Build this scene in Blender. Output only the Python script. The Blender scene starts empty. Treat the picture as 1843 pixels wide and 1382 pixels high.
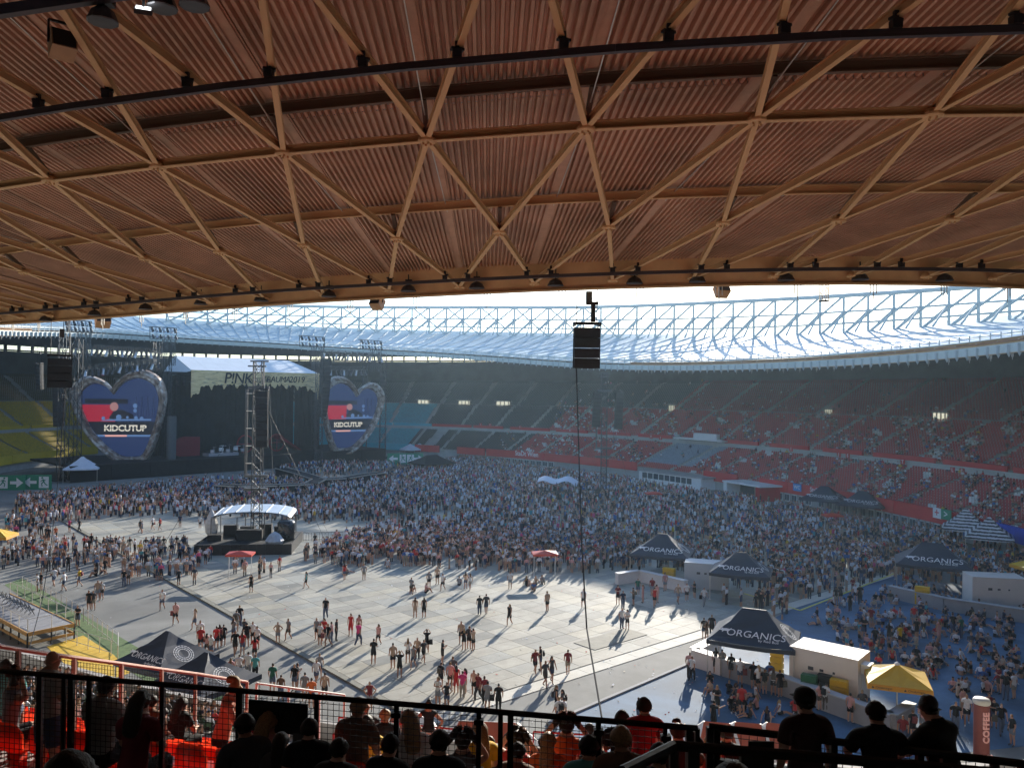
import bpy, math, random
import numpy as np
from mathutils import Vector, Matrix, Euler

random.seed(7); RNG = np.random.default_rng(11)
SC = bpy.context.scene
COL = SC.collection
R = math.radians

# ------------------------------------------------------------------ camera
F_PX, CX, CY = 1438.0, 921.5, 691.0           # focal length and centre in photo pixels
PITCH, ROLL, EYE = R(0.6), R(0.65), 19.0
cam_d = bpy.data.cameras.new('camera'); cam = bpy.data.objects.new('camera', cam_d); COL.objects.link(cam)
cam_d.sensor_width = 36.0; cam_d.lens = F_PX / 1843.0 * 36.0
cam_d.clip_start = 0.1; cam_d.clip_end = 6000
cam.matrix_world = Matrix.Translation((0, 0, EYE)) @ Matrix.Rotation(math.pi / 2 + PITCH, 4, 'X') @ Matrix.Rotation(ROLL, 4, 'Z')
SC.camera = cam

# ------------------------------------------------------------------ light
SUN_AZ = Vector((0.30, 0.954)); SUN_EL = R(17.0)
w = bpy.data.worlds.new('World'); SC.world = w; w.use_nodes = True
nt = w.node_tree; nt.nodes.clear()
sky = nt.nodes.new('ShaderNodeTexSky'); sky.sky_type = 'NISHITA'; sky.sun_disc = False
sky.sun_elevation = SUN_EL; sky.sun_rotation = math.atan2(SUN_AZ.x, SUN_AZ.y)
sky.air_density = 1.0; sky.dust_density = 0.5; sky.ozone_density = 3.0
bg = nt.nodes.new('ShaderNodeBackground'); bg.inputs['Strength'].default_value = 0.15
wo = nt.nodes.new('ShaderNodeOutputWorld')
nt.links.new(sky.outputs[0], bg.inputs[0]); nt.links.new(bg.outputs[0], wo.inputs[0])
sl = bpy.data.lights.new('sun', 'SUN'); sl.energy = 5.0; sl.angle = R(0.53); sl.color = (1.0, 0.92, 0.80)
so = bpy.data.objects.new('sun', sl); COL.objects.link(so)
sd = Vector((SUN_AZ.x * math.cos(SUN_EL), SUN_AZ.y * math.cos(SUN_EL), math.sin(SUN_EL))).normalized()
so.rotation_euler = sd.to_track_quat('Z', 'Y').to_euler(); so.location = (60, 200, 150)
SC.view_settings.view_transform = 'Standard'; SC.view_settings.look = 'None'
SC.view_settings.exposure = 1.0; SC.view_settings.gamma = 1.0
SC.view_settings.use_curve_mapping = False
SC.cycles.max_bounces = 6; SC.cycles.diffuse_bounces = 4; SC.cycles.glossy_bounces = 2
SC.cycles.transmission_bounces = 3; SC.cycles.transparent_max_bounces = 8; SC.cycles.volume_bounces = 0
SC.cycles.use_denoising = True
SC.cycles.sample_clamp_indirect = 8.0; SC.cycles.sample_clamp_direct = 1.6
SC.cycles.volume_step_rate = 1.0

# ------------------------------------------------------------------ helpers
def ray(x, y):
    a = (x - CX) / F_PX; b = -(y - CY) / F_PX
    c, s = math.cos(ROLL), math.sin(ROLL)
    r = a * c - b * s; u = a * s + b * c
    cp, sp = math.cos(PITCH), math.sin(PITCH)
    return Vector((r, cp - u * sp, sp + u * cp))
def at_z(x, y, z=0.0):
    d = ray(x, y); return Vector((0, 0, EYE)) + d * ((z - EYE) / d.z)
def at_D(x, y, D):
    d = ray(x, y); return Vector((0, 0, EYE)) + d * (D / d.y)
def proj(p):
    px, py, pz = p[0], p[1], p[2] - EYE
    cp, sp = math.cos(PITCH), math.sin(PITCH)
    dep = py * cp + pz * sp; u = -py * sp + pz * cp
    c, s = math.cos(ROLL), math.sin(ROLL)
    a = px * c + u * s; b = -px * s + u * c
    if dep <= 0.05: return (-9e9, -9e9, dep)
    return CX + F_PX * a / dep, CY - F_PX * b / dep, dep

MATS = {}
def mat(name, color, rough=0.7, metal=0.0, var=0.12, scale=3.0, bump=0.0, spec=0.35, emit=None, estr=1.0, detail=4.0, sheen=0.0, coord='Object', patch=0.0, pscale=0.12, transl=0.0):
    """principled material with noise variation in colour and optional fine relief"""
    if name in MATS: return MATS[name]
    m = bpy.data.materials.new(name); m.use_nodes = True
    n = m.node_tree.nodes; l = m.node_tree.links; b = n['Principled BSDF']
    b.inputs['Roughness'].default_value = rough; b.inputs['Metallic'].default_value = metal
    b.inputs['Specular IOR Level'].default_value = spec
    c = (*color, 1.0)
    if emit is not None:
        b.inputs['Base Color'].default_value = (0.01, 0.01, 0.01, 1)
        b.inputs['Emission Color'].default_value = (*emit, 1); b.inputs['Emission Strength'].default_value = estr
    elif var > 0:
        tc = n.new('ShaderNodeTexCoord'); ns = n.new('ShaderNodeTexNoise')
        ns.inputs['Scale'].default_value = scale; ns.inputs['Detail'].default_value = detail; ns.inputs['Roughness'].default_value = 0.6
        if coord == 'World': tc = n.new('ShaderNodeNewGeometry'); src = tc.outputs['Position']
        else: src = tc.outputs[coord]
        l.new(src, ns.inputs['Vector'])
        rp = n.new('ShaderNodeValToRGB')
        rp.color_ramp.elements[0].position = 0.3; rp.color_ramp.elements[1].position = 0.7
        rp.color_ramp.elements[0].color = (*[v * (1 - var) for v in color], 1)
        rp.color_ramp.elements[1].color = (*[min(1, v * (1 + var)) for v in color], 1)
        l.new(ns.outputs['Fac'], rp.inputs['Fac']); cout = rp.outputs['Color']
        if patch > 0:      # worn and stained areas with shapes of their own
            n2 = n.new('ShaderNodeTexNoise'); n2.inputs['Scale'].default_value = pscale; n2.inputs['Detail'].default_value = 9; n2.inputs['Roughness'].default_value = .65; n2.inputs['Distortion'].default_value = .8
            l.new(src, n2.inputs['Vector']); m2 = n.new('ShaderNodeMapRange'); m2.inputs['From Min'].default_value = .38; m2.inputs['From Max'].default_value = .62; m2.inputs['To Min'].default_value = 1 - patch; m2.inputs['To Max'].default_value = 1 + patch * .4
            l.new(n2.outputs['Fac'], m2.inputs['Value']); mx = n.new('ShaderNodeMixRGB'); mx.blend_type = 'MULTIPLY'; mx.inputs[0].default_value = 1; l.new(cout, mx.inputs[1]); l.new(m2.outputs[0], mx.inputs[2]); cout = mx.outputs[0]
        l.new(cout, b.inputs['Base Color'])
        if transl > 0:     # thin plastic or cloth lets light through
            tr = n.new('ShaderNodeBsdfTranslucent'); l.new(cout, tr.inputs['Color']); ms = n.new('ShaderNodeMixShader'); ms.inputs[0].default_value = transl
            l.new(b.outputs[0], ms.inputs[1]); l.new(tr.outputs[0], ms.inputs[2]); l.new(ms.outputs[0], n['Material Output'].inputs['Surface'])
        if bump > 0:
            bp = n.new('ShaderNodeBump'); bp.inputs['Strength'].default_value = bump; bp.inputs['Distance'].default_value = 0.02
            l.new(ns.outputs['Fac'], bp.inputs['Height']); l.new(bp.outputs['Normal'], b.inputs['Normal'])
    else:
        b.inputs['Base Color'].default_value = c
    MATS[name] = m; return m
def attr_mat(name, rough=0.85, attr='Col', spec=0.25, var=0.0, scale=4.0):
    if name in MATS: return MATS[name]
    m = bpy.data.materials.new(name); m.use_nodes = True
    n = m.node_tree.nodes; l = m.node_tree.links; b = n['Principled BSDF']
    b.inputs['Roughness'].default_value = rough; b.inputs['Specular IOR Level'].default_value = spec
    a = n.new('ShaderNodeAttribute'); a.attribute_name = attr
    if var > 0:
        tc = n.new('ShaderNodeTexCoord'); ns = n.new('ShaderNodeTexNoise'); ns.inputs['Scale'].default_value = scale
        ns.inputs['Detail'].default_value = 5.0
        l.new(tc.outputs['Object'], ns.inputs['Vector'])
        mr = n.new('ShaderNodeMapRange'); mr.inputs['From Min'].default_value = 0.3; mr.inputs['From Max'].default_value = 0.7
        mr.inputs['To Min'].default_value = 1 - var; mr.inputs['To Max'].default_value = 1 + var
        l.new(ns.outputs['Fac'], mr.inputs['Value'])
        mx = n.new('ShaderNodeMixRGB'); mx.blend_type = 'MULTIPLY'; mx.inputs['Fac'].default_value = 1
        l.new(a.outputs['Color'], mx.inputs[1]); l.new(mr.outputs[0], mx.inputs[2]); l.new(mx.outputs[0], b.inputs['Base Color'])
    else:
        l.new(a.outputs['Color'], b.inputs['Base Color'])
    MATS[name] = m; return m

def tag(o, label=None, cat=None, group=None, kind=None):
    if label: o['label'] = label
    if cat: o['category'] = cat
    if group: o['group'] = group
    if kind: o['kind'] = kind
    return o
def W(o):
    m = o.matrix_basis.copy()
    if o.parent: m = W(o.parent) @ o.matrix_parent_inverse @ m
    return m
def put(o, parent=None, world=True):
    COL.objects.link(o)
    if parent is not None:
        o.parent = parent
        if world: o.matrix_parent_inverse = W(parent).inverted()
    return o
def empty(name, loc=(0, 0, 0), rz=0.0, label=None, cat=None, group=None, kind=None):
    o = bpy.data.objects.new(name, None); COL.objects.link(o)
    o.empty_display_size = 0.2
    o.location = loc; o.rotation_euler = (0, 0, rz)
    return tag(o, label, cat, group, kind)
def copy_tree(o, parent=None):
    c = o.copy(); COL.objects.link(c); c.parent = parent
    if parent is not None: c.matrix_parent_inverse = o.matrix_parent_inverse.copy()
    for ch in list(o.children):
        copy_tree(ch, c)
    return c

class MB:
    def __init__(s): s.v = []; s.f = []; s.m = []
    def add(s, vs, fs, m=0):
        o = len(s.v); s.v += [tuple(p) for p in vs]; s.f += [tuple(i + o for i in f) for f in fs]; s.m += [m] * len(fs); return s
    def box(s, c, d, rz=0.0, m=0, taper=1.0):
        hx, hy, hz = d[0] / 2, d[1] / 2, d[2] / 2; ca, sa = math.cos(rz), math.sin(rz); vs = []
        for z, t in ((-hz, 1.0), (hz, taper)):
            for x, y in ((-hx, -hy), (hx, -hy), (hx, hy), (-hx, hy)):
                x *= t; y *= t
                vs.append((c[0] + x * ca - y * sa, c[1] + x * sa + y * ca, c[2] + z))
        return s.add(vs, [(0, 3, 2, 1), (4, 5, 6, 7), (0, 1, 5, 4), (1, 2, 6, 5), (2, 3, 7, 6), (3, 0, 4, 7)], m)
    def bar(s, p, q, w, h=None, up=(0, 0, 1), m=0):
        h = h or w; p = Vector(p); q = Vector(q); d = (q - p).normalized(); up = Vector(up)
        if abs(d.dot(up)) > 0.98: up = Vector((1, 0, 0)) if abs(d.x) < 0.9 else Vector((0, 1, 0))
        sx = d.cross(up).normalized(); sy = sx.cross(d).normalized()
        vs = [b + sx * (a * w / 2) + sy * (c * h / 2) for b in (p, q) for a, c in ((-1, -1), (1, -1), (1, 1), (-1, 1))]
        return s.add(vs, [(0, 3, 2, 1), (4, 5, 6, 7), (0, 1, 5, 4), (1, 2, 6, 5), (2, 3, 7, 6), (3, 0, 4, 7)], m)
    def tube(s, pts, r, n=6, m=0, cap=True):
        pts = [Vector(p) for p in pts]; rings = []
        rs = r if isinstance(r, (list, tuple)) else [r] * len(pts)
        for i, p in enumerate(pts):
            d = (pts[min(i + 1, len(pts) - 1)] - pts[max(i - 1, 0)]).normalized()
            up = Vector((0, 0, 1)) if abs(d.z) < 0.95 else Vector((1, 0, 0))
            a = d.cross(up).normalized(); b = a.cross(d).normalized()
            rings.append([p + a * (math.cos(2 * math.pi * k / n) * rs[i]) + b * (math.sin(2 * math.pi * k / n) * rs[i]) for k in range(n)])
        o = 0; vs = [v for rg in rings for v in rg]; fs = []
        for i in range(len(rings) - 1):
            for k in range(n):
                a, b = i * n + k, i * n + (k + 1) % n
                fs.append((a, b, b + n, a + n))
        if cap: fs.append(tuple(range(n))[::-1]); fs.append(tuple(range((len(rings) - 1) * n, len(rings) * n)))
        return s.add(vs, fs, m)
    def lathe(s, prof, c=(0, 0, 0), n=12, m=0):
        vs = []; fs = []
        for r, z in prof:
            for k in range(n): vs.append((c[0] + r * math.cos(2 * math.pi * k / n), c[1] + r * math.sin(2 * math.pi * k / n), c[2] + z))
        for i in range(len(prof) - 1):
            for k in range(n):
                a, b = i * n + k, i * n + (k + 1) % n; fs.append((a, b, b + n, a + n))
        fs.append(tuple(range(n))[::-1]); fs.append(tuple(range((len(prof) - 1) * n, len(prof) * n)))
        return s.add(vs, fs, m)
    def mesh(s, name, mats, smooth=False):
        me = bpy.data.meshes.new(name); me.from_pydata(s.v, [], s.f)
        mats = mats if isinstance(mats, (list, tuple)) else [mats]
        for x in mats: me.materials.append(x)
        if len(mats) > 1: me.polygons.foreach_set('material_index', s.m)
        if smooth: me.polygons.foreach_set('use_smooth', [True] * len(s.f))
        me.update(); return me
    def build(s, name, mats, parent=None, world=False, smooth=False):
        o = bpy.data.objects.new(name, s.mesh(name, mats, smooth)); return put(o, parent, world)

UNIT = {}
def unit(kind, m):
    k = (kind, m.name)
    if k not in UNIT:
        b = MB()
        if kind == 'bar': b.box((0.5, 0, 0), (1, 1, 1))
        elif kind == 'ibeam':   # 1 long, 1 wide, 1 deep
            t = 0.13
            b.box((0.5, 0, 0.5 - t / 2), (1, 1, t)); b.box((0.5, 0, -0.5 + t / 2), (1, 1, t)); b.box((0.5, 0, 0), (1, 0.14, 1 - 2 * t))
        else: b.tube([(0, 0, 0), (1, 0, 0)], 0.5, 8)
        UNIT[k] = b.mesh(kind, m, smooth=False)
    return UNIT[k]
def beam(name, p, q, w, h, m, parent=None, kind='bar', up=(0, 0, 1)):
    """one beam object; alike beams share one unit mesh"""
    p = Vector(p); q = Vector(q); d = q - p; L = d.length; d = d / L; up = Vector(up)
    if abs(d.dot(up)) > 0.98: up = Vector((1, 0, 0)) if abs(d.x) < 0.9 else Vector((0, 1, 0))
    sy = up.cross(d).normalized(); sz = d.cross(sy).normalized()
    M = Matrix(((d.x * L, sy.x * w, sz.x * h, p.x), (d.y * L, sy.y * w, sz.y * h, p.y), (d.z * L, sy.z * w, sz.z * h, p.z), (0, 0, 0, 1)))
    o = bpy.data.objects.new(name, unit(kind, m)); put(o, parent, True); o.matrix_basis = M
    return o
def np_mesh(name, V, Fq, mats, cols=None, tri=False, smooth=False):
    """big mesh from numpy arrays (all quads or all tris); cols = per-face rgb"""
    me = bpy.data.meshes.new(name); k = 3 if tri else 4
    nv, nf = len(V), len(Fq)
    me.vertices.add(nv); me.vertices.foreach_set('co', np.ascontiguousarray(V, dtype=np.float32).ravel())
    me.loops.add(nf * k); me.loops.foreach_set('vertex_index', np.ascontiguousarray(Fq, dtype=np.int32).ravel())
    me.polygons.add(nf); me.polygons.foreach_set('loop_start', np.arange(0, nf * k, k, dtype=np.int32))
    mats = mats if isinstance(mats, (list, tuple)) else [mats]
    for x in mats: me.materials.append(x)
    if cols is not None:
        a = me.attributes.new('Col', 'FLOAT_COLOR', 'FACE')
        c = np.ones((nf, 4), np.float32); c[:, :3] = cols; a.data.foreach_set('color', c.ravel())
    me.update(calc_edges=True); me.validate()
    if not smooth: me.shade_flat()
    return me
def text_mesh(body, size, m, name='lettering', parent=None, M=None, world=True, extrude=0.004, shear=0.0, spacing=1.0, offset=0.0, align='CENTER'):
    cu = bpy.data.curves.new(name, 'FONT'); cu.body = body; cu.size = size; cu.extrude = extrude; cu.shear = shear
    cu.space_character = spacing; cu.offset = offset; cu.align_x = align; cu.align_y = 'CENTER'; cu.resolution_u = 3
    t = bpy.data.objects.new('tmp', cu); COL.objects.link(t)
    me = bpy.data.meshes.new_from_object(t); bpy.data.objects.remove(t); bpy.data.curves.remove(cu)
    me.name = name; me.materials.clear(); me.materials.append(m)
    o = bpy.data.objects.new(name, me); put(o, parent, world)
    if M is not None: o.matrix_basis = M
    return o
def face_matrix(p, normal, up=(0, 0, 1)):
    """local x to the right, y up, z out along the normal"""
    z = Vector(normal).normalized(); x = Vector(up).cross(z).normalized(); y = z.cross(x)
    return Matrix(((x.x, y.x, z.x, p[0]), (x.y, y.y, z.y, p[1]), (x.z, y.z, z.z, p[2]), (0, 0, 0, 1)))

# ------------------------------------------------------------------ stadium plan: an ellipse, d metres outside the front row
CE = np.array([-25.7, 137.7]); EA, EB = 116.0, 68.0
EU = np.array([-0.559, 0.829]); EV = np.array([0.829, 0.559])
def bowl(th, d, z=0.0):
    p = CE + (EA + d) * math.cos(th) * EU + (EB + d) * math.sin(th) * EV
    return Vector((p[0], p[1], z))
def bowl_np(th, d):
    return CE[None, :] + ((EA + d) * np.cos(th))[:, None] * EU + ((EB + d) * np.sin(th))[:, None] * EV
def theta_of(p, d=0.0):
    q = np.array([p[0], p[1]]) - CE
    return math.atan2((q @ EV) / (EB + d), (q @ EU) / (EA + d))
def hit(x, y, d, far=True):
    """where the photo ray through (x, y) meets the bowl line d metres out"""
    r = ray(x, y); a = np.array([r.x / r.y, 1.0]); q0 = -CE
    au, av = a @ EU / (EA + d), a @ EV / (EB + d); bu, bv = q0 @ EU / (EA + d), q0 @ EV / (EB + d)
    A_ = au * au + av * av; B_ = 2 * (au * bu + av * bv); C_ = bu * bu + bv * bv - 1; D_ = B_ * B_ - 4 * A_ * C_
    if D_ < 0: return None
    t = (-B_ + (1 if far else -1) * math.sqrt(D_)) / (2 * A_)
    return Vector((r.x / r.y * t, t, EYE + r.z / r.y * t))
_s = np.linspace(0, 2 * math.pi, 4001); _P = bowl_np(_s, 12.7); _L = np.r_[0, np.cumsum(np.hypot(*np.diff(_P, axis=0).T))]
PERIM = _L[-1]
def th_arc(a): return float(np.interp(a % 1.0, _L / PERIM, _s))     # fraction of the way round -> angle
def arc_th(th): return float(np.interp(th % (2 * math.pi), _s, _L / PERIM))
# height of the roof rim, from the rim seen in the photograph; it rises over the stage end
_rim = []
for (x, y) in [(20, 605), (137, 605), (275, 613), (480, 624.5), (702, 638), (880, 649), (1025, 662), (1162, 668), (1338, 666), (1542, 658), (1687, 648), (1843, 632)]:
    h_ = hit(x, y, -5.0); _rim.append((theta_of(h_, -5.0), h_.z))
for (x, y) in [(0, 589), (129, 582), (239, 567), (400, 556), (592, 543), (880, 528), (1110, 519), (1340, 512), (1600, 512), (1843, 515)]:
    h_ = hit(x, y, -5.0, False); _rim.append((theta_of(h_, -5.0), h_.z))
_rim.sort(); _t = np.array([a for a, b in _rim]); _z = np.array([b for a, b in _rim])
_tt = np.r_[_t[-1] - 2 * math.pi, _t, _t[0] + 2 * math.pi]; _zz = np.r_[_z[-1], _z, _z[0]]
_g = np.linspace(-math.pi, math.pi, 721); _zg = np.interp(_g, _tt, _zz); _k = np.ones(41) / 41
_zg = np.convolve(np.r_[_zg[-20:], _zg, _zg[:20]], _k, 'valid')
def rim_z(th):
    th = (th + math.pi) % (2 * math.pi) - math.pi
    return float(np.interp(th, _g, _zg))
def roof_z(th, d):
    x = d + 5.0; return rim_z(th) + 0.4 + 0.09 * x + 0.0018 * x * x
# ------------------------------------------------------------------ ground, pitch and floor covers
PU = Vector((-0.655, 0.755, 0)); PV = Vector((0.755, 0.655, 0))       # pitch axes: towards the stage, towards the far side
M_asph = mat('asphalt_grey', (0.20, 0.20, 0.185), 0.85, var=0.10, scale=0.35, bump=0.15, detail=8, coord='World', patch=.28, pscale=.10)
M_ground = mat('outer_ground', (0.10, 0.11, 0.07), 0.95, var=0.3, scale=0.02)
M_blue = mat('blue_tartan', (0.058, 0.130, 0.225), 0.8, var=0.16, scale=0.5, bump=0.1, detail=8, coord='World', patch=.35, pscale=.14)
M_green = mat('green_mat', (0.10, 0.155, 0.06), 0.95, var=0.25, scale=2.5, bump=0.2)
M_yellow = mat('yellow_floor', (0.62, 0.40, 0.04), 0.7, var=0.10, scale=1.5)
M_conc = mat('concrete', (0.36, 0.36, 0.35), 0.9, var=0.15, scale=0.6, bump=0.15, detail=8)
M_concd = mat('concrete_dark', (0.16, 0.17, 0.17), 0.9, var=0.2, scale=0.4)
M_strip = mat('pale_strip', (0.52, 0.50, 0.43), 0.8, var=0.08, scale=0.8)
M_kerb = mat('cable_ramp', (0.20, 0.19, 0.15), 0.8, var=0.15, scale=2)

b = MB(); n = 96
b.add([(280 * math.cos(2 * math.pi * k / n) - 20, 280 * math.sin(2 * math.pi * k / n) + 130, -0.02) for k in range(n)], [tuple(range(n))])
tag(b.build('ground', M_ground), 'flat ground around the stadium', kind='structure')
b = MB(); ths = [2 * math.pi * k / 160 for k in range(160)]
b.add([bowl(t, 0.3, 0.0) for t in ths], [tuple(range(160))])
tag(b.build('infield', M_asph), 'grey infield floor inside the stands', kind='structure')

def gpoly(name, pix, z, m, label, kind='structure'):
    b = MB(); pts = [at_z(x, y, z) for x, y in pix]
    if sum((q.x - p.x) * (q.y + p.y) for p, q in zip(pts, pts[1:] + pts[:1])) > 0: pts = pts[::-1]
    b.add(pts, [tuple(range(len(pts)))]); return tag(b.build(name, m), label, kind=kind)
gpoly('blue_track', [(1005, 1292), (1245, 1190), (1420, 1098), (1540, 1052), (1625, 1028), (1843, 1090), (1990, 1180), (1960, 1330), (1300, 1400), (1000, 1340)], 0.010, M_blue, 'blue running surface beside the food stalls')
gpoly('green_matting', [(8, 1052), (40, 1040), (260, 1172), (420, 1260), (330, 1270), (180, 1172)], 0.009, M_green, 'green matting strip along the seating platform')
gpoly('yellow_floor', [(84, 1163), (150, 1143), (205, 1178), (235, 1210), (160, 1235)], 0.014, M_yellow, 'yellow floor patch at the platform')

# the pale panel floor: tiles laid along the pitch axes, corner nearest the camera at KC
KC = at_z(756, 1290, 0)
def tile_c(i, j): return KC + PU * (i + 0.5) * 1.5 + PV * (j + 0.5) * 2.25
TI, TJ = 68, 29
tiles = []
for i in range(TI):
    for j in range(TJ):
        c = tile_c(i, j); px, py, dep = proj((c.x, c.y, 0))
        if px < -60 or px > 1900 or py > 1400: continue
        tiles.append((dep, i, j, c))
tiles.sort(key=lambda t: t[0])
cover = empty('panel_floor', (KC.x, KC.y, 0), kind='structure'); tag(cover, 'pale panel floor laid over the pitch')
TC = [(0.335, 0.318, 0.265), (0.285, 0.275, 0.235), (0.37, 0.35, 0.29), (0.215, 0.215, 0.19), (0.345, 0.322, 0.255), (0.30, 0.30, 0.265)]
TM = [mat('floor_panel_%d' % k, c, 0.72, var=0.09, scale=1.2, bump=0.08, detail=7, coord='World', patch=.22, pscale=.16, spec=.2) for k, c in enumerate(TC)]
ax = math.atan2(PV.y, PV.x)
TMESH = []
for m_ in TM:
    bb = MB(); bb.box((0, 0, 0.02), (2.22, 1.47, 0.024)); TMESH.append(bb.mesh('panel', m_))
PATCH = RNG.random((TI, TJ))
rest_v, rest_f, rest_c = [], [], []
near_set = tiles[:300]
for dep, i, j, c in near_set:
    k = int(PATCH[i, j] * 5.999)
    o = bpy.data.objects.new('panel', TMESH[k]); put(o, cover, True)
    o.matrix_basis = Matrix.Translation((c.x, c.y, random.uniform(-0.003, 0.003))) @ Matrix.Rotation(ax + random.uniform(-.002, .002), 4, 'Z')
hx, hy = PV * 1.11, PU * 0.735
for dep, i, j, c in tiles[300:]:
    o_ = len(rest_v); z = 0.032 + random.uniform(-.003, .003)
    for p in (c - hx - hy, c + hx - hy, c + hx + hy, c - hx + hy): rest_v.append((p.x, p.y, z))
    for p in (c - hx - hy, c + hx - hy, c + hx + hy, c - hx + hy): rest_v.append((p.x, p.y, 0.006))
    rest_f += [(o_, o_ + 1, o_ + 2, o_ + 3), (o_, o_ + 4, o_ + 5, o_ + 1), (o_ + 1, o_ + 5, o_ + 6, o_ + 2), (o_ + 2, o_ + 6, o_ + 7, o_ + 3), (o_ + 3, o_ + 7, o_ + 4, o_)]
    rest_c += [TC[int(PATCH[i, j] * 5.999)]] * 5
me = np_mesh('panel_field', np.array(rest_v), np.array(rest_f), attr_mat('floor_panels_far', 0.72, var=0.16, scale=.16, spec=.2), np.array(rest_c))
tag(put(bpy.data.objects.new('panel_field', me), cover, True), kind='stuff')
# edge strips of the panel floor: a dark cable ramp on one side, a pale strip on the other
e0, e1 = KC - PU * 3 - PV * 0.35, KC + PU * 100 - PV * 0.35
b = MB(); b.bar(e0 + Vector((0, 0, .06)), e1 + Vector((0, 0, .06)), 0.42, 0.12)
tag(b.build('cable_ramp', M_kerb), 'long dark cable ramp along the edge of the pale panel floor', 'cable ramp')
b = MB(); q0, q1 = KC - PU * 0.75, KC - PU * 0.75 + PV * 62
for k in range(24):
    b.box((*(q0 + (q1 - q0) * ((k + .5) / 24)).xy, 0.022), (62 / 24 - 0.03, 1.2, 0.03), math.atan2(PV.y, PV.x))
tag(b.build('edge_strip', M_strip), 'pale edging strip along the near side of the panel floor', kind='structure')
b = MB(); b.bar(at_z(985, 1302, .06), at_z(1248, 1190, .06), 0.22, 0.10)
tag(b.build('kerb_edge', M_conc), 'thin concrete kerb between grey floor and blue surface', kind='structure')
b = MB()
for p, q in (((1340, 1068), (1440, 1098)), ((1440, 1098), (1620, 1028))):
    b.bar(at_z(*p, .03), at_z(*q, .03), 0.16, 0.05)
tag(b.build('yellow_line', mat('yellow_paint', (0.6, 0.55, 0.1), 0.7)), 'yellow edging line at the blue surface', kind='structure')
b = MB(); b.box((*at_z(1100, 1150, 0).xy, 0.05), (6.0, 2.2, 0.03), math.atan2(PV.y, PV.x))
tag(b.build('floor_plate', M_kerb), 'dark rectangular floor plate beside the pale strip', 'floor plate')

# ------------------------------------------------------------------ stands
LOW = dict(d0=0.6, n=17, w=0.79, z0=2.4, r=0.275)
UPP = dict(d0=14.6, n=17, w=0.80, z0=8.3, r=0.375)
TOP = dict(d0=30.4, n=19, w=0.82, z0=14.9, r=0.40)
def stepped(name, T, skirt, label):
    ths = np.linspace(0, 2 * math.pi, 241); prof = [(T['d0'], skirt)]
    for i in range(T['n']):
        z = T['z0'] + i * T['r']; prof += [(T['d0'] + i * T['w'], z), (T['d0'] + (i + 1) * T['w'], z)]
    V = []; 
    for d, z in prof:
        P = bowl_np(ths, d); V.append(np.c_[P, np.full(len(P), z)])
    V = np.concatenate(V); m = len(ths); Fq = []
    for k in range(len(prof) - 1):
        a = np.arange(m - 1) + k * m; Fq.append(np.c_[a, a + 1, a + 1 + m, a + m][:, ::-1])
    o = put(bpy.data.objects.new(name, np_mesh(name, V, np.concatenate(Fq), M_conc)))
    return tag(o, label, kind='structure')
low = stepped('lower_stand', LOW, 0.0, 'concrete steps of the lower stand')
upp = stepped('upper_stand', UPP, 6.6, 'concrete steps of the upper stand')
top = stepped('top_stand', TOP, 14.4, 'concrete steps of the top stand')
def ring_wall(name, d0, z0, d1, z1, m, label, t0=0.0, t1=2 * math.pi, n=361, zf=None, parent=None):
    ths = np.linspace(t0, t1, n); P0 = bowl_np(ths, d0); P1 = bowl_np(ths, d1)
    za = np.array([zf(t) for t in ths]) if zf else np.full(n, z1)
    V = np.concatenate([np.c_[P0, np.full(n, z0)], np.c_[P1, za]]); a = np.arange(n - 1)
    o = put(bpy.data.objects.new(name, np_mesh(name, V, np.c_[a, a + n, a + 1 + n, a + 1], m)), parent, True)
    return tag(o, label, kind='structure') if parent is None else o
M_wallg = mat('gallery_wall', (0.42, 0.43, 0.41), 0.85, var=0.15, scale=0.3)
ring_wall('gallery_wall', 14.2, 6.0, 14.2, 8.35, M_wallg, 'pale wall of the gallery between lower and upper stand')
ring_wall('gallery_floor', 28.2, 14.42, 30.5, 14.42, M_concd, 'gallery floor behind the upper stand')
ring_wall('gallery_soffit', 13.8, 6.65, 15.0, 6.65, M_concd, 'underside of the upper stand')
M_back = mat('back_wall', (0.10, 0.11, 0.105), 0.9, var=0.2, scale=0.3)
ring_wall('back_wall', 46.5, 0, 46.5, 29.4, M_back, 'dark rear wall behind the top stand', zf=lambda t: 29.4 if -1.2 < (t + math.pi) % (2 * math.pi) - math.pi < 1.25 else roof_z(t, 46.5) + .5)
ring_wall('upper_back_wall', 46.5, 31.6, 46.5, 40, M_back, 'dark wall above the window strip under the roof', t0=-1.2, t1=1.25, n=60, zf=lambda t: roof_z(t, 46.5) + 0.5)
# the bright window strip high behind the stage end, with dark posts
st = empty('window_strip', (*bowl(0, 46.5, 29.4),)); tag(st, 'strip of openings high behind the stage', kind='structure')
for k in range(70):
    t = -1.1 + 2.3 * k / 69
    beam('post', bowl(t, 46.5, 29.3), bowl(t, 46.5, 31.7), 0.9, 0.5, M_back, st)
    if k < 69:
        for z_, h_ in ((29.7, .5), (30.35, .12), (30.75, .12), (31.35, .6)): beam('rail', bowl(t, 46.5, z_), bowl(t + 2.3 / 69, 46.5, z_), 0.1, h_, M_back, st)

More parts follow.
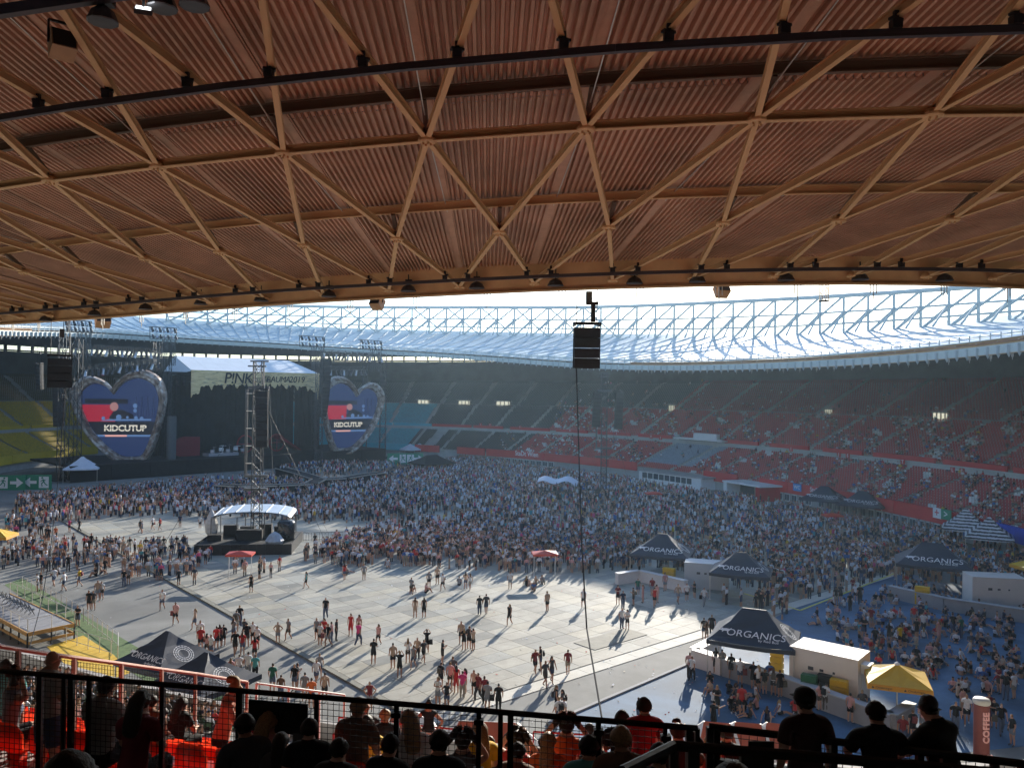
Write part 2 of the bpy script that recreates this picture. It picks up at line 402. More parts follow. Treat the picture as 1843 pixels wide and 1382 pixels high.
M_redp = mat('red_parapet', (0.50, 0.032, 0.035), 0.55, var=0.10, scale=0.4, spec=0.4)
M_turq = mat('turquoise_parapet', (0.06, 0.42, 0.50), 0.6, var=0.10, scale=0.4)
M_yelp = mat('yellow_parapet', (0.58, 0.43, 0.03), 0.6, var=0.10, scale=0.4)
M_blup = mat('blue_tarp', (0.02, 0.06, 0.42), 0.5, var=0.15, scale=1.0)
M_white = mat('white_paint', (0.72, 0.73, 0.72), 0.5, var=0.05, scale=2)
M_black = mat('black_cloth', (0.012, 0.013, 0.014), 0.85, var=0.3, scale=1)
M_dark = mat('dark_metal', (0.035, 0.036, 0.04), 0.5, 0.6, var=0.2, scale=4)
M_glass = mat('window_glass', (0.06, 0.08, 0.09), 0.15, var=0.2, scale=0.5, spec=0.6)
def parapet(x0, x1, ymid, d, z0, z1, m, parent, far=True):
    a = theta_of(hit(x0, ymid, d, far), d); c = theta_of(hit(x1, ymid, d, far), d)
    if a < c: a, c = c, a
    n = max(3, int((a - c) * 40) + 2); b = MB(); rows = []
    for k in range(n + 1):
        t = a + (c - a) * k / n; rows.append([bowl(t, d - 0.10, z0), bowl(t, d - 0.16, z1), bowl(t, d + 0.22, z1), bowl(t, d + 0.22, z0)])
    vs = [p for r_ in rows for p in r_]; fs = []
    for k in range(n):
        for q in range(4):
            i0, i1 = k * 4 + q, k * 4 + (q + 1) % 4; fs.append((i0, i1, i1 + 4, i0 + 4))
    fs += [(0, 1, 2, 3), tuple(n * 4 + q for q in (3, 2, 1, 0))]
    b.add(vs, fs); return b.build('parapet_panel', m, parent, True)
# upper parapet, one panel between every two gangways
for x0, x1, m in ((-60, 52, M_yelp), (56, 104, M_yelp), (240, 300, M_yelp), (560, 640, M_turq), (645, 706, M_turq), (709, 776, M_turq), (778, 848, M_redp), (852, 905, M_redp), (918, 989, M_redp), (1001, 1057, M_redp),
                  (1076, 1135, M_redp), (1149, 1209, M_redp), (1305, 1365, M_redp), (1386, 1456, M_redp), (1482, 1553, M_redp), (1573, 1683, M_redp), (1699, 1812, M_redp), (1826, 1900, M_redp)):
    parapet(x0, x1, 800, 14.4, 7.0, 9.15, m, upp)
for x0, x1, m in ((-80, 20, M_yelp), (21, 104, M_yelp), (105, 175, M_yelp), (570, 680, M_turq), (681, 745, M_turq), (746, 790, M_redp), (822, 872, M_redp), (875, 980, M_redp), (981, 1094, M_redp),
                  (1096, 1146, M_redp), (1267, 1327, M_redp), (1368, 1418, M_redp), (1419, 1530, M_redp), (1531, 1610, M_redp), (1611, 1700, M_redp), (1701, 1774, M_redp), (1776, 1930, M_blup)):
    parapet(x0, x1, 860, 0.2, 1.75, 3.65, m, low)
# near side fronts
M_nearp = mat('near_parapet', (0.40, 0.38, 0.36), 0.8, var=0.1)
for t0, t1 in ((3.05, 3.3), (3.3, 3.5), (3.5, 3.7), (3.7, 3.9), (3.9, 4.15), (4.15, 4.4)):
    b = MB(); n = 10; rows = []
    for k in range(n + 1):
        t = t0 + (t1 - t0) * k / n; rows.append([bowl(t, 0.1, 1.0), bowl(t, 0.05, 3.3), bowl(t, 0.4, 3.3), bowl(t, 0.4, 1.0)])
    b.add([p for r_ in rows for p in r_], [(k * 4 + q, k * 4 + (q + 1) % 4, k * 4 + (q + 1) % 4 + 4, k * 4 + q + 4) for k in range(n) for q in range(4)])
    b.build('parapet_panel', M_nearp, low, True)
# windows below the lower parapet and behind the gallery
def windows(xs, y, d, z0, z1, w_, parent, fr=M_white):
    for x in xs:
        h_ = hit(x, y, d); t = theta_of(h_, d); p = bowl(t, d, 0); q = bowl(t + 0.004, d, 0); tx = (q - p).normalized(); nx = Vector((tx.y, -tx.x, 0))
        if (Vector((CE[0], CE[1], 0)) - p).dot(nx) < 0: nx = -nx
        mid = p + nx * 0.14; rz = math.atan2(tx.y, tx.x)
        b = MB(); b.box((mid.x, mid.y, (z0 + z1) / 2), (w_, 0.10, z1 - z0), rz)
        wn = b.build('window', fr, parent, True)
        b = MB(); mid2 = p + nx * 0.20
        for s_ in (-1, 1): b.box((*(mid2 + tx * s_ * w_ * 0.24).xy, (z0 + z1) / 2), (w_ * 0.40, 0.05, (z1 - z0) * 0.8), rz)
        b.build('pane', M_glass, wn, True)
windows(list(range(1392, 1470, 13)) + list(range(1480, 1700, 15)), 905, 0.5, 0.25, 1.6, 1.25, low)
windows(range(905, 1000, 11), 835, 0.5, 0.25, 1.6, 1.6, low)
windows(list(range(1585, 1640, 14)) + [1470, 1480, 1710, 1722, 1540, 1330], 830, 14.0, 6.75, 7.8, 1.3, upp)

# ---- seats of the far stands (one mass; near ones are single objects further down)
M_seat = attr_mat('seat_plastic', 0.45, spec=0.4)
N_AISLE = 54
def px_th(x, d, y=800): return theta_of(hit(x, y, d), d)
RED = (0.36, 0.028, 0.026); YEL = (0.52, 0.37, 0.015); TUR = (0.045, 0.33, 0.38); BLK = (0.014, 0.015, 0.018); GRY = (0.20, 0.25, 0.30); WHT = (0.62, 0.62, 0.60)
bY = px_th(320, 18); bT = px_th(772, 20); bK = px_th(1002, 20); bT2 = px_th(742, 6); bK2 = px_th(938, 6); bG0 = px_th(1168, 6); bG1 = px_th(1262, 6); bTop = px_th(1240, 38, 690)
SV = np.array([(-.21, -.4, .42), (.21, -.4, .42), (.21, 0, .40), (-.21, 0, .40), (-.22, 0, .40), (.22, 0, .40), (.2, .09, .80), (-.2, .09, .80), (-.22, .05, .38), (.22, .05, .38), (.2, .13, .79), (-.2, .13, .79), (-.21, -.4, .30), (.21, -.4, .30)])
SF = np.array([(0, 1, 2, 3), (4, 5, 6, 7), (9, 8, 11, 10), (12, 13, 1, 0), (7, 6, 10, 11)])
seat_xyz, seat_rot, seat_col, seat_keys = [], [], [], []
def in_aisle(th, d):
    fr = (arc_th(th) * N_AISLE) % 1.0; per = PERIM / N_AISLE
    return min(fr, 1 - fr) * per < 0.62
TH0, TH1 = R(-78), R(228)
for T, tier in ((LOW, 0), (UPP, 1), (TOP, 2)):
    for i in range(T['n']):
        d = T['d0'] + (i + 0.62) * T['w']; z = T['z0'] + i * T['r']
        tt = np.linspace(TH0, TH1, 4000); P = bowl_np(tt, d); L = np.r_[0, np.cumsum(np.hypot(*np.diff(P, axis=0).T))]
        sp = 0.56 if tier < 2 else 0.62
        for th in np.interp(np.arange(0.3, L[-1], sp), L, tt):
            th = float(th)
            if in_aisle(th, d): continue
            p = bowl(th, d, z); px, py, dep = proj(p)
            if px < -40 or px > 1890 or dep < 2: continue
            if th > R(172) and (tier > 0 or px > 420 or py > 1330): continue
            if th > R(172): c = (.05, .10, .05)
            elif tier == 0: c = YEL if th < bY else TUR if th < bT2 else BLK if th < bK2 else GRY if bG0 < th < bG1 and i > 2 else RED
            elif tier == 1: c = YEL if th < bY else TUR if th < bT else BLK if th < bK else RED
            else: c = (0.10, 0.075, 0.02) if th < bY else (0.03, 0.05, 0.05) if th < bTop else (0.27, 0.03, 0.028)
            if th > bK and tier < 2 and math.sin(th * 61 + i * .35) * math.sin(th * 23 + i * .5 + 1) > 0.86 and c != GRY: c = WHT
            if tier == 0 and bT2 + .055 < th < bT2 + .09: continue
            v = (0.85 + 0.3 * random.random())
            q = bowl(th + 0.001, d, z); ang = math.atan2(q.y - p.y, q.x - p.x)
            nx = Vector((p.x - CE[0], p.y - CE[1], 0))
            if Vector((-math.sin(ang), math.cos(ang), 0)).dot(nx) < 0: ang += math.pi
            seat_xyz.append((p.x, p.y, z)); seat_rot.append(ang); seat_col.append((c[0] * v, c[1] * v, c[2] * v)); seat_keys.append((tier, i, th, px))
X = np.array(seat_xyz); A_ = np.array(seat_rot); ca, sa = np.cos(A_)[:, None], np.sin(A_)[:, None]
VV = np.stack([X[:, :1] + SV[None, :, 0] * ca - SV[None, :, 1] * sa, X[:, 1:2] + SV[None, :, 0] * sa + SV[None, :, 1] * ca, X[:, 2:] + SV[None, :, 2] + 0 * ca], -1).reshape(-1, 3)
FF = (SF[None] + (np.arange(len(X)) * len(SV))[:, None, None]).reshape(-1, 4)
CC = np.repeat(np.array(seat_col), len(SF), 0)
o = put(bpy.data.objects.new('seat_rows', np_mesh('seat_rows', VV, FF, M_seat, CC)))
tag(o, 'rows of plastic seats in coloured blocks filling the far stands', 'seats', kind='stuff')
# gangway stairs between the seat blocks
b_ = None
for T, par in ((LOW, low), (UPP, upp), (TOP, top)):
    for k in range(N_AISLE):
        th = th_arc(k / N_AISLE)
        p = bowl(th, T['d0'] + 5, T['z0'] + 2); px, py, dep = proj(p)
        if px < -40 or px > 1880 or dep < 60: continue
        b = MB()
        for i in range(T['n']):
            d = T['d0'] + (i + 0.75) * T['w']; z = T['z0'] + i * T['r']; p = bowl(th, d, z); q = bowl(th + .002, d, z); ang = math.atan2(q.y - p.y, q.x - p.x)
            b.box((p.x, p.y, z + T['r'] / 4), (1.15, T['w'] * 0.5, T['r'] / 2), ang)
        b.build('stairway', M_conc if par is top else M_strip, par, True)

# pale terrace box under the grey seat block, and the pale entrance roof beside it
def bowl_box(px0, px1, py, d0, d1, z0, z1, m, parent, name):
    a, c = px_th(px0, d0, py), px_th(px1, d0, py); b = MB(); n = 6; rows = []
    for k in range(n + 1):
        t = a + (c - a) * k / n; rows += [bowl(t, d0, z0), bowl(t, d0, z1), bowl(t, d1, z1), bowl(t, d1, z0)]
    b.add(rows, [(k * 4 + q, k * 4 + 4 + q, k * 4 + 4 + (q + 1) % 4, k * 4 + (q + 1) % 4) for k in range(n) for q in range(4)] + [(0, 1, 2, 3), (n * 4 + 3, n * 4 + 2, n * 4 + 1, n * 4)]); return b.build(name, m, parent, True)
tb = empty('terrace_box', tuple(bowl(bG0, -2, 0)), 0, 'pale terrace box with a row of windows below the grey seats', 'terrace')
bowl_box(1150, 1262, 870, -3.0, 0.5, 0, 2.3, M_white, tb, 'body'); bowl_box(1148, 1264, 858, -3.3, 0.6, 2.3, 2.55, M_conc, tb, 'roof_slab')
for x in range(1156, 1240, 10): bowl_box(x, x + 8, 872, -3.08, -2.9, .9, 2.05, M_glass, tb, 'window')
en = empty('entrance_roof', tuple(bowl(px_th(1335, -3, 880), -3, 0)), 0, 'pale sloping entrance roof between the red parapets', 'entrance')
bowl_box(1300, 1368, 870, -4.5, 0.4, 2.6, 2.9, M_white, en, 'roof'); bowl_box(1302, 1308, 880, -4.2, .2, 0, 2.6, M_white, en, 'side_wall'); bowl_box(1360, 1366, 880, -4.2, .2, 0, 2.6, M_redp, en, 'side_wall'); bowl_box(1312, 1356, 880, -1.2, -1.0, 0, 2.4, M_glass, en, 'glass_front')
ug = empty('gallery_terrace', tuple(bowl(px_th(1250, 13, 800), 13, 6)), 0, 'white gallery terrace in the gap of the upper red parapet', 'terrace')
bowl_box(1212, 1300, 790, 12.6, 14.6, 8.6, 9.0, M_white, ug, 'roof'); bowl_box(1222, 1290, 800, 14.4, 14.6, 6.8, 8.6, M_glass, ug, 'glass_front'); bowl_box(1248, 1290, 785, 13.2, 14.2, 9.0, 10.2, M_white, ug, 'box')
M_mouth = mat('daylight_panel', (0, 0, 0), emit=(.62, .60, .46), estr=.55)  # glowing panel added in each opening to imitate daylight from outside; no lamp there
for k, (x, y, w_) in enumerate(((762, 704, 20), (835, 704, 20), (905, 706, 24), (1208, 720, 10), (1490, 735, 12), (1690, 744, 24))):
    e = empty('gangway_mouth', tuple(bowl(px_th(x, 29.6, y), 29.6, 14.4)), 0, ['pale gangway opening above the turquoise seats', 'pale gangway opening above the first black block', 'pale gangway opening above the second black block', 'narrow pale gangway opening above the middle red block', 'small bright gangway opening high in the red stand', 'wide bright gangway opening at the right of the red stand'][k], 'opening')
    bowl_box(x - w_ // 2, x + w_ // 2, y, 30.0, 30.3, 14.6, 16.1, M_mouth, e, 'daylight_panel'); bowl_box(x - w_ // 2 - 3, x + w_ // 2 + 3, y, 29.8, 30.35, 16.1, 16.4, M_conc, e, 'lintel')
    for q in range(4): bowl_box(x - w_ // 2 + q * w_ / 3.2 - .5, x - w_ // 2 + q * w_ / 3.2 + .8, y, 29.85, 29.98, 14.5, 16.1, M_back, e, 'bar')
# ------------------------------------------------------------------ roof
M_beam = mat('beam_cream', (0.52, 0.325, 0.165), 0.6, var=0.14, scale=0.7, spec=0.3)
M_sheet = mat('corrugated_sheet', (0.47, 0.265, 0.175), 0.5, 0.1, var=0.16, scale=0.35, spec=0.4, coord='World', patch=.2, pscale=.25)
M_seam = mat('seam_plate', (0.46, 0.27, 0.18), 0.6, var=0.1)
M_purl = mat('purlin_grey', (0.13, 0.095, 0.07), 0.6, var=0.12, scale=1)
M_rail = mat('conduit_rail', (0.075, 0.065, 0.07), 0.5, 0.5, var=0.15, scale=3)
M_galv = mat('galvanised', (0.55, 0.52, 0.47), 0.4, 0.7, var=0.1, scale=3)
M_rooftop = mat('roof_top_blue', (0.36, 0.48, 0.54), 0.5, 0.0, var=0.08, scale=0.15, spec=0.6)
M_steelw = mat('white_steel', (0.45, 0.50, 0.51), 0.45, var=0.05, scale=1)

roof = empty('stadium_roof', (*bowl(3.7, 12, 0),)); tag(roof, 'corrugated stadium roof on a diagonal grid of cream beams', 'roof', kind='structure')
N_BAY = int(round(PERIM / 4.75))
h_ = at_D(1045, 246, 23.4); A0 = arc_th(theta_of(h_, 12.7))
RA, RC, RD, RF, RG = -5.0, 4.2, 12.7, 22.0, 31.5
def node(i, d, dz=0.0):
    th = th_arc(A0 + i / N_BAY); return bowl(th, d, roof_z(th, d) + dz)
near = []
for i in range(-45, 46):
    p = node(i, RA); px, py, dep = proj(p); q = node(i, RF); qx, qy, qd = proj(q)
    if (dep > 3 and -260 < px < 2150) or (qd > 1 and -400 < qx < 2300): near.append(i)
i0, i1 = min(near), max(near)
def profile_panel(iL, iR, da, db, dz=0.95, k=19, amp=0.15):
    b = MB(); rows = []; seg = 3
    u = []
    for q in range(k):
        s0 = (q + 0.5) / k
        for du, hz in ((-0.46, 0.0), (-0.10, 0.0), (0.10 - .04, amp), (0.46 - .06, amp)): u.append(((q + 0.5 + du) / k, hz))
    u.append((1.0, 0.0))
    for r_ in range(seg + 1):
        d = da + (db - da) * r_ / seg
        P, Q = node(iL, d, dz), node(iR, d, dz); t = (Q - P); L = t.length; t = t / L; P = P + t * 0.16; Q = Q - t * 0.16
        rows.append([P.lerp(Q, s_) + Vector((0, 0, hz)) for s_, hz in u])
    n = len(u); b.add([p for r_ in rows for p in r_], [(a * n + c, a * n + c + 1, (a + 1) * n + c + 1, (a + 1) * n + c) for a in range(seg) for c in range(n - 1)])
    return b
for i in range(i0, i1):
    for da, db in ((RA - 0.3, RC), (RC, RD), (RD, RF), (RF, RG)):
        profile_panel(i, i + 1, da + 0.02, db - 0.02).build('corrugated_sheet', M_sheet, roof, True)
        # flat seam plate between two sheets
        b = MB(); P0, P1 = node(i, da, 1.0), node(i, db, 1.0); b.bar(P0, P1, 0.42, 0.05); b.build('seam_plate', M_seam, roof, True)
UPZ = (0, 0, 1)
def diag(p, q, name='diagonal_beam', w=0.165, h=0.25): beam(name, p, q, w, h, M_beam, roof, 'ibeam')
for i in range(i0, i1):
    for s_ in (-0.5, 0.5):
        diag(node(i, RD), node(i + s_, RC)); diag(node(i + s_, RC), node(i + s_ - 0.5, RA + 0.5) if s_ > 0 else node(i + s_ + .5, RA + .5))
        diag(node(i, RD), node(i + s_, RF)); diag(node(i + s_, RF), node(i + s_ * 2, RG) if False else node(i, RG))
    # node plates with bolts
    for (j, d) in ((i, RD), (i + .5, RC), (i + .5, RF), (i, RA + .5)):
        p = node(j, d, -0.06); b = MB(); b.lathe([(0.24, -0.12), (0.29, -0.09), (0.29, -0.02), (0.2, 0.10)], p, 8)
        for a in range(4): b.lathe([(0.035, -0.19), (0.035, -0.10)], p + Vector((0.12 * math.cos(a * 1.57 + .4), 0.12 * math.sin(a * 1.57 + .4), 0)), 6)
        b.build('node_plate', M_beam, roof, True)
        # hanger up to the purlin
    # ring beam through the D nodes, purlins under the sheets
    beam('ring_beam', node(i, RD, -0.02), node(i + 1, RD, -0.02), 0.22, 0.26, M_beam, roof, 'ibeam')
    for d in (RD + 1.15, RC + 1.1, RF + 1.1):
        beam('purlin', node(i, d, 0.70), node(i + 1, d, 0.70), 0.16, 0.34, M_purl if d > 10 else M_beam, roof, 'ibeam')
        beam('hanger', node(i + .5 if d < 10 or d > 20 else i, d - 1.1, 0.05), node(i + .5 if d < 10 or d > 20 else i, d, 0.55), 0.14, 0.18, M_purl, roof)
    # tie rods
    beam('tie_rod', node(i, RD, 0.2), node(i, RC, 0.85), 0.03, 0.03, M_galv, roof)
    beam('tie_rod', node(i, RF + 1.2, 0.5), node(i, RD, 0.25), 0.03, 0.03, M_galv, roof)
# fascia along the rim
for i in range(i0, i1):
    b = MB(); P, Q = node(i, RA), node(i + 1, RA)
    for (dz0, dz1, out) in ((-0.40, 0.42, 0.0),):
        b.bar(P + Vector((0, 0, 0.45)), Q + Vector((0, 0, 0.45)), 0.10, 1.66)
        b.bar(P + Vector((0, 0, -0.38)), Q + Vector((0, 0, -0.38)), 0.45, 0.06); b.bar(P + Vector((0, 0, 1.28)), Q + Vector((0, 0, 1.28)), 0.45, 0.06)
    b.build('fascia_panel', M_beam, roof, True)
    # small pendant rods below the fascia
    b = MB(); c = P.lerp(Q, 0.62); t = (Q - P).normalized()
    for k in (-1, 0, 1): b.tube([c + t * k * 0.16 + Vector((0, 0, -0.4)), c + t * k * 0.16 + Vector((0, 0, -0.85 - 0.3 * (k == 0)))], 0.025, 6)
    b.build('rod_cluster', M_galv, roof, True)
# two ring rails hung under the beams with clamps
for (d, dz, w_, nm) in ((17.2, -0.45, 0.14, 'rail'), (-2.0, -0.36, 0.12, 'rail')):
    for i in range(i0, i1):
        beam('conduit_rail', node(i, d, dz), node(i + 1, d, dz), w_, w_ * 1.25, M_rail, roof)
        f = (d - RD) / (RF - RD) * 0.5 if d > 0 else 0.5 * (d - (RA + .5)) / (RC - RA - .5)
        for s_ in (-f, f):
            j = i + 0.5 + s_ if False else i + s_
            p = node(j, d, dz + w_ * .6); b = MB(); b.box((p.x, p.y, p.z + 0.10), (0.22, 0.22, 0.2)); b.box((p.x, p.y, p.z + 0.28), (0.10, 0.10, 0.25)); b.box((p.x, p.y, p.z + 0.22), (0.32, 0.14, 0.06), 0.4)
            b.build('rail_clamp', M_dark, roof, True)
# remaining roof: shell with a top sheet, an underside and ribs
def shell(t_a, t_b, n, name, m, dz, flip=False, ds=(-5.0, -1, 4, 12, 20, 29, 38, 47)):
    ths = [t_a + (t_b - t_a) * k / n for k in range(n + 1)]
    V = np.array([tuple(bowl(t, d, roof_z(t, d) + dz)) for d in ds for t in ths]); Fq = []
    for a in range(len(ds) - 1):
        k = np.arange(n) + a * (n + 1); f = np.c_[k, k + 1, k + n + 2, k + n + 1]; Fq.append(f[:, ::-1] if flip else f)
    o = put(bpy.data.objects.new(name, np_mesh(name, V, np.concatenate(Fq), m)), roof, True); return o
tn0, tn1 = th_arc(A0 + i0 / N_BAY), th_arc(A0 + i1 / N_BAY)
if tn1 < tn0: tn1 += 2 * math.pi
shell(tn0, tn1, 60, 'top_sheet', M_rooftop, 1.2, ds=(-5.0, 0, 6, 12, 20, 31.5))
shell(tn0, tn1, 60, 'outer_sheet', M_sheet, 1.1, ds=(31.3, 38, 47)); shell(tn0, tn1, 60, 'top_sheet', M_rooftop, 1.25, ds=(31.3, 38, 47))
shell(tn1, tn0 + 2 * math.pi, 200, 'top_sheet', M_rooftop, 1.0)
shell(tn1, tn0 + 2 * math.pi, 120, 'under_sheet', M_sheet, 0.6, True)
# far rim: fascia panels, brackets and the ribs on the roof
FA0, FA1 = px_th(-20, -5, 620), px_th(1860, -5, 630)
nseg = 90
M_fasc = mat('fascia_pale', (0.50, 0.56, 0.55), 0.5, var=0.06, scale=1)
for k in range(nseg):
    t, t2 = FA0 + (FA1 - FA0) * k / nseg, FA0 + (FA1 - FA0) * (k + 1) / nseg
    b = MB(); P, Q = bowl(t, -5.1, rim_z(t) + 0.55), bowl(t2, -5.1, rim_z(t2) + 0.55); b.bar(P, Q, 0.12, 1.05); b.bar(P + Vector((0, 0, .9)), Q + Vector((0, 0, .9)), 0.07); b.build('fascia_panel', M_fasc, roof, True)
    P, Q = bowl(t, -4.4, rim_z(t) + 2.3), bowl(t2, -4.4, rim_z(t2) + 2.3); beam('walkway_rail', P, Q, 0.10, 0.10, M_steelw, roof)
    P, Q = bowl(t, -2.0, rim_z(t) + 2.1), bowl(t2, -2.0, rim_z(t2) + 2.1); beam('gutter', P, Q, 0.5, 0.25, M_fasc, roof)
bk = MB(); bk.box((0, 0, 0.0), (0.16, 0.5, 0.9)); bk.add([(-.08, -.25, -.45), (.08, -.25, -.45), (.08, .25, -.45), (-.08, .25, -.45), (0, 0, -1.0)], [(0, 1, 4), (1, 2, 4), (2, 3, 4), (3, 0, 4)]); bk.box((0, .3, 1.0), (0.10, 0.10, 2.1))
bkm = bk.mesh('fascia_bracket', M_steelw); nb = 200
tt = np.linspace(FA0, FA1, 3000); PP = bowl_np(tt, -5.1); LL = np.r_[0, np.cumsum(np.hypot(*np.diff(PP, axis=0).T))]
for t in np.interp(np.arange(0, LL[-1], 1.95), LL, tt):
    o = put(bpy.data.objects.new('fascia_bracket', bkm), roof, True); p = bowl(t, -5.25, rim_z(t) + 0.5); q = bowl(t + .01, -5.25, 0)
    o.matrix_basis = Matrix.Translation(p) @ Matrix.Rotation(math.atan2(q.y - p.y, q.x - p.x), 4, 'Z')
for k in range(100):
    t = FA0 + (FA1 - FA0) * (k + .5) / 100
    b = MB(); ds = (-4.8, 4, 14, 24, 34, 44)
    for a in range(5): b.bar(bowl(t, ds[a], roof_z(t, ds[a]) + 1.06), bowl(t, ds[a + 1], roof_z(t, ds[a + 1]) + 1.06), 0.22, 0.16)
    b.build('roof_rib', M_steelw, roof, True)

# ------------------------------------------------------------------ open steel lattice standing above the far roof
lat = empty('roof_lattice', (*bowl(1.2, 42, 30),)); tag(lat, 'open white steel lattice standing above the far roof', 'lattice', kind='structure')
ref = []
for x, y in ((300, 545), (537, 551), (700, 553), (860, 553), (1107, 552), (1340, 542), (1554, 530), (1750, 517), (1900, 508)):
    q = hit(x, y, 42.0); ref.append((theta_of(q, 42), q.z))
ref.sort(); rt = [a for a, b in ref]; rz_ = [b for a, b in ref]
def lt(t): return float(np.interp(t, rt, rz_))
LT0, LT1 = rt[0], rt[-1]
tt = np.linspace(LT0, LT1, 3000); PP = bowl_np(tt, 42); LL = np.r_[0, np.cumsum(np.hypot(*np.diff(PP, axis=0).T))]
lth = list(np.interp(np.arange(0, LL[-1], 6.5), LL, tt))
def LP(t, f, dd=0.0):
    z0 = roof_z(t, 42) + 0.8; return bowl(t, 42 + dd, z0 + (lt(t) - z0) * f)
for k, t in enumerate(lth):
    beam('post', LP(t, 0), LP(t, 1), 0.62, 0.62, M_steelw, lat, 'tube')
    beam('raking_strut', LP(t, 0, -4), LP(t, 0.62), 0.42, 0.42, M_steelw, lat, 'tube')
    if k + 1 < len(lth):
        t2 = lth[k + 1]
        beam('top_chord', LP(t, 1), LP(t2, 1), 0.95, 0.95, M_steelw, lat, 'tube')
        for f in (0.28, 0.58): beam('ring_tube', LP(t, f), LP(t2, f), 0.45, 0.45, M_steelw, lat, 'tube')
        beam('short_diagonal', LP(t, 0.0), LP(t2, 0.58), 0.45, 0.45, M_steelw, lat, 'tube')
    if k + 2 < len(lth):
        beam('long_diagonal', LP(lth[k], 0.0), LP(lth[k + 2], 1.0), 0.55, 0.55, M_steelw, lat, 'tube')
    if k % 2 == 0 and k >= 1 and k < 26: beam('cross_diagonal', LP(lth[k - 1], 1.0), LP(lth[k + 1], 0.0), 0.5, 0.5, M_steelw, lat, 'tube')
# ------------------------------------------------------------------ stage
def truss_mb(p, q, s=0.5, t=0.06, step=None, b=None, up=(0, 0, 1)):
    b = b or MB(); p = Vector(p); q = Vector(q); d = (q - p); L = d.length; d = d / L; up = Vector(up)
    if abs(d.dot(up)) > 0.95: up = Vector((1, 0, 0))
    a = d.cross(up).normalized() * s / 2; c = a.cross(d).normalized() * s / 2
    cs = [(a + c), (a - c), (-a - c), (-a + c)]
    for o_ in cs: b.bar(p + o_, q + o_, t)
    n = max(2, int(L / (step or s * 1.3)))
    for k in range(n):
        p0, p1 = p + d * (L * k / n), p + d * (L * (k + 1) / n)
        for f in range(4):
            A, B_ = cs[f], cs[(f + 1) % 4]
            b.bar(p0 + A, p1 + B_, t * 0.6) if (k + f) % 2 == 0 else b.bar(p0 + B_, p1 + A, t * 0.6)
        b.bar(p0 + cs[0], p0 + cs[1], t * .6); b.bar(p0 + cs[2], p0 + cs[3], t * .6)
    return b
M_truss = mat('truss_steel', (0.11, 0.115, 0.12), 0.45, 0.7, var=0.15, scale=3)
M_spk = mat('speaker_black', (0.014, 0.014, 0.016), 0.7, var=0.2, scale=5)
M_lamp = mat('lamp_body', (0.06, 0.06, 0.065), 0.4, 0.4, var=0.2, scale=5)
M_lens = mat('lamp_lens', (0.5, 0.52, 0.55), 0.15, 0.5, var=0.05)
def line_array(p, n, w_, h_, d_, ang, lean, label, frame=1.0, group=None, name='line_array', curve=0.0, cable=3.0):
    e = empty(name, tuple(p), ang, label, 'loudspeaker', group)
    z = 0.0; x = 0.0; tilt = lean
    b = MB(); b.bar((-w_ * .5, -d_ / 2, 0.16), (-w_ * .5, d_ / 2, .16), .1, .16); b.bar((w_ * .5, -d_ / 2, 0.16), (w_ * .5, d_ / 2, .16), .1, .16); b.bar((-w_ * .55, 0, 0.22), (w_ * .55, 0, .22), .14, .14)
    b.build('flying_frame', M_dark, e)
    y = 0.0
    for k in range(n):
        b = MB(); b.box((0, 0, -h_ / 2), (w_, d_, h_ * 0.95)); b.box((0, -d_ / 2 - .02, -h_ / 2), (w_ * .9, 0.05, h_ * .8)); 
        b.bar((-w_ / 2 - .015, -d_ * .2, -h_), (-w_ / 2 - .015, -d_ * .2, 0), .03, .05); b.bar((w_ / 2 + .015, -d_ * .2, -h_), (w_ / 2 + .015, -d_ * .2, 0), .03, .05)
        o = b.build('speaker_cabinet', M_spk, e); o.location = (0, y, z); o.rotation_euler = (tilt, 0, 0)
        y += math.sin(tilt) * h_; z -= math.cos(tilt) * h_; tilt += curve
    b = MB()
    for s_ in (-.4, .4): b.tube([(s_ * w_, 0, .2), (s_ * w_, 0, cable)], 0.025, 5)
    b.box((0.1, 0, cable * .6), (.3, .3, .6)); b.build('chain_hoist', M_dark, e)
    return e

SL, SR = at_z(126, 869, 0), at_z(694, 829, 0)
SE1 = (SR - SL).normalized(); SLEN = (SR - SL).length; SMID = (SL + SR) / 2; SRZ = math.atan2(SE1.y, SE1.x); SN = Vector((SE1.y, -SE1.x, 0))
def splane(px, py, yoff):
    """photo ray on the stage plane yoff metres behind the stage front -> stage-local (x, z)"""
    r = ray(px, py); o_ = SMID - SN * yoff; t = (o_.xy.dot(SN.xy)) / (r.xy.dot(SN.xy)); P = Vector((0, 0, EYE)) + r * t
    return (P - o_).xy.dot(SE1.xy), P.z
stage = empty('concert_stage', tuple(SMID), SRZ, 'huge black concert stage with white canopy and painted banner', 'stage')
DZ = 3.3
b = MB(); b.box((0, 12, DZ - .2), (SLEN, 24, 0.4)); b.build('deck', M_black, stage)
b = MB(); 
for k in range(20): b.box((-SLEN / 2 + (k + .5) * SLEN / 20, .15 + .06 * (k % 2), (DZ - .4) / 2), (SLEN / 20 - .03, .15, DZ - .42))
b.build('skirt', M_black, stage)
xl, _ = splane(303, 700, 10); xr, _ = splane(570, 700, 10)
M_drape = mat('drape_black', (0.020, 0.024, 0.026), 0.9, var=0.35, scale=0.5, bump=0.3)
b = MB()
nd = 60
for k in range(nd):
    x0 = xl + (xr - xl) * (k + .5) / nd; b.box((x0, 21 + .15 * (k % 2), DZ + 9.5), ((xr - xl) / nd, .2, 19))
b.build('backdrop', M_drape, stage)
for x in (xl, xr):
    b = MB()
    for k in range(14): b.box((x + .12 * (k % 2), 9 + k * .86, DZ + 9.5), (.2, .86, 19))
    b.build('side_drape', M_drape, stage)
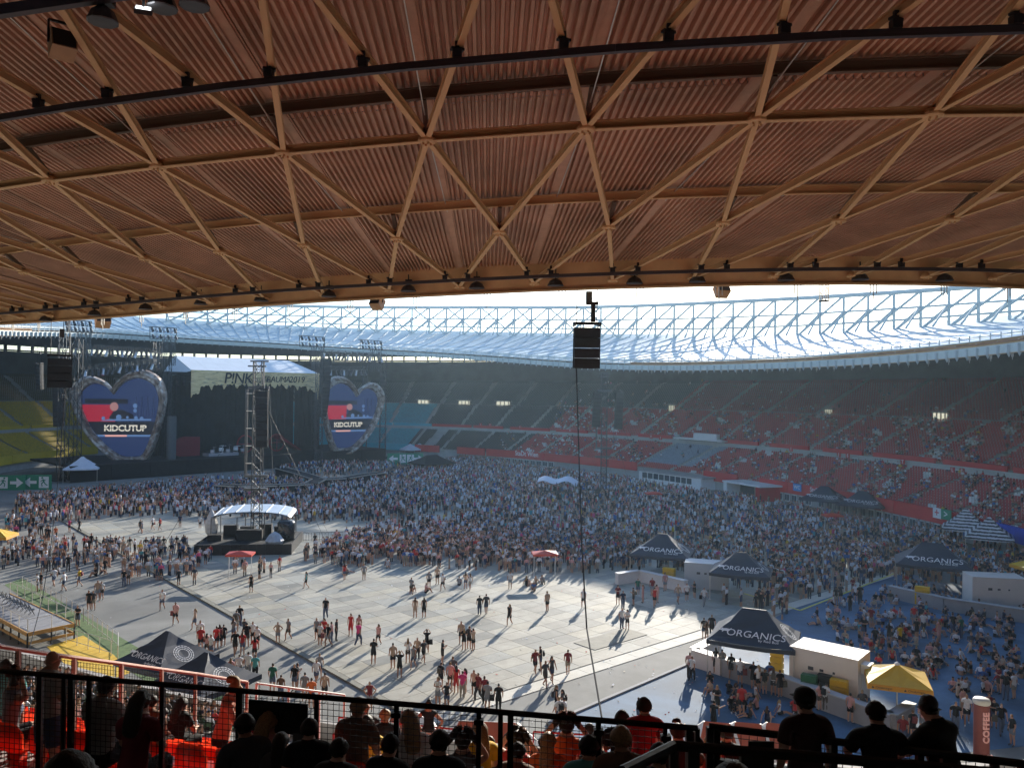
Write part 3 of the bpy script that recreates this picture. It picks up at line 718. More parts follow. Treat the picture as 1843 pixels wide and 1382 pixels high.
b = MB(); b.box(((xl + xr) / 2, 15.5, DZ + 19.3), (xr - xl + 1, 13, .5)); b.build('ceiling_grid', M_black, stage)
# canopy: a pitched white roof seen above the banner
M_canopy = mat('canopy_white', (0.62, 0.66, 0.70), 0.5, var=0.06, scale=0.3)
yF, yB = 7.5, 22
xA, zA = splane(344, 669, yF); xB, zB = splane(574, 671, yF); xC, zC = splane(313, 643, yB); xD, zD = splane(520, 648, yB)
zF = (zA + zB) / 2; zK = (zC + zD) / 2
b = MB(); n = 8
top_pts = []
for k in range(n + 1):
    f = k / n; pf = Vector((xA + (xB - xA) * f, yF, zF)); pb = Vector((xC + (xD - xC) * f, yB, zK)); top_pts.append((pf, pb))
for k in range(n):
    (a0, a1), (c0, c1) = top_pts[k], top_pts[k + 1]; nrm = Vector((0, 0, .12))
    bb = MB(); g = (c0 - a0) * 0.006
    vs = [a0 + g, c0 - g, c1 - g, a1 + g]; bb.add([v + nrm for v in vs] + [v - nrm for v in vs], [(0, 1, 2, 3), (7, 6, 5, 4), (0, 4, 5, 1), (1, 5, 6, 2), (2, 6, 7, 3), (3, 7, 4, 0)])
    bb.build('canopy_sheet', M_canopy, stage)
for g3 in ([(xA, yF, zF - .1), (xA - 1, yB, zF - 2), (xC, yB, zK - .1)], [(xB, yF, zF - .1), (xB + 1, yB, zF - 2), (xD, yB, zK - .1)]): MB().add(g3, [(0, 1, 2)]).build('canopy_gable', M_canopy, stage)
# painted banner with a ragged lower edge
mb_ = bpy.data.materials.new('banner_paint'); mb_.use_nodes = True; nn = mb_.node_tree.nodes; ll = mb_.node_tree.links; bs = nn['Principled BSDF']; bs.inputs['Roughness'].default_value = .8
tc = nn.new('ShaderNodeTexCoord'); mp = nn.new('ShaderNodeMapping'); mp.inputs['Scale'].default_value = (0.22, 1, 1.4); mp.inputs['Rotation'].default_value = (0, .5, 0)
ns = nn.new('ShaderNodeTexNoise'); ns.inputs['Scale'].default_value = 1.6; ns.inputs['Detail'].default_value = 6; ns.inputs['Distortion'].default_value = 1.2
rp = nn.new('ShaderNodeValToRGB'); e_ = rp.color_ramp.elements; e_[0].position = .30; e_[0].color = (.22, .20, .17, 1); e_[1].position = .72; e_[1].color = (.82, .66, .36, 1)
x_ = rp.color_ramp.elements.new(.44); x_.color = (.66, .50, .25, 1)
ll.new(tc.outputs['Object'], mp.inputs[0]); ll.new(mp.outputs[0], ns.inputs['Vector']); ll.new(ns.outputs[0], rp.inputs[0]); ll.new(rp.outputs[0], bs.inputs['Base Color'])
M_banner = mb_; MATS['banner_paint'] = mb_
_, zbot = splane(460, 700, yF)
b = MB(); n = 90; vs = []; 
for k in range(n + 1):
    f = k / n; x = xA + (xB - xA) * f; e = abs(f - .5) * 2
    zb = zbot + (1.0 - e ** 3) * .9 - (e > .84) * (e - .84) * 14 + .75 * math.sin(k * 1.1) * math.sin(k * .37) + .3 * math.sin(k * 2.3)
    vs += [(x, yF - .25, zF + .1), (x, yF - .25 - .1 * math.sin(k * .8), zb)]
b.add(vs, [(2 * k, 2 * k + 1, 2 * k + 3, 2 * k + 2) for k in range(n)]); b.add([(v[0], v[1] + .25, v[2]) for v in vs], [(2 * k + 2, 2 * k + 3, 2 * k + 1, 2 * k) for k in range(n)])
banner = b.build('banner', M_banner, stage)
M_ink = mat('ink_black', (0.02, 0.016, 0.02), 0.7, var=0)
def stext(body, fx, size, **kw):
    M = Matrix.Translation((xA + (xB - xA) * fx, yF - .42, (zF + zbot) / 2 + .35 + kw.pop('dz', 0))) @ Matrix.Rotation(math.pi / 2, 4, 'X')
    o = text_mesh(body, size, M_ink, 'lettering', banner, M, world=False, extrude=.02, **kw); return o
stext('P!NK', .335, 3.6, spacing=.92, shear=.15, offset=.03)
stext('beautiful', .50, 1.9, shear=.35, dz=-.2); stext('TRAUMA', .63, 2.1, shear=.2, spacing=.9); stext('2019', .80, 2.3, shear=.2)
# stage towers
M_towb = mat('tower_truss', (0.045, 0.05, 0.055), 0.5, 0.5, var=0.2, scale=2)
for px, py, yo in ((302, 640, 8), (311, 640, 21), (568, 690, 8), (560, 690, 21)):
    x, z = splane(px, py, yo); truss_mb((x, yo, DZ), (x, yo, max(z, 20)), 1.3, .12).build('tower_truss', M_towb, stage)
# inner lights
for k in range(26):
    f = (k + .5) / 26; x = xl + (xr - xl) * f; b = MB(); b.tube([(x, 10.5, DZ + 17.2), (x, 10.2, DZ + 16.5)], .22, 6); b.box((x, 10.5, DZ + 17.4), (.5, .3, .35)); b.build('stage_lamp', M_lens if k % 4 == 0 else M_lamp, stage)
# band gear
def spos(px, py, yo):
    x, z = splane(px, py, yo); return x
M_redset = mat('red_scenery', (0.17, 0.012, 0.022), 0.6, var=0.15)
b = MB(); x = spos(345, 815, 9)
pts = [(x + 3.4 * math.cos(a) - 1, 9, DZ + 2.0 + 2.6 * math.sin(a)) for a in np.linspace(R(100), R(260), 9)] + [(x + 2, 9, DZ - .2), (x + 2, 9, DZ + 4.4)]
b.add([(p[0], 9, max(p[2], DZ)) for p in pts] + [(p[0], 10, max(p[2], DZ)) for p in pts], [tuple(range(11)), tuple(range(21, 10, -1))] + [(k, (k + 1) % 11, (k + 1) % 11 + 11, k + 11) for k in range(11)]); b.build('curved_wall', M_redset, stage)
for k, px in enumerate((382, 398, 410, 424, 436)):
    x = spos(px, 820, 8); b = MB(); b.lathe([(.5, 0), (.55, .1), (.55, .7), (.5, .8)], (x, 8, DZ + .5 + .4 * (k % 2)), 10); b.lathe([(.9, 0), (.05, .12)], (x + .6, 8.4, DZ + 1.9 + .2 * (k % 3)), 10); b.tube([(x + .6, 8.4, DZ), (x + .6, 8.4, DZ + 2)], .05); b.build('drum', M_white if k % 2 else M_lens, stage)
b = MB(); x = spos(408, 832, 3.2); b.box((x, 6, DZ + .35), (7.5, 3, .7)); b.build('drum_riser', M_lens, stage)
for px in (441, 560 - 62):
    x = spos(px, 812, 9); b = MB()
    for k in range(20): a = k * math.pi / 10; b.bar((x + 2.1 * math.cos(a), 9, DZ + 2.3 + 2.1 * math.sin(a)), (x + 2.1 * math.cos(a + .314), 9, DZ + 2.3 + 2.1 * math.sin(a + .314)), .3, .3)
    b.bar((x - 2, 9, DZ + 2.3), (x + 2, 9, DZ + 2.3), .15); b.bar((x, 9, DZ), (x, 9, DZ + 4.4), .15); b.build('scenery_wheel', M_redset, stage)
b = MB(); x0, x1 = spos(500, 815, 9), spos(538, 825, 9); b.add([(x0, 8, DZ + 4.2), (x1, 8, DZ + .3), (x1, 11, DZ + .3), (x0, 11, DZ + 4.2), (x0, 8, DZ + 3.2), (x1, 8, DZ), (x1, 11, DZ), (x0, 11, DZ + 3.2)], [(0, 1, 2, 3), (7, 6, 5, 4), (0, 4, 5, 1), (3, 2, 6, 7), (1, 5, 6, 2), (0, 3, 7, 4)]); b.build('red_ramp', M_redset, stage)
b = MB(); x, z = splane(312, 800, 3); b.lathe([(1.0, 0), (1.0, 9.5)], (x, 4, DZ), 12); b.build('grey_column', mat('grey_drape', (.09, .10, .105), .8), stage)
# thrust catwalk in front of the stage
def ribbon(name, pix, z, w_, m, label, cat):
    P = [at_z(x, y, z) for x, y in pix]; b = MB()
    e = empty(name, (P[0].x, P[0].y, 0), 0, label, cat)
    for k in range(len(P) - 1):
        b = MB(); b.bar(P[k] - Vector((0, 0, z / 2)), P[k + 1] - Vector((0, 0, z / 2)), w_, z - .02); b.build('catwalk_block', m, e, True)
        b = MB(); s_ = (P[k + 1] - P[k]).cross(Vector((0, 0, 1))).normalized() * (w_ / 2 + .05)
        for q in (-1, 1): b.bar(P[k] + s_ * q, P[k + 1] + s_ * q, .12, .2)
        b.build('edge_light', M_galv, e, True)
ribbon('thrust_catwalk', [(506, 842), (540, 851), (575, 862), (560, 870), (500, 873), (430, 874), (393, 872)], 1.7, 2.6, M_black, 'black catwalk branch curving across the crowd towards the panel floor', 'catwalk')
ribbon('thrust_catwalk', [(578, 862), (620, 860), (660, 853), (688, 850)], 1.7, 2.4, M_black, 'short black catwalk branch reaching towards the turquoise seats', 'catwalk')

# ------------------------------------------------------------------ heart shaped screens
mh = bpy.data.materials.new('heart_metal'); mh.use_nodes = True; nn = mh.node_tree.nodes; ll = mh.node_tree.links; bs = nn['Principled BSDF']; bs.inputs['Roughness'].default_value = .5; bs.inputs['Metallic'].default_value = .35
tc = nn.new('ShaderNodeTexCoord'); ns = nn.new('ShaderNodeTexNoise'); ns.inputs['Scale'].default_value = .55; ns.inputs['Detail'].default_value = 8; ns.inputs['Distortion'].default_value = 1.5
rp = nn.new('ShaderNodeValToRGB'); e_ = rp.color_ramp.elements; e_[0].position = .32; e_[0].color = (.10, .075, .065, 1); e_[1].position = .66; e_[1].color = (.60, .57, .53, 1)
x_ = rp.color_ramp.elements.new(.48); x_.color = (.30, .22, .17, 1)
bp = nn.new('ShaderNodeBump'); bp.inputs['Distance'].default_value = .2; bp.inputs['Strength'].default_value = .6
ll.new(tc.outputs['Object'], ns.inputs['Vector']); ll.new(ns.outputs[0], rp.inputs[0]); ll.new(rp.outputs[0], bs.inputs['Base Color']); ll.new(ns.outputs[0], bp.inputs['Height']); ll.new(bp.outputs[0], bs.inputs['Normal'])
M_heart = mh
def scr(name, c, s=1.0): return mat(name, (0, 0, 0), 0.4, emit=c, estr=s, var=0)
S_blue, S_red, S_dark, S_white, S_sky, S_skin, S_pink = (scr('screen_blue', (.008, .018, .065), 0.7), scr('screen_red', (.40, .012, .04), .38), scr('screen_dark', (.004, .005, .012), .6), scr('screen_white', (.75, .72, .62), .42),
    scr('screen_pale', (.10, .20, .42), .42), scr('screen_skin', (.5, .25, .25), .32), scr('screen_bar', (.7, .35, .3), .5))
def heart_outline(mirror=1):
    """leaning heart with one taller lobe and a blunt foot; x -1..1, z 0..1"""
    K = [(-.15, .79), (-.30, .87), (-.6, .925), (-.84, .885), (-.98, .80), (-1.0, .70), (-.91, .556), (-.70, .347), (-.43, .19), (-.154, .075), (.08, .01), (.30, .0), (.55, .012), (.68, .10), (.78, .22), (.88, .38), (.965, .556), (1.0, .70), (.97, .80), (.88, .90), (.67, .972), (.43, 1.0), (.16, .955), (-.04, .87)]
    Q_ = []; n = len(K)
    for k in range(n):
        a, b_, c, d = [Vector((*K[(k + q) % n], 0)) for q in (-1, 0, 1, 2)]
        for t in (0, .25, .5, .75):
            if k == n - 1 or k == 0: p = b_.lerp(c, t)
            else: p = .5 * ((2 * b_) + (c - a) * t + (2 * a - 5 * b_ + 4 * c - d) * t * t + (3 * b_ - a - 3 * c + d) * t ** 3)
            Q_.append((p.x * mirror, p.y))
    return Q_ if mirror > 0 else Q_[::-1]
def heart(px_c, py_b, py_t, wid, yaw, label, lobe, D):
    base = at_D(px_c, py_b, D); topz = at_D(px_c, py_t, D).z; H_ = topz - base.z
    e = empty('heart_screen', tuple(base), yaw, label, 'screen', 'heart shaped screens beside the stage')
    mi = 1 if lobe > 0 else -1; O = heart_outline(mi); n = len(O); cx, cy = .12 * mi, .50
    def ringp(f, y, grow=0.0):
        out = []
        for (x, z) in O: out.append((((x - cx) * f + cx) * wid / 2, y, ((z - cy) * f + cy) * H_))
        return out
    prof = [(0.94, 2.0), (1.0, .8), (.99, -.7), (.95, -1.7), (.905, -1.5), (.88, -.7), (.865, -1.1), (.83, -.8), (.81, .25)]
    b = MB(); vs = []
    for f, y in prof: vs += ringp(f, y)
    b.add(vs, [(a * n + k, a * n + (k + 1) % n, (a + 1) * n + (k + 1) % n, (a + 1) * n + k) for a in range(len(prof) - 1) for k in range(n)])
    b.build('frame', M_heart, e, smooth=True)
    b = MB(); rg = ringp(.82, .2); b.add(rg, [tuple(range(n))[::-1]]); rg = ringp(.96, 1.5); b.add(rg, [tuple(range(n))])
    s_ = b.build('screen', S_blue, e)
    f = .81
    def inside(z):      # half width of the picture at a height
        zz = (z / H_ - cy) / f + cy; xs = [x for (x, q) in O if abs(q - zz) < .03]
        return (((min(xs) - cx) * f + cx) * wid / 2, ((max(xs) - cx) * f + cx) * wid / 2) if xs else (0, 0)
    def band(z0, z1, m, y, x0=-1, x1=1, name='picture_band'):
        b = MB(); k = 12; L_ = []
        for q in range(k + 1):
            z = z0 + (z1 - z0) * q / k; a, c = inside(z); a += .05; c -= .05; w_ = c - a
            L_.append((a + w_ * (x0 + 1) / 2, a + w_ * (x1 + 1) / 2, z))
        vs = [v for a, c, z in L_ for v in ((a, y, z), (c, y, z))]; b.add(vs, [(2 * q, 2 * q + 1, 2 * q + 3, 2 * q + 2) for q in range(k)]); return b.build(name, m, s_)
    band(.455 * H_, .63 * H_, S_red, .16, -1, -.2, 'red_picture'); band(.30 * H_, .455 * H_, S_dark, .15); band(.30 * H_, .32 * H_, S_sky, .13, -1, .98, 'blue_bar'); band(.30 * H_, .318 * H_, S_pink, .11, -.72, .1, 'pink_bar')
    band(.64 * H_, .69 * H_, S_dark, .15, -.9, .2, 'skyline')
    # the performer behind the desk
    b = MB()
    def disc(c, r_, k=14): b.add([(c[0] + r_ * math.cos(2 * math.pi * q / k), .09, c[1] + r_ * 1.1 * math.sin(2 * math.pi * q / k)) for q in range(k)], [tuple(range(k))])
    disc((-.05 * wid, .61 * H_), .045 * wid); b.build('face_picture', S_skin, s_)
    b = MB(); b.add([(-.05 * wid, .10, .57 * H_), (-.10 * wid, .10, .50 * H_), (-.09 * wid, .10, .465 * H_), (.16 * wid, .10, .465 * H_), (.15 * wid, .10, .53 * H_), (.03 * wid, .10, .58 * H_)], [tuple(range(6))]); b.build('torso_picture', S_dark, s_)
    b = MB()
    for q, (u, v, r_) in enumerate(((-.16, .49, .02), (.0, .5, .03), (.09, .50, .015), (.18, .495, .02), (.24, .49, .02), (.17, .62, .025), (.17, .57, .02))): disc((u * wid, v * H_), r_ * wid, 7)
    b.add([(-.2 * wid, .095, .462 * H_), (.34 * wid, .095, .468 * H_), (.34 * wid, .095, .485 * H_), (-.1 * wid, .095, .48 * H_)], [(0, 1, 2, 3)]); b.build('desk_picture', S_sky, s_)
    for q in range(7):
        b = MB(); x = (.20 + .03 * q) * wid; b.bar((x, .12, .5 * H_), (x + (.01 if q % 2 else -.02) * wid, .12, .72 * H_), .10, .02); b.build('truss_picture', S_dark, s_)
    M = Matrix.Translation((.07 * wid * mi, .02, .385 * H_)) @ Matrix.Rotation(math.pi / 2, 4, 'X')
    t = text_mesh('KIDCUTUP', .094 * wid, S_white, 'lettering', s_, M, world=False, spacing=.95, offset=.06, extrude=.0)
    b = MB(); xo = .07 * wid * mi; b.add([(xo - .28 * wid, -.01, .384 * H_), (xo + .28 * wid, -.01, .384 * H_), (xo + .28 * wid, -.01, .390 * H_), (xo - .28 * wid, -.01, .390 * H_)], [(0, 1, 2, 3)]); b.build('lettering_cut', S_dark, s_)
    return e
DL, DR = 176.0, 211.0
hl = heart(212, 838, 664, 19.8, R(10), 'heart shaped screen in a weathered metal frame beside the yellow seats', 0.10, DL)
hr = heart(634, 819, 677, 17.6, R(33), 'heart shaped screen in a weathered metal frame beside the turquoise seats', -0.10, DR)

# ------------------------------------------------------------------ rigs around the stage
def light_truss(pxa, pxb, D0, D1, label, rows=2, n=16):
    A, B_ = at_D(*pxa, D0), at_D(*pxb, D1); e = empty('light_truss', tuple(A), 0, label, 'light rig', 'lamp trusses around the stage')
    truss_mb(A, B_, .9, .08, b=None).build('truss', M_truss, e, True)
    d = (B_ - A)
    for k in range(n):
        p = A + d * ((k + .5) / n) + Vector((0, 0, -.5)); b = MB(); b.box((p.x, p.y, p.z - .1), (.5, .4, .3)); b.tube([p + Vector((0, 0, -.2)), p + Vector((.5 * math.sin(k), -.5, -1.5))], [.22, .32], 7); b.build('stage_lamp', M_lens if k % 3 == 0 else M_lamp, e, True)
light_truss((132, 622), (292, 632), 172, 190, 'row of lamps on a truss above the heart screen at the yellow seats', n=18)
light_truss((150, 662), (290, 648), 166, 178, 'slanting truss with lamps just above the heart screen at the yellow seats', n=14)
light_truss((580, 632), (690, 640), 205, 222, 'row of lamps on a truss above the heart screen at the turquoise seats', n=16)
light_truss((592, 662), (660, 663), 200, 212, 'lower truss with lamps above the heart screen at the turquoise seats', n=9)
def light_pod(px, py, D, w_, h_, label):
    c = at_D(px, py, D); e = empty('light_pod', (c.x, c.y, c.z), SRZ, label, 'light rig', 'lamp frames on tower tops')
    b = MB()
    for s_ in (-1, 1): b.bar((-w_ / 2, 0, s_ * h_ / 2), (w_ / 2, 0, s_ * h_ / 2), .14); b.bar((s_ * w_ / 2, 0, -h_ / 2), (s_ * w_ / 2, 0, h_ / 2), .14)
    b.bar((-w_ / 2, .8, h_ / 2), (w_ / 2, .8, h_ / 2), .12); b.build('frame', M_truss, e)
    for k in range(7):
        x = -w_ / 2 + (k + .5) * w_ / 7; b = MB(); b.tube([(x, .1, h_ / 2 - .2), (x + .1, -.4, h_ / 2 - 1.1)], [.25, .34], 7); b.tube([(x + .2, 0, -h_ / 2 + 1.0), (x + .3, -.4, -h_ / 2 + .2)], [.2, .3], 7); b.build('lamp', M_lens if k % 2 else M_lamp, e)
    truss_mb((w_ * .1, .3, -h_ / 2 - 6), (w_ * .1, .3, -h_ / 2), .9, .1).build('mast', M_truss, e); truss_mb((w_ * .4, .3, -h_ / 2 - 6), (w_ * .4, .3, -h_ / 2), .9, .1).build('mast', M_truss, e)
light_pod(294, 600, 186, 6.2, 2.8, 'lamp frame above the heart at the yellow seats'); light_pod(562, 615, 206, 7.5, 2.8, 'lamp frame on a mast right of the white canopy'); light_pod(668, 621, 222, 7.5, 2.6, 'lamp frame above the turquoise seats'); light_pod(140, 587, 170, 5.5, 2.4, 'lamp frame above the yellow seats near the roof edge')
def tower(px, pyb, pyt, D, s_, label):
    P = at_D(px, pyb, D); P.z = 0; Q = Vector((P.x, P.y, at_D(px, pyt, D).z)); e = empty('truss_tower', tuple(P), 0, label, 'tower', 'truss towers of the stage')
    truss_mb(P, Q, s_, .13, b=None).build('mast', M_towb, e, True)
    b = MB(); b.box((P.x, P.y, .15), (s_ * 2, s_ * 2, .3)); b.build('base', M_black, e, True)
tower(112, 868, 600, 163, 1.5, 'slim truss tower at the far end of the stage by the white tent'); tower(134, 866, 610, 168, 1.7, 'truss tower behind the heart screen at the yellow seats')
tower(280, 850, 615, 186, 1.4, 'truss tower between heart screen and stage opening'); tower(573, 835, 640, 200, 1.6, 'truss tower at the canopy end next to the second heart')
tower(688, 828, 640, 226, 1.6, 'truss tower outside the second heart by turquoise seats'); tower(655, 830, 655, 224, 1.2, 'thin truss tower behind the second heart')
line_array(at_D(587, 645, 200), 14, 2.2, 1.05, 1.6, SRZ, .0, 'tall black speaker column between canopy and second heart', curve=.02, cable=2)
line_array(at_D(690, 678, 222), 10, 1.5, 1.05, 1.4, SRZ + .5, .0, 'black speaker column at the outer edge of the second heart', curve=.03, cable=2)
line_array(at_D(106, 690, 168), 9, 1.9, 1.0, 1.5, SRZ - .6, .0, 'black speaker column behind the yellow seats tower', curve=.02, cable=2)
line_array(at_D(71, 655, 175), 7, 1.1, .8, 1.2, SRZ - .9, .0, 'small black speaker column hanging before the yellow seats', curve=.02, cable=4)

# ------------------------------------------------------------------ delay towers
def delay_tower(px, pyb, pyt, label, arr, lab2):
    P = at_z(px, pyb, 0); D = P.y; zt = at_D(px, pyt, D).z
    e = empty('delay_tower', tuple(P), 0, label, 'tower', 'speaker towers on the field')
    truss_mb(P, (P.x, P.y, zt), 1.0, .09, step=1.0).build('mast', M_towb, e, True)
    b = MB(); b.box((P.x, P.y, .3), (3.6, 3.6, .6)); b.box((P.x, P.y, .9), (3.0, 1.4, .7)); b.build('ballast_base', M_black, e, True)
    b = MB(); b.bar((P.x - 1.2, P.y, zt - 3.2), (P.x + 1.3, P.y, zt - 3.2), .3, .4); b.bar((P.x - 1.0, P.y, zt), (P.x + 1.2, P.y, zt), .18); b.bar((P.x - 1.3, P.y, zt - .6), (P.x + .9, P.y, zt - .6), .18)
    b.bar((P.x + .55, P.y, zt - 3.2), (P.x + .55, P.y, zt + .1), .1); b.bar((P.x - .55, P.y, zt - 3.2), (P.x - .55, P.y, zt + .1), .1); b.build('head_frame', M_truss, e, True)
    for k in range(5):
        b = MB(); b.bar((P.x - 1.4, P.y, zt - 3.9 - k * 2.1), (P.x - .5, P.y, zt - 3.9 - k * 2.1), .18, .10); b.build('platform_bracket', M_galv, e, True)
    b = MB(); b.bar((P.x - 1.4, P.y, zt - 14), (P.x - 1.4, P.y, zt - 3.4), .12, .3); b.bar((P.x + 1.9, P.y, zt - 14), (P.x + 1.3, P.y, zt - 3.0), .05); b.build('ladder', M_truss, e, True)
    b = MB(); b.bar((P.x - 1.5, P.y - .2, zt - 13.8), (P.x + 1.4, P.y - .2, zt - 13.8), .5, .35); b.bar((P.x - 1.5, P.y - .2, zt - 15.4), (P.x + 1.3, P.y - .2, zt - 15.4), .5, .35); b.build('service_platform', M_truss, e, True)
    for dx, dy in ((-12, -6), (12, -4), (8, 12)):
        b = MB(); b.tube([(P.x + dx * .8, P.y + dy * .8, .2), (P.x, P.y, zt - 3.5)], .02, 4); b.build('guy_wire', M_dark, e, True)
    for k, dx in enumerate(arr):
        line_array((P.x + dx, P.y - .9, zt - 3.6), 9, 1.35, .74 if k == 0 else .7, .9, 0.2, .0, lab2[k], curve=.016, cable=.6, group='speaker columns on the delay towers')
delay_tower(461, 985, 650, 'tall black truss tower rising from the round-roofed mixing platform', [.75], ['tall black speaker column on the tower over the mixing platform'])
delay_tower(1086, 893, 672, 'thin truss tower standing in the crowd before the red stands', [2.6, -1.5], ['bluish speaker column hanging right of the thin tower in the crowd', 'glinting speaker column hanging left of the thin tower in the crowd'])

# mixing platform with an arched canopy
pc = at_z(452, 985, 0); mp_ = empty('mixing_platform', (pc.x, pc.y, 0), R(6), 'round-roofed mixing platform with black barriers among the crowd', 'platform')
b = MB(); b.box((0, 0, .55), (10.5, 9, 1.1)); b.build('deck', M_black, mp_)
M_arch = mat('arched_canopy', (0.50, 0.56, 0.62), .35, .1, var=.05, scale=.6)
b = MB(); na = 16; wA = 4.6
rows = []
for k in range(na + 1):
    a = math.pi * k / na; x = -math.cos(a) * wA; z = 3.6 + .75 * math.sin(a); rows += [(x, -.5, z), (x, 4.2, z + .3)]
b.add(rows, [(2 * k, 2 * k + 2, 2 * k + 3, 2 * k + 1) for k in range(na)]); b.add([(x, y, z - .12) for x, y, z in rows], [(2 * k, 2 * k + 1, 2 * k + 3, 2 * k + 2) for k in range(na)])
b.build('canopy', M_arch, mp_, smooth=True)
for k in range(0, na, 2):
    a = math.pi * k / na; x = -math.cos(a) * wA; z = 3.64 + .75 * math.sin(a); beam('canopy_rib', mp_.matrix_basis @ Vector((x, -.5, z)), mp_.matrix_basis @ Vector((x, 4.2, z + .3)), .08, .08, M_white, mp_)
for sx in (-wA, -1.6, 1.6, wA):
    for sy in (-.4, 4.1): beam('canopy_leg', mp_.matrix_basis @ Vector((sx, sy, 1.1)), mp_.matrix_basis @ Vector((sx, sy, 3.7)), .09, .09, M_truss, mp_)
for (x, y, w_, d_, h_) in ((-3, 2.6, 1.6, .9, 1.2), (-1, 2.8, 1.7, 1, 1.0), (1.2, 2.6, 1.5, .9, 1.3), (3, 2.2, 1.3, 1, 1.1), (0, -.8, 3.0, 1.0, 1.2), (-3.9, -1.2, 1.6, .8, .7)):
    b = MB(); b.box((x, y, 1.1 + h_ / 2), (w_, d_, h_)); b.box((x, y - d_ / 2 - .03, 1.1 + h_ * .55), (w_ * .8, .04, h_ * .5)); b.build('flight_case', M_spk, mp_)
b = MB(); b.lathe([(.95, 0), (1.05, .2), (1.05, 2.0), (.8, 2.35)], (4.3, -1.2, 1.1), 14); b.build('covered_rack', mat('tarp_black', (.015, .017, .02), .25, spec=.6), mp_, smooth=True)
b = MB(); b.lathe([(.9, 0), (1.1, .4), (.6, 1.1), (.1, 1.4)], (3.4, -3.6, 1.1), 9); b.build('grey_bundle', mat('tarp_grey', (.33, .38, .44), .6, var=.2), mp_)
b = MB(); b.lathe([(.25, 0), (.7, .5), (.8, 1.6), (.25, 3.0), (.05, 3.3)], (-5.0, 1.4, 1.1), 9); b.build('covered_spotlight', mat('tarp_pale', (.5, .5, .48), .6, var=.2), mp_)
for k in range(11):
    for y in (-4.6,):
        b = MB(); x = -5.2 + k * .98; b.box((x + .45, y, .62), (.94, .06, 1.2)); b.box((x + .45, y - .06, 1.22), (.96, .14, .06)); b.build('barrier', M_dark, mp_)
for k in range(9):
    for x in (-5.4, 5.4):
        b = MB(); y = -4.4 + k * .98; b.box((x, y + .45, .62), (.06, .94, 1.2)); b.build('barrier', M_dark, mp_)
for k, (x0, y0, x1, y1) in enumerate(((5.6, 3.6, 8.2, 3.9), (8.3, 3.9, 11.0, 4.2), (11.1, 4.2, 12.2, 1.6))):
    P, Q = mp_.matrix_basis @ Vector((x0, y0, 0)), mp_.matrix_basis @ Vector((x1, y1, 0)); e = empty('crowd_barrier', tuple(P), 0, ['steel barrier joined to the mixing platform', 'middle steel barrier behind the mixing platform', 'black barrier turning back from the mixing platform'][k], 'barrier')
    b = MB(); b.bar(P + Vector((0, 0, 1.1)), Q + Vector((0, 0, 1.1)), .06); b.bar(P + Vector((0, 0, .2)), Q + Vector((0, 0, .2)), .06); b.build('frame', M_truss, e, True)
    for q in range(9): beam('bar', P.lerp(Q, q / 8), P.lerp(Q, q / 8) + Vector((0, 0, 1.1)), .035, .035, M_truss, e)

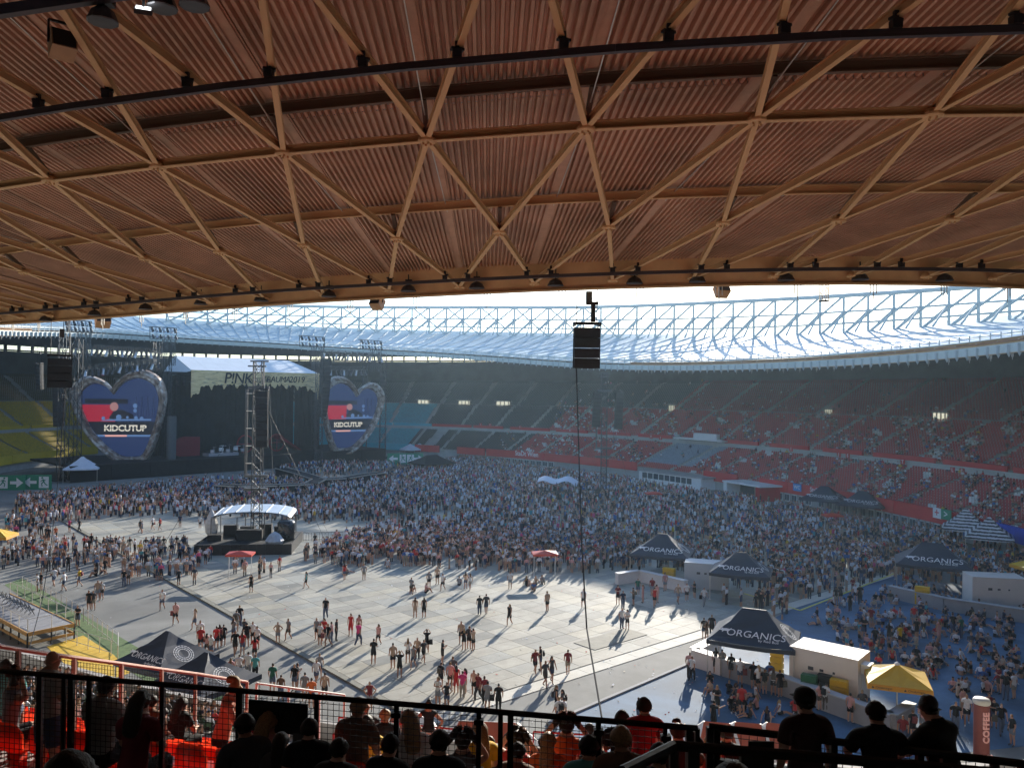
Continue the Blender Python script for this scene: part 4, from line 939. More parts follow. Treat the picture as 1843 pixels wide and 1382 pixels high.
# ------------------------------------------------------------------ tents
M_tent = mat('tent_navy', (0.022, 0.030, 0.050), 0.55, var=0.18, scale=0.8, bump=.05)
M_tentg = mat('tent_lining', (0.10, 0.11, 0.12), 0.7, var=.1)
M_let = mat('lettering_white', (0.75, 0.75, 0.75), 0.6, var=0)
def tent(c, rz, w_, l_, he, hp, label, ridge=1.0, m=M_tent, text='ORGANICS', name='canopy_tent', group='dark pagoda tents of the drinks stalls', tm=None, emblem=True, valance=.28):
    e = empty(name, (c.x, c.y, 0), rz, label, 'tent', group); tm = tm or M_let
    hw, hl = w_ / 2, l_ / 2; rl = ridge / 2
    def prof(f): return he + (hp - he) * (0.80 * f + .20 * f ** 3)
    b = MB(); K = 6
    loops = []
    for k in range(K + 1):
        f = k / K; x = hl + (rl - hl) * f; y = hw * (1 - f) + .03 * f; z = prof(f); sag = 0.07 * (1 - f)
        loop = [(-x, -y, z), (-x * .33, -y, z - sag), (x * .33, -y, z - sag), (x, -y, z), (x, 0, z - sag * .8), (x, y, z), (x * .33, y, z - sag), (-x * .33, y, z - sag), (-x, y, z), (-x, 0, z - sag * .8)]
        loops.append(loop)
    n = 10; jr = random.Random(label); vs = [(p[0] + jr.uniform(-.03, .03) * (0 < a < K), p[1] + jr.uniform(-.03, .03) * (0 < a < K), p[2] + jr.uniform(-.05, .03) * (0 < a < K)) for a, lp in enumerate(loops) for p in lp]
    b.add(vs, [(a * n + k, a * n + (k + 1) % n, (a + 1) * n + (k + 1) % n, (a + 1) * n + k) for a in range(K) for k in range(n)]); b.add(loops[-1], [tuple(range(n))])
    rf = b.build('roof', m, e)
    b = MB(); lp = loops[0]; low_ = [(x * 1.005, y * 1.005, z - valance) for x, y, z in lp]; b.add([(x * 1.005, y * 1.005, z) for x, y, z in lp] + low_, [(k, k + n, (k + 1) % n + n, (k + 1) % n) for k in range(n)]); b.build('valance', m, e)
    for sx in (-1, 1):
        for sy in (-1, 1): b = MB(); b.box((sx * (hl - .08), sy * (hw - .08), he / 2 - .05), (.07, .07, he - .1)); b.box((sx * (hl - .08), sy * (hw - .08), .02), (.2, .2, .04)); b.build('leg', M_galv, e)
    if text:
        sl = Vector((0, -(hw), he)); up = Vector((0, hw, (hp - he) * .92)).normalized(); nrm = Vector((1, 0, 0)).cross(up)
        def on_slope(x, f): return Vector((x, -hw * (1 - f), prof(f))) + nrm * .05
        def msl(p): return Matrix(((1, up.x, nrm.x, p.x), (0, up.y, nrm.y, p.y), (0, up.z, nrm.z, p.z), (0, 0, 0, 1)))
        text_mesh(text, l_ * .135, tm, 'lettering', rf, msl(on_slope(l_ * .05, .30)), world=False, shear=.1, extrude=.002)
        if text == 'ORGANICS':
            text_mesh('by Red Bull', l_ * .05, tm, 'lettering', rf, msl(on_slope(l_ * .20, .155)), world=False, extrude=.002)
            b = MB(); c_ = on_slope(-l_ * .30, .34)
            pts = [(-.9, .1), (-.62, .22), (-.5, .46), (-.3, .34), (.1, .42), (.5, .34), (.86, .55), (.66, .2), (.5, .0), (.3, -.3), (.2, -.05), (-.2, -.06), (-.42, -.34), (-.46, -.02), (-.7, .0)]
            vs = [c_ + Vector((1, 0, 0)) * (u * l_ * .085) + up * (v * l_ * .085) for u, v in pts]; b.add(vs, [tuple(range(len(vs)))]); b.build('emblem', tm, rf)
        # second slope, at the short end
        up2 = Vector((-(hl - rl), 0, (hp - he) * .92)).normalized(); nr2 = Vector((0, 1, 0)).cross(up2)
        if emblem:
            b = MB(); c2 = Vector((hl + (rl - hl) * .33, 0, prof(.33))) + nr2 * .06
            for rr in (.30, .42, .54):
                for q in range(18):
                    a0, a1 = 2 * math.pi * q / 18, 2 * math.pi * (q + .8) / 18; s_ = w_ * .25
                    P = lambda a, r_: c2 + Vector((0, 1, 0)) * math.cos(a) * r_ * s_ + up2 * math.sin(a) * r_ * s_
                    b.add([P(a0, rr), P(a1, rr), P(a1, rr + .05), P(a0, rr + .05)], [(0, 1, 2, 3)])
            b.build('emblem', tm, rf)
    return e
tent(at_z(300, 1252, 0), R(-30), 4.3, 4.3, 2.4, 4.0, 'dark drinks tent behind the railing, its peak against the grey floor', ridge=.3)
tent(at_z(370, 1296, 0), R(-30), 4.3, 4.3, 2.4, 3.9, 'dark drinks tent nearest the railing, in front of its twin', ridge=.3)
tent(at_z(1357, 1215, 0), R(-24), 4.6, 5.6, 2.7, 4.5, 'dark drinks tent over the white bar counter in the right-hand foreground', ridge=1.6)
tent(at_z(1192, 1036, 0), R(-20), 5, 6.0, 2.5, 4.4, 'dark drinks tent left of the grey container at the crowd edge', ridge=1.0)
tent(at_z(1333, 1074, 0), R(-20), 4.2, 5.4, 2.5, 4.2, 'dark drinks tent right of the grey container at the crowd edge', ridge=1.0)
tent(at_z(1677, 1058, 0), R(-24), 5.0, 6.6, 2.6, 4.5, 'dark drinks tent beside the white container under the red stands', ridge=1.8)
tent(at_z(1484, 925, 0), R(-38), 5, 6.6, 2.5, 4.5, 'far dark drinks tent below the red parapet, left of two', ridge=1.2)
tent(at_z(1553, 936, 0), R(-38), 5, 6.6, 2.5, 4.5, 'far dark drinks tent below the red parapet, right of two', ridge=1.2)
mz = bpy.data.materials.new('striped_canvas'); mz.use_nodes = True; nn = mz.node_tree.nodes; ll = mz.node_tree.links
tc = nn.new('ShaderNodeTexCoord'); wv = nn.new('ShaderNodeTexWave'); wv.bands_direction = 'Z'; wv.inputs['Scale'].default_value = .9; wv.inputs['Distortion'].default_value = 1.5; wv.inputs['Detail'].default_value = 2; wv.inputs['Detail Scale'].default_value = 4
rp = nn.new('ShaderNodeValToRGB'); rp.color_ramp.interpolation = 'CONSTANT'; rp.color_ramp.elements[0].color = (.02, .02, .025, 1); rp.color_ramp.elements[1].position = .5; rp.color_ramp.elements[1].color = (.6, .62, .65, 1)
ll.new(tc.outputs['Object'], wv.inputs['Vector']); ll.new(wv.outputs['Fac'], rp.inputs[0]); ll.new(rp.outputs[0], nn['Principled BSDF'].inputs['Base Color'])
tent(at_z(1738, 985, 0), R(-30), 4.2, 5.2, 2.6, 5.0, 'black and white striped tent next to the blue awning, left one', ridge=.3, m=mz, text=None, group='striped tents')
tent(at_z(1780, 1003, 0), R(-30), 4.2, 5.0, 2.6, 4.8, 'black and white striped tent next to the blue awning, right one', ridge=.3, m=mz, text=None, group='striped tents')
M_wt = mat('tent_white', (.62, .66, .74), .6, var=.08, scale=1)
tent(at_z(148, 866, 0), R(20), 5.5, 6.2, 2.8, 5.0, 'small white tent under the yellow seats beside the heart screen', ridge=.4, m=M_wt, text=None, group='small white tents')
tent(at_z(738, 823, 0), R(30), 4, 5, 2.4, 3.9, 'small pale tent below the turquoise seats', ridge=.3, m=M_wt, text=None, group='small white tents'); tent(at_z(755, 822, 0), R(30), 4, 5, 2.4, 3.9, 'second small pale tent below the turquoise seats, beside the entrance', ridge=.3, m=M_wt, text=None, group='small white tents')
tent(at_z(765, 860, 0) + Vector((0, 14, 0)), R(40), 7, 9, 2.2, 4.0, 'black tent roof at the entrance under the empty black seats', ridge=3, text=None, m=M_black)
# mixing desk tent in the crowd with a wavy pale roof
pc = at_z(1004, 897, 0); e = empty('mixing_tent', (pc.x, pc.y, 0), R(-12), 'wavy pale tent roof of the mixing desk deep in the crowd', 'tent')
b = MB(); n = 14; rows = []
for k in range(n + 1):
    x = -3.6 + 7.2 * k / n; z = 3.2 + .35 * math.sin(k * .75) + .3 * math.sin(math.pi * k / n); rows += [(x, -1.8, z - .3), (x, 0.4, z + .3), (x, 2.4, z)]
b.add(rows, [(3 * k + q, 3 * k + 3 + q, 3 * k + 4 + q, 3 * k + 1 + q) for k in range(n) for q in range(2)]); b.add([(x, y, z - .1) for x, y, z in rows], [(3 * k + 1 + q, 3 * k + 4 + q, 3 * k + 3 + q, 3 * k + q) for k in range(n) for q in range(2)]); b.build('roof', M_wt, e, smooth=True)
for sx in (-3.4, 0, 3.4):
    for sy in (-1.7, 2.3): b = MB(); b.box((sx, sy, 1.55), (.12, .12, 3.1)); b.build('leg', M_truss, e)
b = MB(); b.box((0, 0, .6), (6, 3, 1.2)); b.build('desk', M_black, e)

# ------------------------------------------------------------------ containers, parasols, bars
M_cont = mat('container_white', (.66, .60, .54), .55, var=.05, scale=.8); M_contg = mat('container_grey', (.42, .45, .47), .55, var=.06, scale=.8)
M_signd = mat('sign_dark', (.05, .05, .06), .6, var=.3, scale=6)
def container(c, rz, l_, w_, h_, m, label, ac=True):
    e = empty('container', (c.x, c.y, 0), rz, label, 'container', 'catering containers')
    b = MB(); b.box((0, 0, .12 + (h_ - .12) / 2), (l_, w_, h_ - .12)); b.build('body', m, e)
    b = MB()
    for sx in (-1, 1):
        for sy in (-1, 1): b.box((sx * (l_ / 2 - .04), sy * (w_ / 2 - .04), h_ / 2 + .01), (.12, .12, h_ + .02))
    for sy in (-1, 1): b.box((0, sy * (w_ / 2 - .04), h_ - .02), (l_ - .16, .12, .10)); b.box((0, sy * (w_ / 2 - .04), .12), (l_ - .16, .12, .14))
    b.build('corner_frame', m, e)
    b = MB(); b.box((l_ / 2 + .012, 0, h_ * .46), (.02, w_ * .45, h_ * .8)); d_ = b.build('door', m, e); b = MB(); b.box((l_ / 2 + .05, .3, h_ * .45), (.06, .05, .2)); b.build('handle', M_dark, d_)
    for k, (fx, w2, h2) in enumerate(((-.18, .34, .22), (-.02, .24, .16), (.16, .14, .14))):
        b = MB(); b.box((fx * l_, -w_ / 2 - .012, h_ * .62), (w2, .02, h2)); b.build('sign', M_signd, e)
    if ac: b = MB(); b.box((l_ / 2 + .28, -.3, h_ * .78), (.5, .8, .55)); b.box((l_ / 2 + .28, -.3, h_ * .78 + .29), (.54, .84, .04)); b.build('air_conditioner', M_white, e)
    return e
container(at_z(1506, 1262, 0) + Vector((0, 1.2, 0)), R(-40), 4.2, 2.4, 2.9, M_cont, 'near white container between dark tent and yellow parasol')
container(at_z(1272, 1056, 0), R(-16), 4.2, 2.3, 2.5, M_contg, 'pale grey container between two dark tents at the crowd edge')
container(at_z(1790, 1088, 0), R(-10), 4.6, 2.4, 2.7, M_cont, 'white container under the red stands with dark signs')
M_para = mat('parasol_yellow', (.60, .36, .015), .6, var=.06, scale=1.5); M_parao = mat('parasol_orange', (.55, .26, .01), .6, var=.06)
def parasol(c, rz, s_, he, hp, label, text=None, m=M_para, m2=M_parao, group='yellow parasols', name='parasol', valance=.3):
    e = empty(name, (c.x, c.y, 0), rz, label, 'parasol', group); h = s_ / 2
    per = [(-h, -h), (0, -h * 1.0), (h, -h), (h, 0), (h, h), (0, h), (-h, h), (-h, 0)]
    for k in range(8):
        a, c_ = per[k], per[(k + 1) % 8]; b = MB(); za = he - (.06 if k % 2 else 0); zb = he - (.06 if (k + 1) % 2 else 0)
        mid = ((a[0] + c_[0]) / 4, (a[1] + c_[1]) / 4, (he + hp) / 2 - .08)
        b.add([(a[0], a[1], za), (c_[0], c_[1], zb), (0, 0, hp), (a[0] * .5, a[1] * .5, (za + hp) / 2 + .0), (c_[0] * .5, c_[1] * .5, (zb + hp) / 2), mid], [(0, 1, 5), (0, 5, 3), (1, 4, 5), (3, 5, 2), (5, 4, 2)]); b.build('canopy_panel', m, e)
    b = MB(); b.add([(x, y, he) for x, y in per] + [(x * 1.02, y * 1.02, he - valance) for x, y in per], [(k, k + 8, (k + 1) % 8 + 8, (k + 1) % 8) for k in range(8)]); vl = b.build('valance', m2, e)
    b = MB(); b.tube([(0, 0, 0), (0, 0, hp - .05)], .045, 8); b.box((0, 0, .06), (.7, .7, .12)); b.build('pole', M_galv, e)
    b = MB(); b.lathe([(.14, -.05), (.16, .03), (.03, .12)], (0, 0, hp), 8); b.build('cap', M_white, e)
    for k in range(8): beam('rib', e.matrix_basis @ Vector((per[k][0] * .96, per[k][1] * .96, he - .04)), e.matrix_basis @ Vector((0, 0, hp - .15)), .03, .03, M_galv, e)
    if text:
        for fx in (-.25, .25):
            M = Matrix.Translation((fx * s_, -h * 1.02 - .012, he - valance * .5)) @ Matrix.Rotation(math.pi / 2, 4, 'X'); text_mesh(text, valance * .62, M_ink, 'lettering', vl, M, world=False, extrude=.001)
            b = MB(); x0 = fx * s_ - valance * 2.2; b.add([(x0, -h * 1.02 - .012, he - valance * .7), (x0 + .14, -h * 1.02 - .012, he - valance * .7), (x0 + .07, -h * 1.02 - .012, he - valance * .25)], [(0, 1, 2)]); b.build('emblem', M_ink, vl)
    return e
parasol(at_z(1614, 1290, 0) , R(-20), 3.4, 2.35, 3.15, 'big yellow square parasol beside the near white container', 'Ottakringer')
parasol(at_z(-6, 1000, 0), R(10), 3.2, 2.3, 3.1, 'yellow parasol at the left picture edge above the crowd')
parasol(at_z(1855, 1060, 0), R(10), 2.6, 2.3, 3.0, 'yellow parasol at the right picture edge behind the white container')
M_vred = mat('vendor_red', (.55, .06, .03), .5, var=.1)
def vendor(px, py, label):
    c = at_z(px, py, 0); e = empty('vendor_canopy', (c.x, c.y, 0), R(random.uniform(-8, 8)), label, 'canopy', 'red vendor canopies in the crowd')
    b = MB(); b.add([(-1.3, -.75, 2.55), (1.3, -.75, 2.55), (1.3, .75, 2.62), (-1.3, .75, 2.62), (0, 0, 2.85)], [(0, 1, 4), (1, 2, 4), (2, 3, 4), (3, 0, 4)]); b.add([(-1.3, -.75, 2.55), (1.3, -.75, 2.55), (1.3, .75, 2.62), (-1.3, .75, 2.62), (-1.3, -.75, 2.38), (1.3, -.75, 2.38), (1.3, .75, 2.45), (-1.3, .75, 2.45)], [(0, 4, 5, 1), (1, 5, 6, 2), (2, 6, 7, 3), (3, 7, 4, 0), (4, 7, 6, 5)]); b.build('roof', M_vred, e)
    for sx in (-1.1, 1.1): b = MB(); b.tube([(sx, 0, 0), (sx, 0, 2.5)], .04, 6); b.build('pole', M_white, e)
vendor(432, 1042, 'red vendor canopy in front of the mixing platform'); vendor(980, 1040, 'red vendor canopy at the edge of the panel floor'); vendor(1498, 960, 'red vendor canopy in the crowd below the far dark tents'); vendor(1176, 915, 'red vendor canopy in the crowd left of the covered entrance')
# bar counters
M_bar = mat('bar_white', (.70, .64, .60), .35, var=.05); M_barg = mat('bar_grey', (.30, .30, .31), .6, var=.1, scale=1)
def counter(pix, h_, w_, m, mt, label, name='bar_counter'):
    P = [at_z(x, y, 0) for x, y in pix]; e = empty(name, tuple(P[0]), 0, label, 'counter')
    for a, c_ in zip(P, P[1:]):
        b = MB(); b.bar(a + Vector((0, 0, h_ / 2)), c_ + Vector((0, 0, h_ / 2)), w_ * .8, h_ - .02); b.build('front', m, e, True); b = MB(); b.bar(a + Vector((0, 0, h_ + .03)), c_ + Vector((0, 0, h_ + .03)), w_ * 1.15, .07); b.build('worktop', mt, e, True)
counter([(1292, 1174), (1250, 1198), (1300, 1214)], 1.15, .7, M_bar, M_bar, 'white bar counter corner under the near dark tent')
counter([(1302, 1215), (1400, 1246), (1500, 1283), (1605, 1322), (1640, 1300)], 1.15, .55, M_barg, M_contg, 'long grey bar counter in front of the near container')
counter([(1110, 1052), (1150, 1046), (1235, 1066)], 1.1, .6, M_bar, M_bar, 'pale bar counter below the dark tent at the crowd edge')
counter([(1600, 1075), (1700, 1098), (1843, 1120)], 1.1, .6, M_barg, M_barg, 'dark bar counter below the white container on the far side')
for k, (px, py, m, lab, w_) in enumerate(((1456, 1262, mat('bin_green', (.02, .12, .05), .5), 'dark green crate stack behind the grey bar counter', .9), (1484, 1262, M_spk, 'black crate stack beside the green crates', .8), (1510, 1272, M_para, 'yellow crate stack in front of the white container', 1.0), (1398, 1214, M_para, 'yellow drinks display under the near dark tent', .8), (1204, 1052, M_para, 'yellow drinks display under the tent at the crowd edge', 1.2), (1660, 1088, M_para, 'yellow drinks display under the far dark tent', 1.2))):
    c = at_z(px, py, 0); e = empty('crate_stack', (c.x, c.y, 0), R(-35), lab, 'crates')
    for q in range(4): b = MB(); b.box((0, 0, .22 + q * .42), (w_, .5, .38)); b.box((0, -.26, .28 + q * .42), (w_ * .6, .03, .1)); b.build('crate', m, e)
# coffee column
c = at_z(1766, 1404, 0); e = empty('coffee_column', (c.x, c.y, 0), 0, 'tall inflatable coffee advertising column on the blue surface', 'column')
M_cof = mat('coffee_brown', (.20, .055, .045), .6, var=.08); M_coft = mat('coffee_text', (.80, .42, .38), .6, var=0)
b = MB(); b.lathe([(.34, 0), (.36, .3), (.36, 3.7), (.35, 3.8)], n=20); b.build('body', M_cof, e, smooth=True)
b = MB(); b.lathe([(.36, 3.80), (.40, 3.86), (.40, 3.98), (.34, 4.06), (.05, 4.08)], n=20); b.build('lid', mat('coffee_lid', (.55, .52, .45), .6), e, smooth=True)
for body, z, s_, rot in (('COFFEE', 2.75, .34, True), ('TO GO', 1.35, .20, False)):
    a = R(-86)
    M = Matrix.Translation((.375 * math.cos(a), .375 * math.sin(a), z)) @ Matrix.Rotation(a + math.pi / 2, 4, 'Z') @ Matrix.Rotation(math.pi / 2, 4, 'X') @ Matrix.Rotation(math.pi / 2 if rot else 0, 4, 'Z')
    text_mesh(body, .42 if rot else .2, M_coft, 'lettering', e, M, world=False, offset=.012 if rot else .004, extrude=.03, spacing=1.05)

# ------------------------------------------------------------------ signs
M_sgreen = mat('sign_green', (.02, .22, .12), .5, var=.06); M_sblue = mat('sign_blue', (.06, .25, .55), .5, var=.05)
def exit_sign(p, rz, w_, h_, label, flip=False, z0=.4):
    e = empty('exit_sign', (p.x, p.y, 0), rz, label, 'sign', 'green exit signs'); 
    b = MB(); b.box((0, 0, z0 + h_ / 2), (w_, .12, h_)); b.build('board', M_sgreen, e)
    for sx in (-.45, .45): b = MB(); b.box((sx * w_, .1, (z0 + h_) / 2), (.1, .1, z0 + h_)); b.build('post', M_dark, e)
    s_ = -1 if flip else 1; zc = z0 + h_ / 2; y = -.075
    b = MB(); bx = -s_ * w_ * .24; b.add([(bx - h_ * .32, y, zc - h_ * .38), (bx + h_ * .32, y, zc - h_ * .38), (bx + h_ * .32, y, zc + h_ * .38), (bx - h_ * .32, y, zc + h_ * .38)], [(0, 1, 2, 3)]); b.build('pictogram_field', M_white, e)
    b = MB(); y2 = y - .012
    def lim(p0, p1, t): b.bar((bx + p0[0] * h_ * s_, y2, zc + p0[1] * h_), (bx + p1[0] * h_ * s_, y2, zc + p1[1] * h_), .008, t * h_, up=(0, 0, 1)) if abs(p1[0] - p0[0]) > .02 else b.bar((bx + p0[0] * h_, y2, zc + p0[1] * h_), (bx + p1[0] * h_, y2, zc + p1[1] * h_), t * h_, .008)
    lim((0, .05), (.06, .2), .11); lim((0, .05), (.14, -.08), .07); lim((.14, -.08), (.10, -.28), .06); lim((0, .05), (-.10, -.12), .07); lim((-.10, -.12), (-.24, -.2), .06); lim((.06, .18), (.20, .06), .05); lim((.04, .18), (-.12, .12), .05)
    b.lathe([(.001, -.07 * h_), (.06 * h_, -.035 * h_), (.06 * h_, .035 * h_), (.001, .07 * h_)], (bx + .10 * h_ * s_, y2, zc + .30 * h_), 8); b.build('running_figure', M_sgreen, e)
    b = MB(); ax_ = s_ * w_ * .22; t = h_ * .10; L = h_ * .42
    b.add([(ax_ - L * s_, y, zc - t), (ax_ + .1 * s_, y, zc - t), (ax_ + .1 * s_, y, zc + t), (ax_ - L * s_, y, zc + t)], [(0, 1, 2, 3)]); b.add([(ax_ - .02 * s_, y - .003, zc - h_ * .33), (ax_ + L * s_, y - .003, zc), (ax_ - .02 * s_, y - .003, zc + h_ * .33)], [(0, 1, 2)]); b.build('arrow', M_white, e)
P0 = at_z(18, 886, 0); P1 = at_z(66, 885, 0); exit_sign(P0, R(4), 5.2, 2.7, 'green exit sign at the left picture edge with arrow pointing right'); exit_sign(P1, R(4), 5.2, 2.7, 'green exit sign with arrow pointing left, beside the white tent', True)
P0 = at_z(716, 838, 0); P1 = at_z(746, 838, 0); exit_sign(P0, R(20), 5.5, 2.8, 'green exit sign below the turquoise seats, nearer the stage', True); exit_sign(P1, R(20), 4.5, 2.8, 'green exit sign below the turquoise seats, nearer the entrance')
def wall_sign(px, py, d, w_, h_, m, label, text=None, tcol=None, size=.8, name='wall_sign'):
    q = hit(px, py, d - .5); th = theta_of(q, d - .5); p = bowl(th, d - .5, q.z); p2 = bowl(th + .002, d - .5, q.z); t = (p2 - p).normalized(); nrm = Vector((t.y, -t.x, 0))
    if nrm.dot(Vector((CE[0] - p.x, CE[1] - p.y, 0))) < 0: nrm = -nrm
    M = face_matrix(p, nrm); e = bpy.data.objects.new(name, None); COL.objects.link(e); e.matrix_basis = M; tag(e, label, 'sign')
    b = MB(); b.box((0, 0, 0), (w_, h_, .08)); b.build('board', m, e)
    if text: text_mesh(text, size, tcol or M_let, 'lettering', e, Matrix.Translation((0, 0, .06)), world=False, offset=.02)
    return e
wall_sign(1435, 877, .2, 2.0, 1.25, M_sblue, 'blue WC sign on the red parapet', 'WC', size=.9)
wall_sign(1478, 884, .2, 5.2, 1.3, M_redp, 'white city lettering on the red parapet near the WC sign', 'StaDt Wien', size=1.1)
wall_sign(948, 817, .2, 9.0, 1.3, M_redp, 'white city lettering on the far red parapet below the first red seats', 'StaDt Wien', size=1.7)
wall_sign(1687, 923, .2, 1.6, 1.4, M_white, 'white sign with red cross next to a green exit panel', '+', M_redp, size=1.6)
wall_sign(1703, 926, .2, 2.0, 1.4, M_sgreen, 'green exit panel with arrow on the red parapet', '>', size=1.4)
for k, (px, py, tx) in enumerate(((1625, 831, 'T'), (1715, 846, 'L'), (1732, 848, 'R'), (1424, 808, 'I'), (1510, 818, 'J'), (1526, 820, 'S'), (936, 769, 'T'), (1026, 774, 'S'), (1110, 780, 'I'), (1172, 786, 'T'), (1189, 788, 'I'), (865, 764, 'I'), (882, 765, 'T'))):
    wall_sign(px, py, 14.3, .9, .9, M_redp, 'white block letter %s on the red upper parapet, number %s from the black seats' % (tx, ('eleven', 'twelve', 'thirteen', 'eight', 'nine', 'ten', 'three', 'four', 'five', 'six', 'seven', 'one', 'two')[k]), tx, size=.8, name='block_sign')
# ------------------------------------------------------------------ people
def slot_mat(name, ramp, rough=.8, source='Random'):
    if name in MATS: return MATS[name]
    m = bpy.data.materials.new(name); m.use_nodes = True; n = m.node_tree.nodes; l = m.node_tree.links; b = n['Principled BSDF']; b.inputs['Roughness'].default_value = rough; b.inputs['Specular IOR Level'].default_value = .25
    oi = n.new('ShaderNodeObjectInfo')
    if source == 'Color': 
        ns = n.new('ShaderNodeTexNoise'); ns.inputs['Scale'].default_value = 9; tc = n.new('ShaderNodeTexCoord'); l.new(tc.outputs['Object'], ns.inputs['Vector'])
        mr = n.new('ShaderNodeMapRange'); mr.inputs['To Min'].default_value = .75; mr.inputs['To Max'].default_value = 1.2; l.new(ns.outputs['Fac'], mr.inputs['Value'])
        mx = n.new('ShaderNodeMixRGB'); mx.blend_type = 'MULTIPLY'; mx.inputs[0].default_value = 1; l.new(oi.outputs['Color'], mx.inputs[1]); l.new(mr.outputs[0], mx.inputs[2]); l.new(mx.outputs[0], b.inputs['Base Color'])
    else:
        mu = n.new('ShaderNodeMath'); mu.operation = 'MULTIPLY'; mu.inputs[1].default_value = ramp[1]; fr = n.new('ShaderNodeMath'); fr.operation = 'FRACT'
        l.new(oi.outputs['Random'], mu.inputs[0]); l.new(mu.outputs[0], fr.inputs[0])
        rp = n.new('ShaderNodeValToRGB'); rp.color_ramp.interpolation = 'CONSTANT'; el = rp.color_ramp.elements; cs = ramp[0]
        el[0].color = (*cs[0], 1); el[1].position = 1 / len(cs); el[1].color = (*cs[1], 1)
        for k in range(2, len(cs)): x = el.new(k / len(cs)); x.color = (*cs[k], 1)
        l.new(fr.outputs[0], rp.inputs[0]); l.new(rp.outputs[0], b.inputs['Base Color'])
    MATS[name] = m; return m
P_skin = slot_mat('person_skin', ([(.50, .29, .20), (.44, .24, .16), (.56, .34, .25), (.36, .19, .12), (.50, .28, .19)], 7.3), .55)
P_shirt = slot_mat('person_top', None, .85, 'Color')
P_pants = slot_mat('person_bottom', ([(.02, .02, .025), (.05, .07, .13), (.10, .13, .20), (.03, .03, .035), (.30, .27, .22), (.07, .06, .05), (.02, .02, .02), (.22, .24, .27)], 13.7), .85)
P_hair = slot_mat('person_hair', ([(.025, .016, .011), (.06, .035, .02), (.18, .11, .055), (.02, .014, .012), (.30, .20, .10), (.09, .05, .03)], 29.1), .6)
P_shoe = slot_mat('person_shoe', ([(.03, .03, .03), (.5, .5, .5), (.10, .07, .05), (.04, .04, .05)], 41.3), .7)
PM = [P_skin, P_shirt, P_pants, P_hair, P_shoe]
SK, SH, PT, HR, SO = range(5)

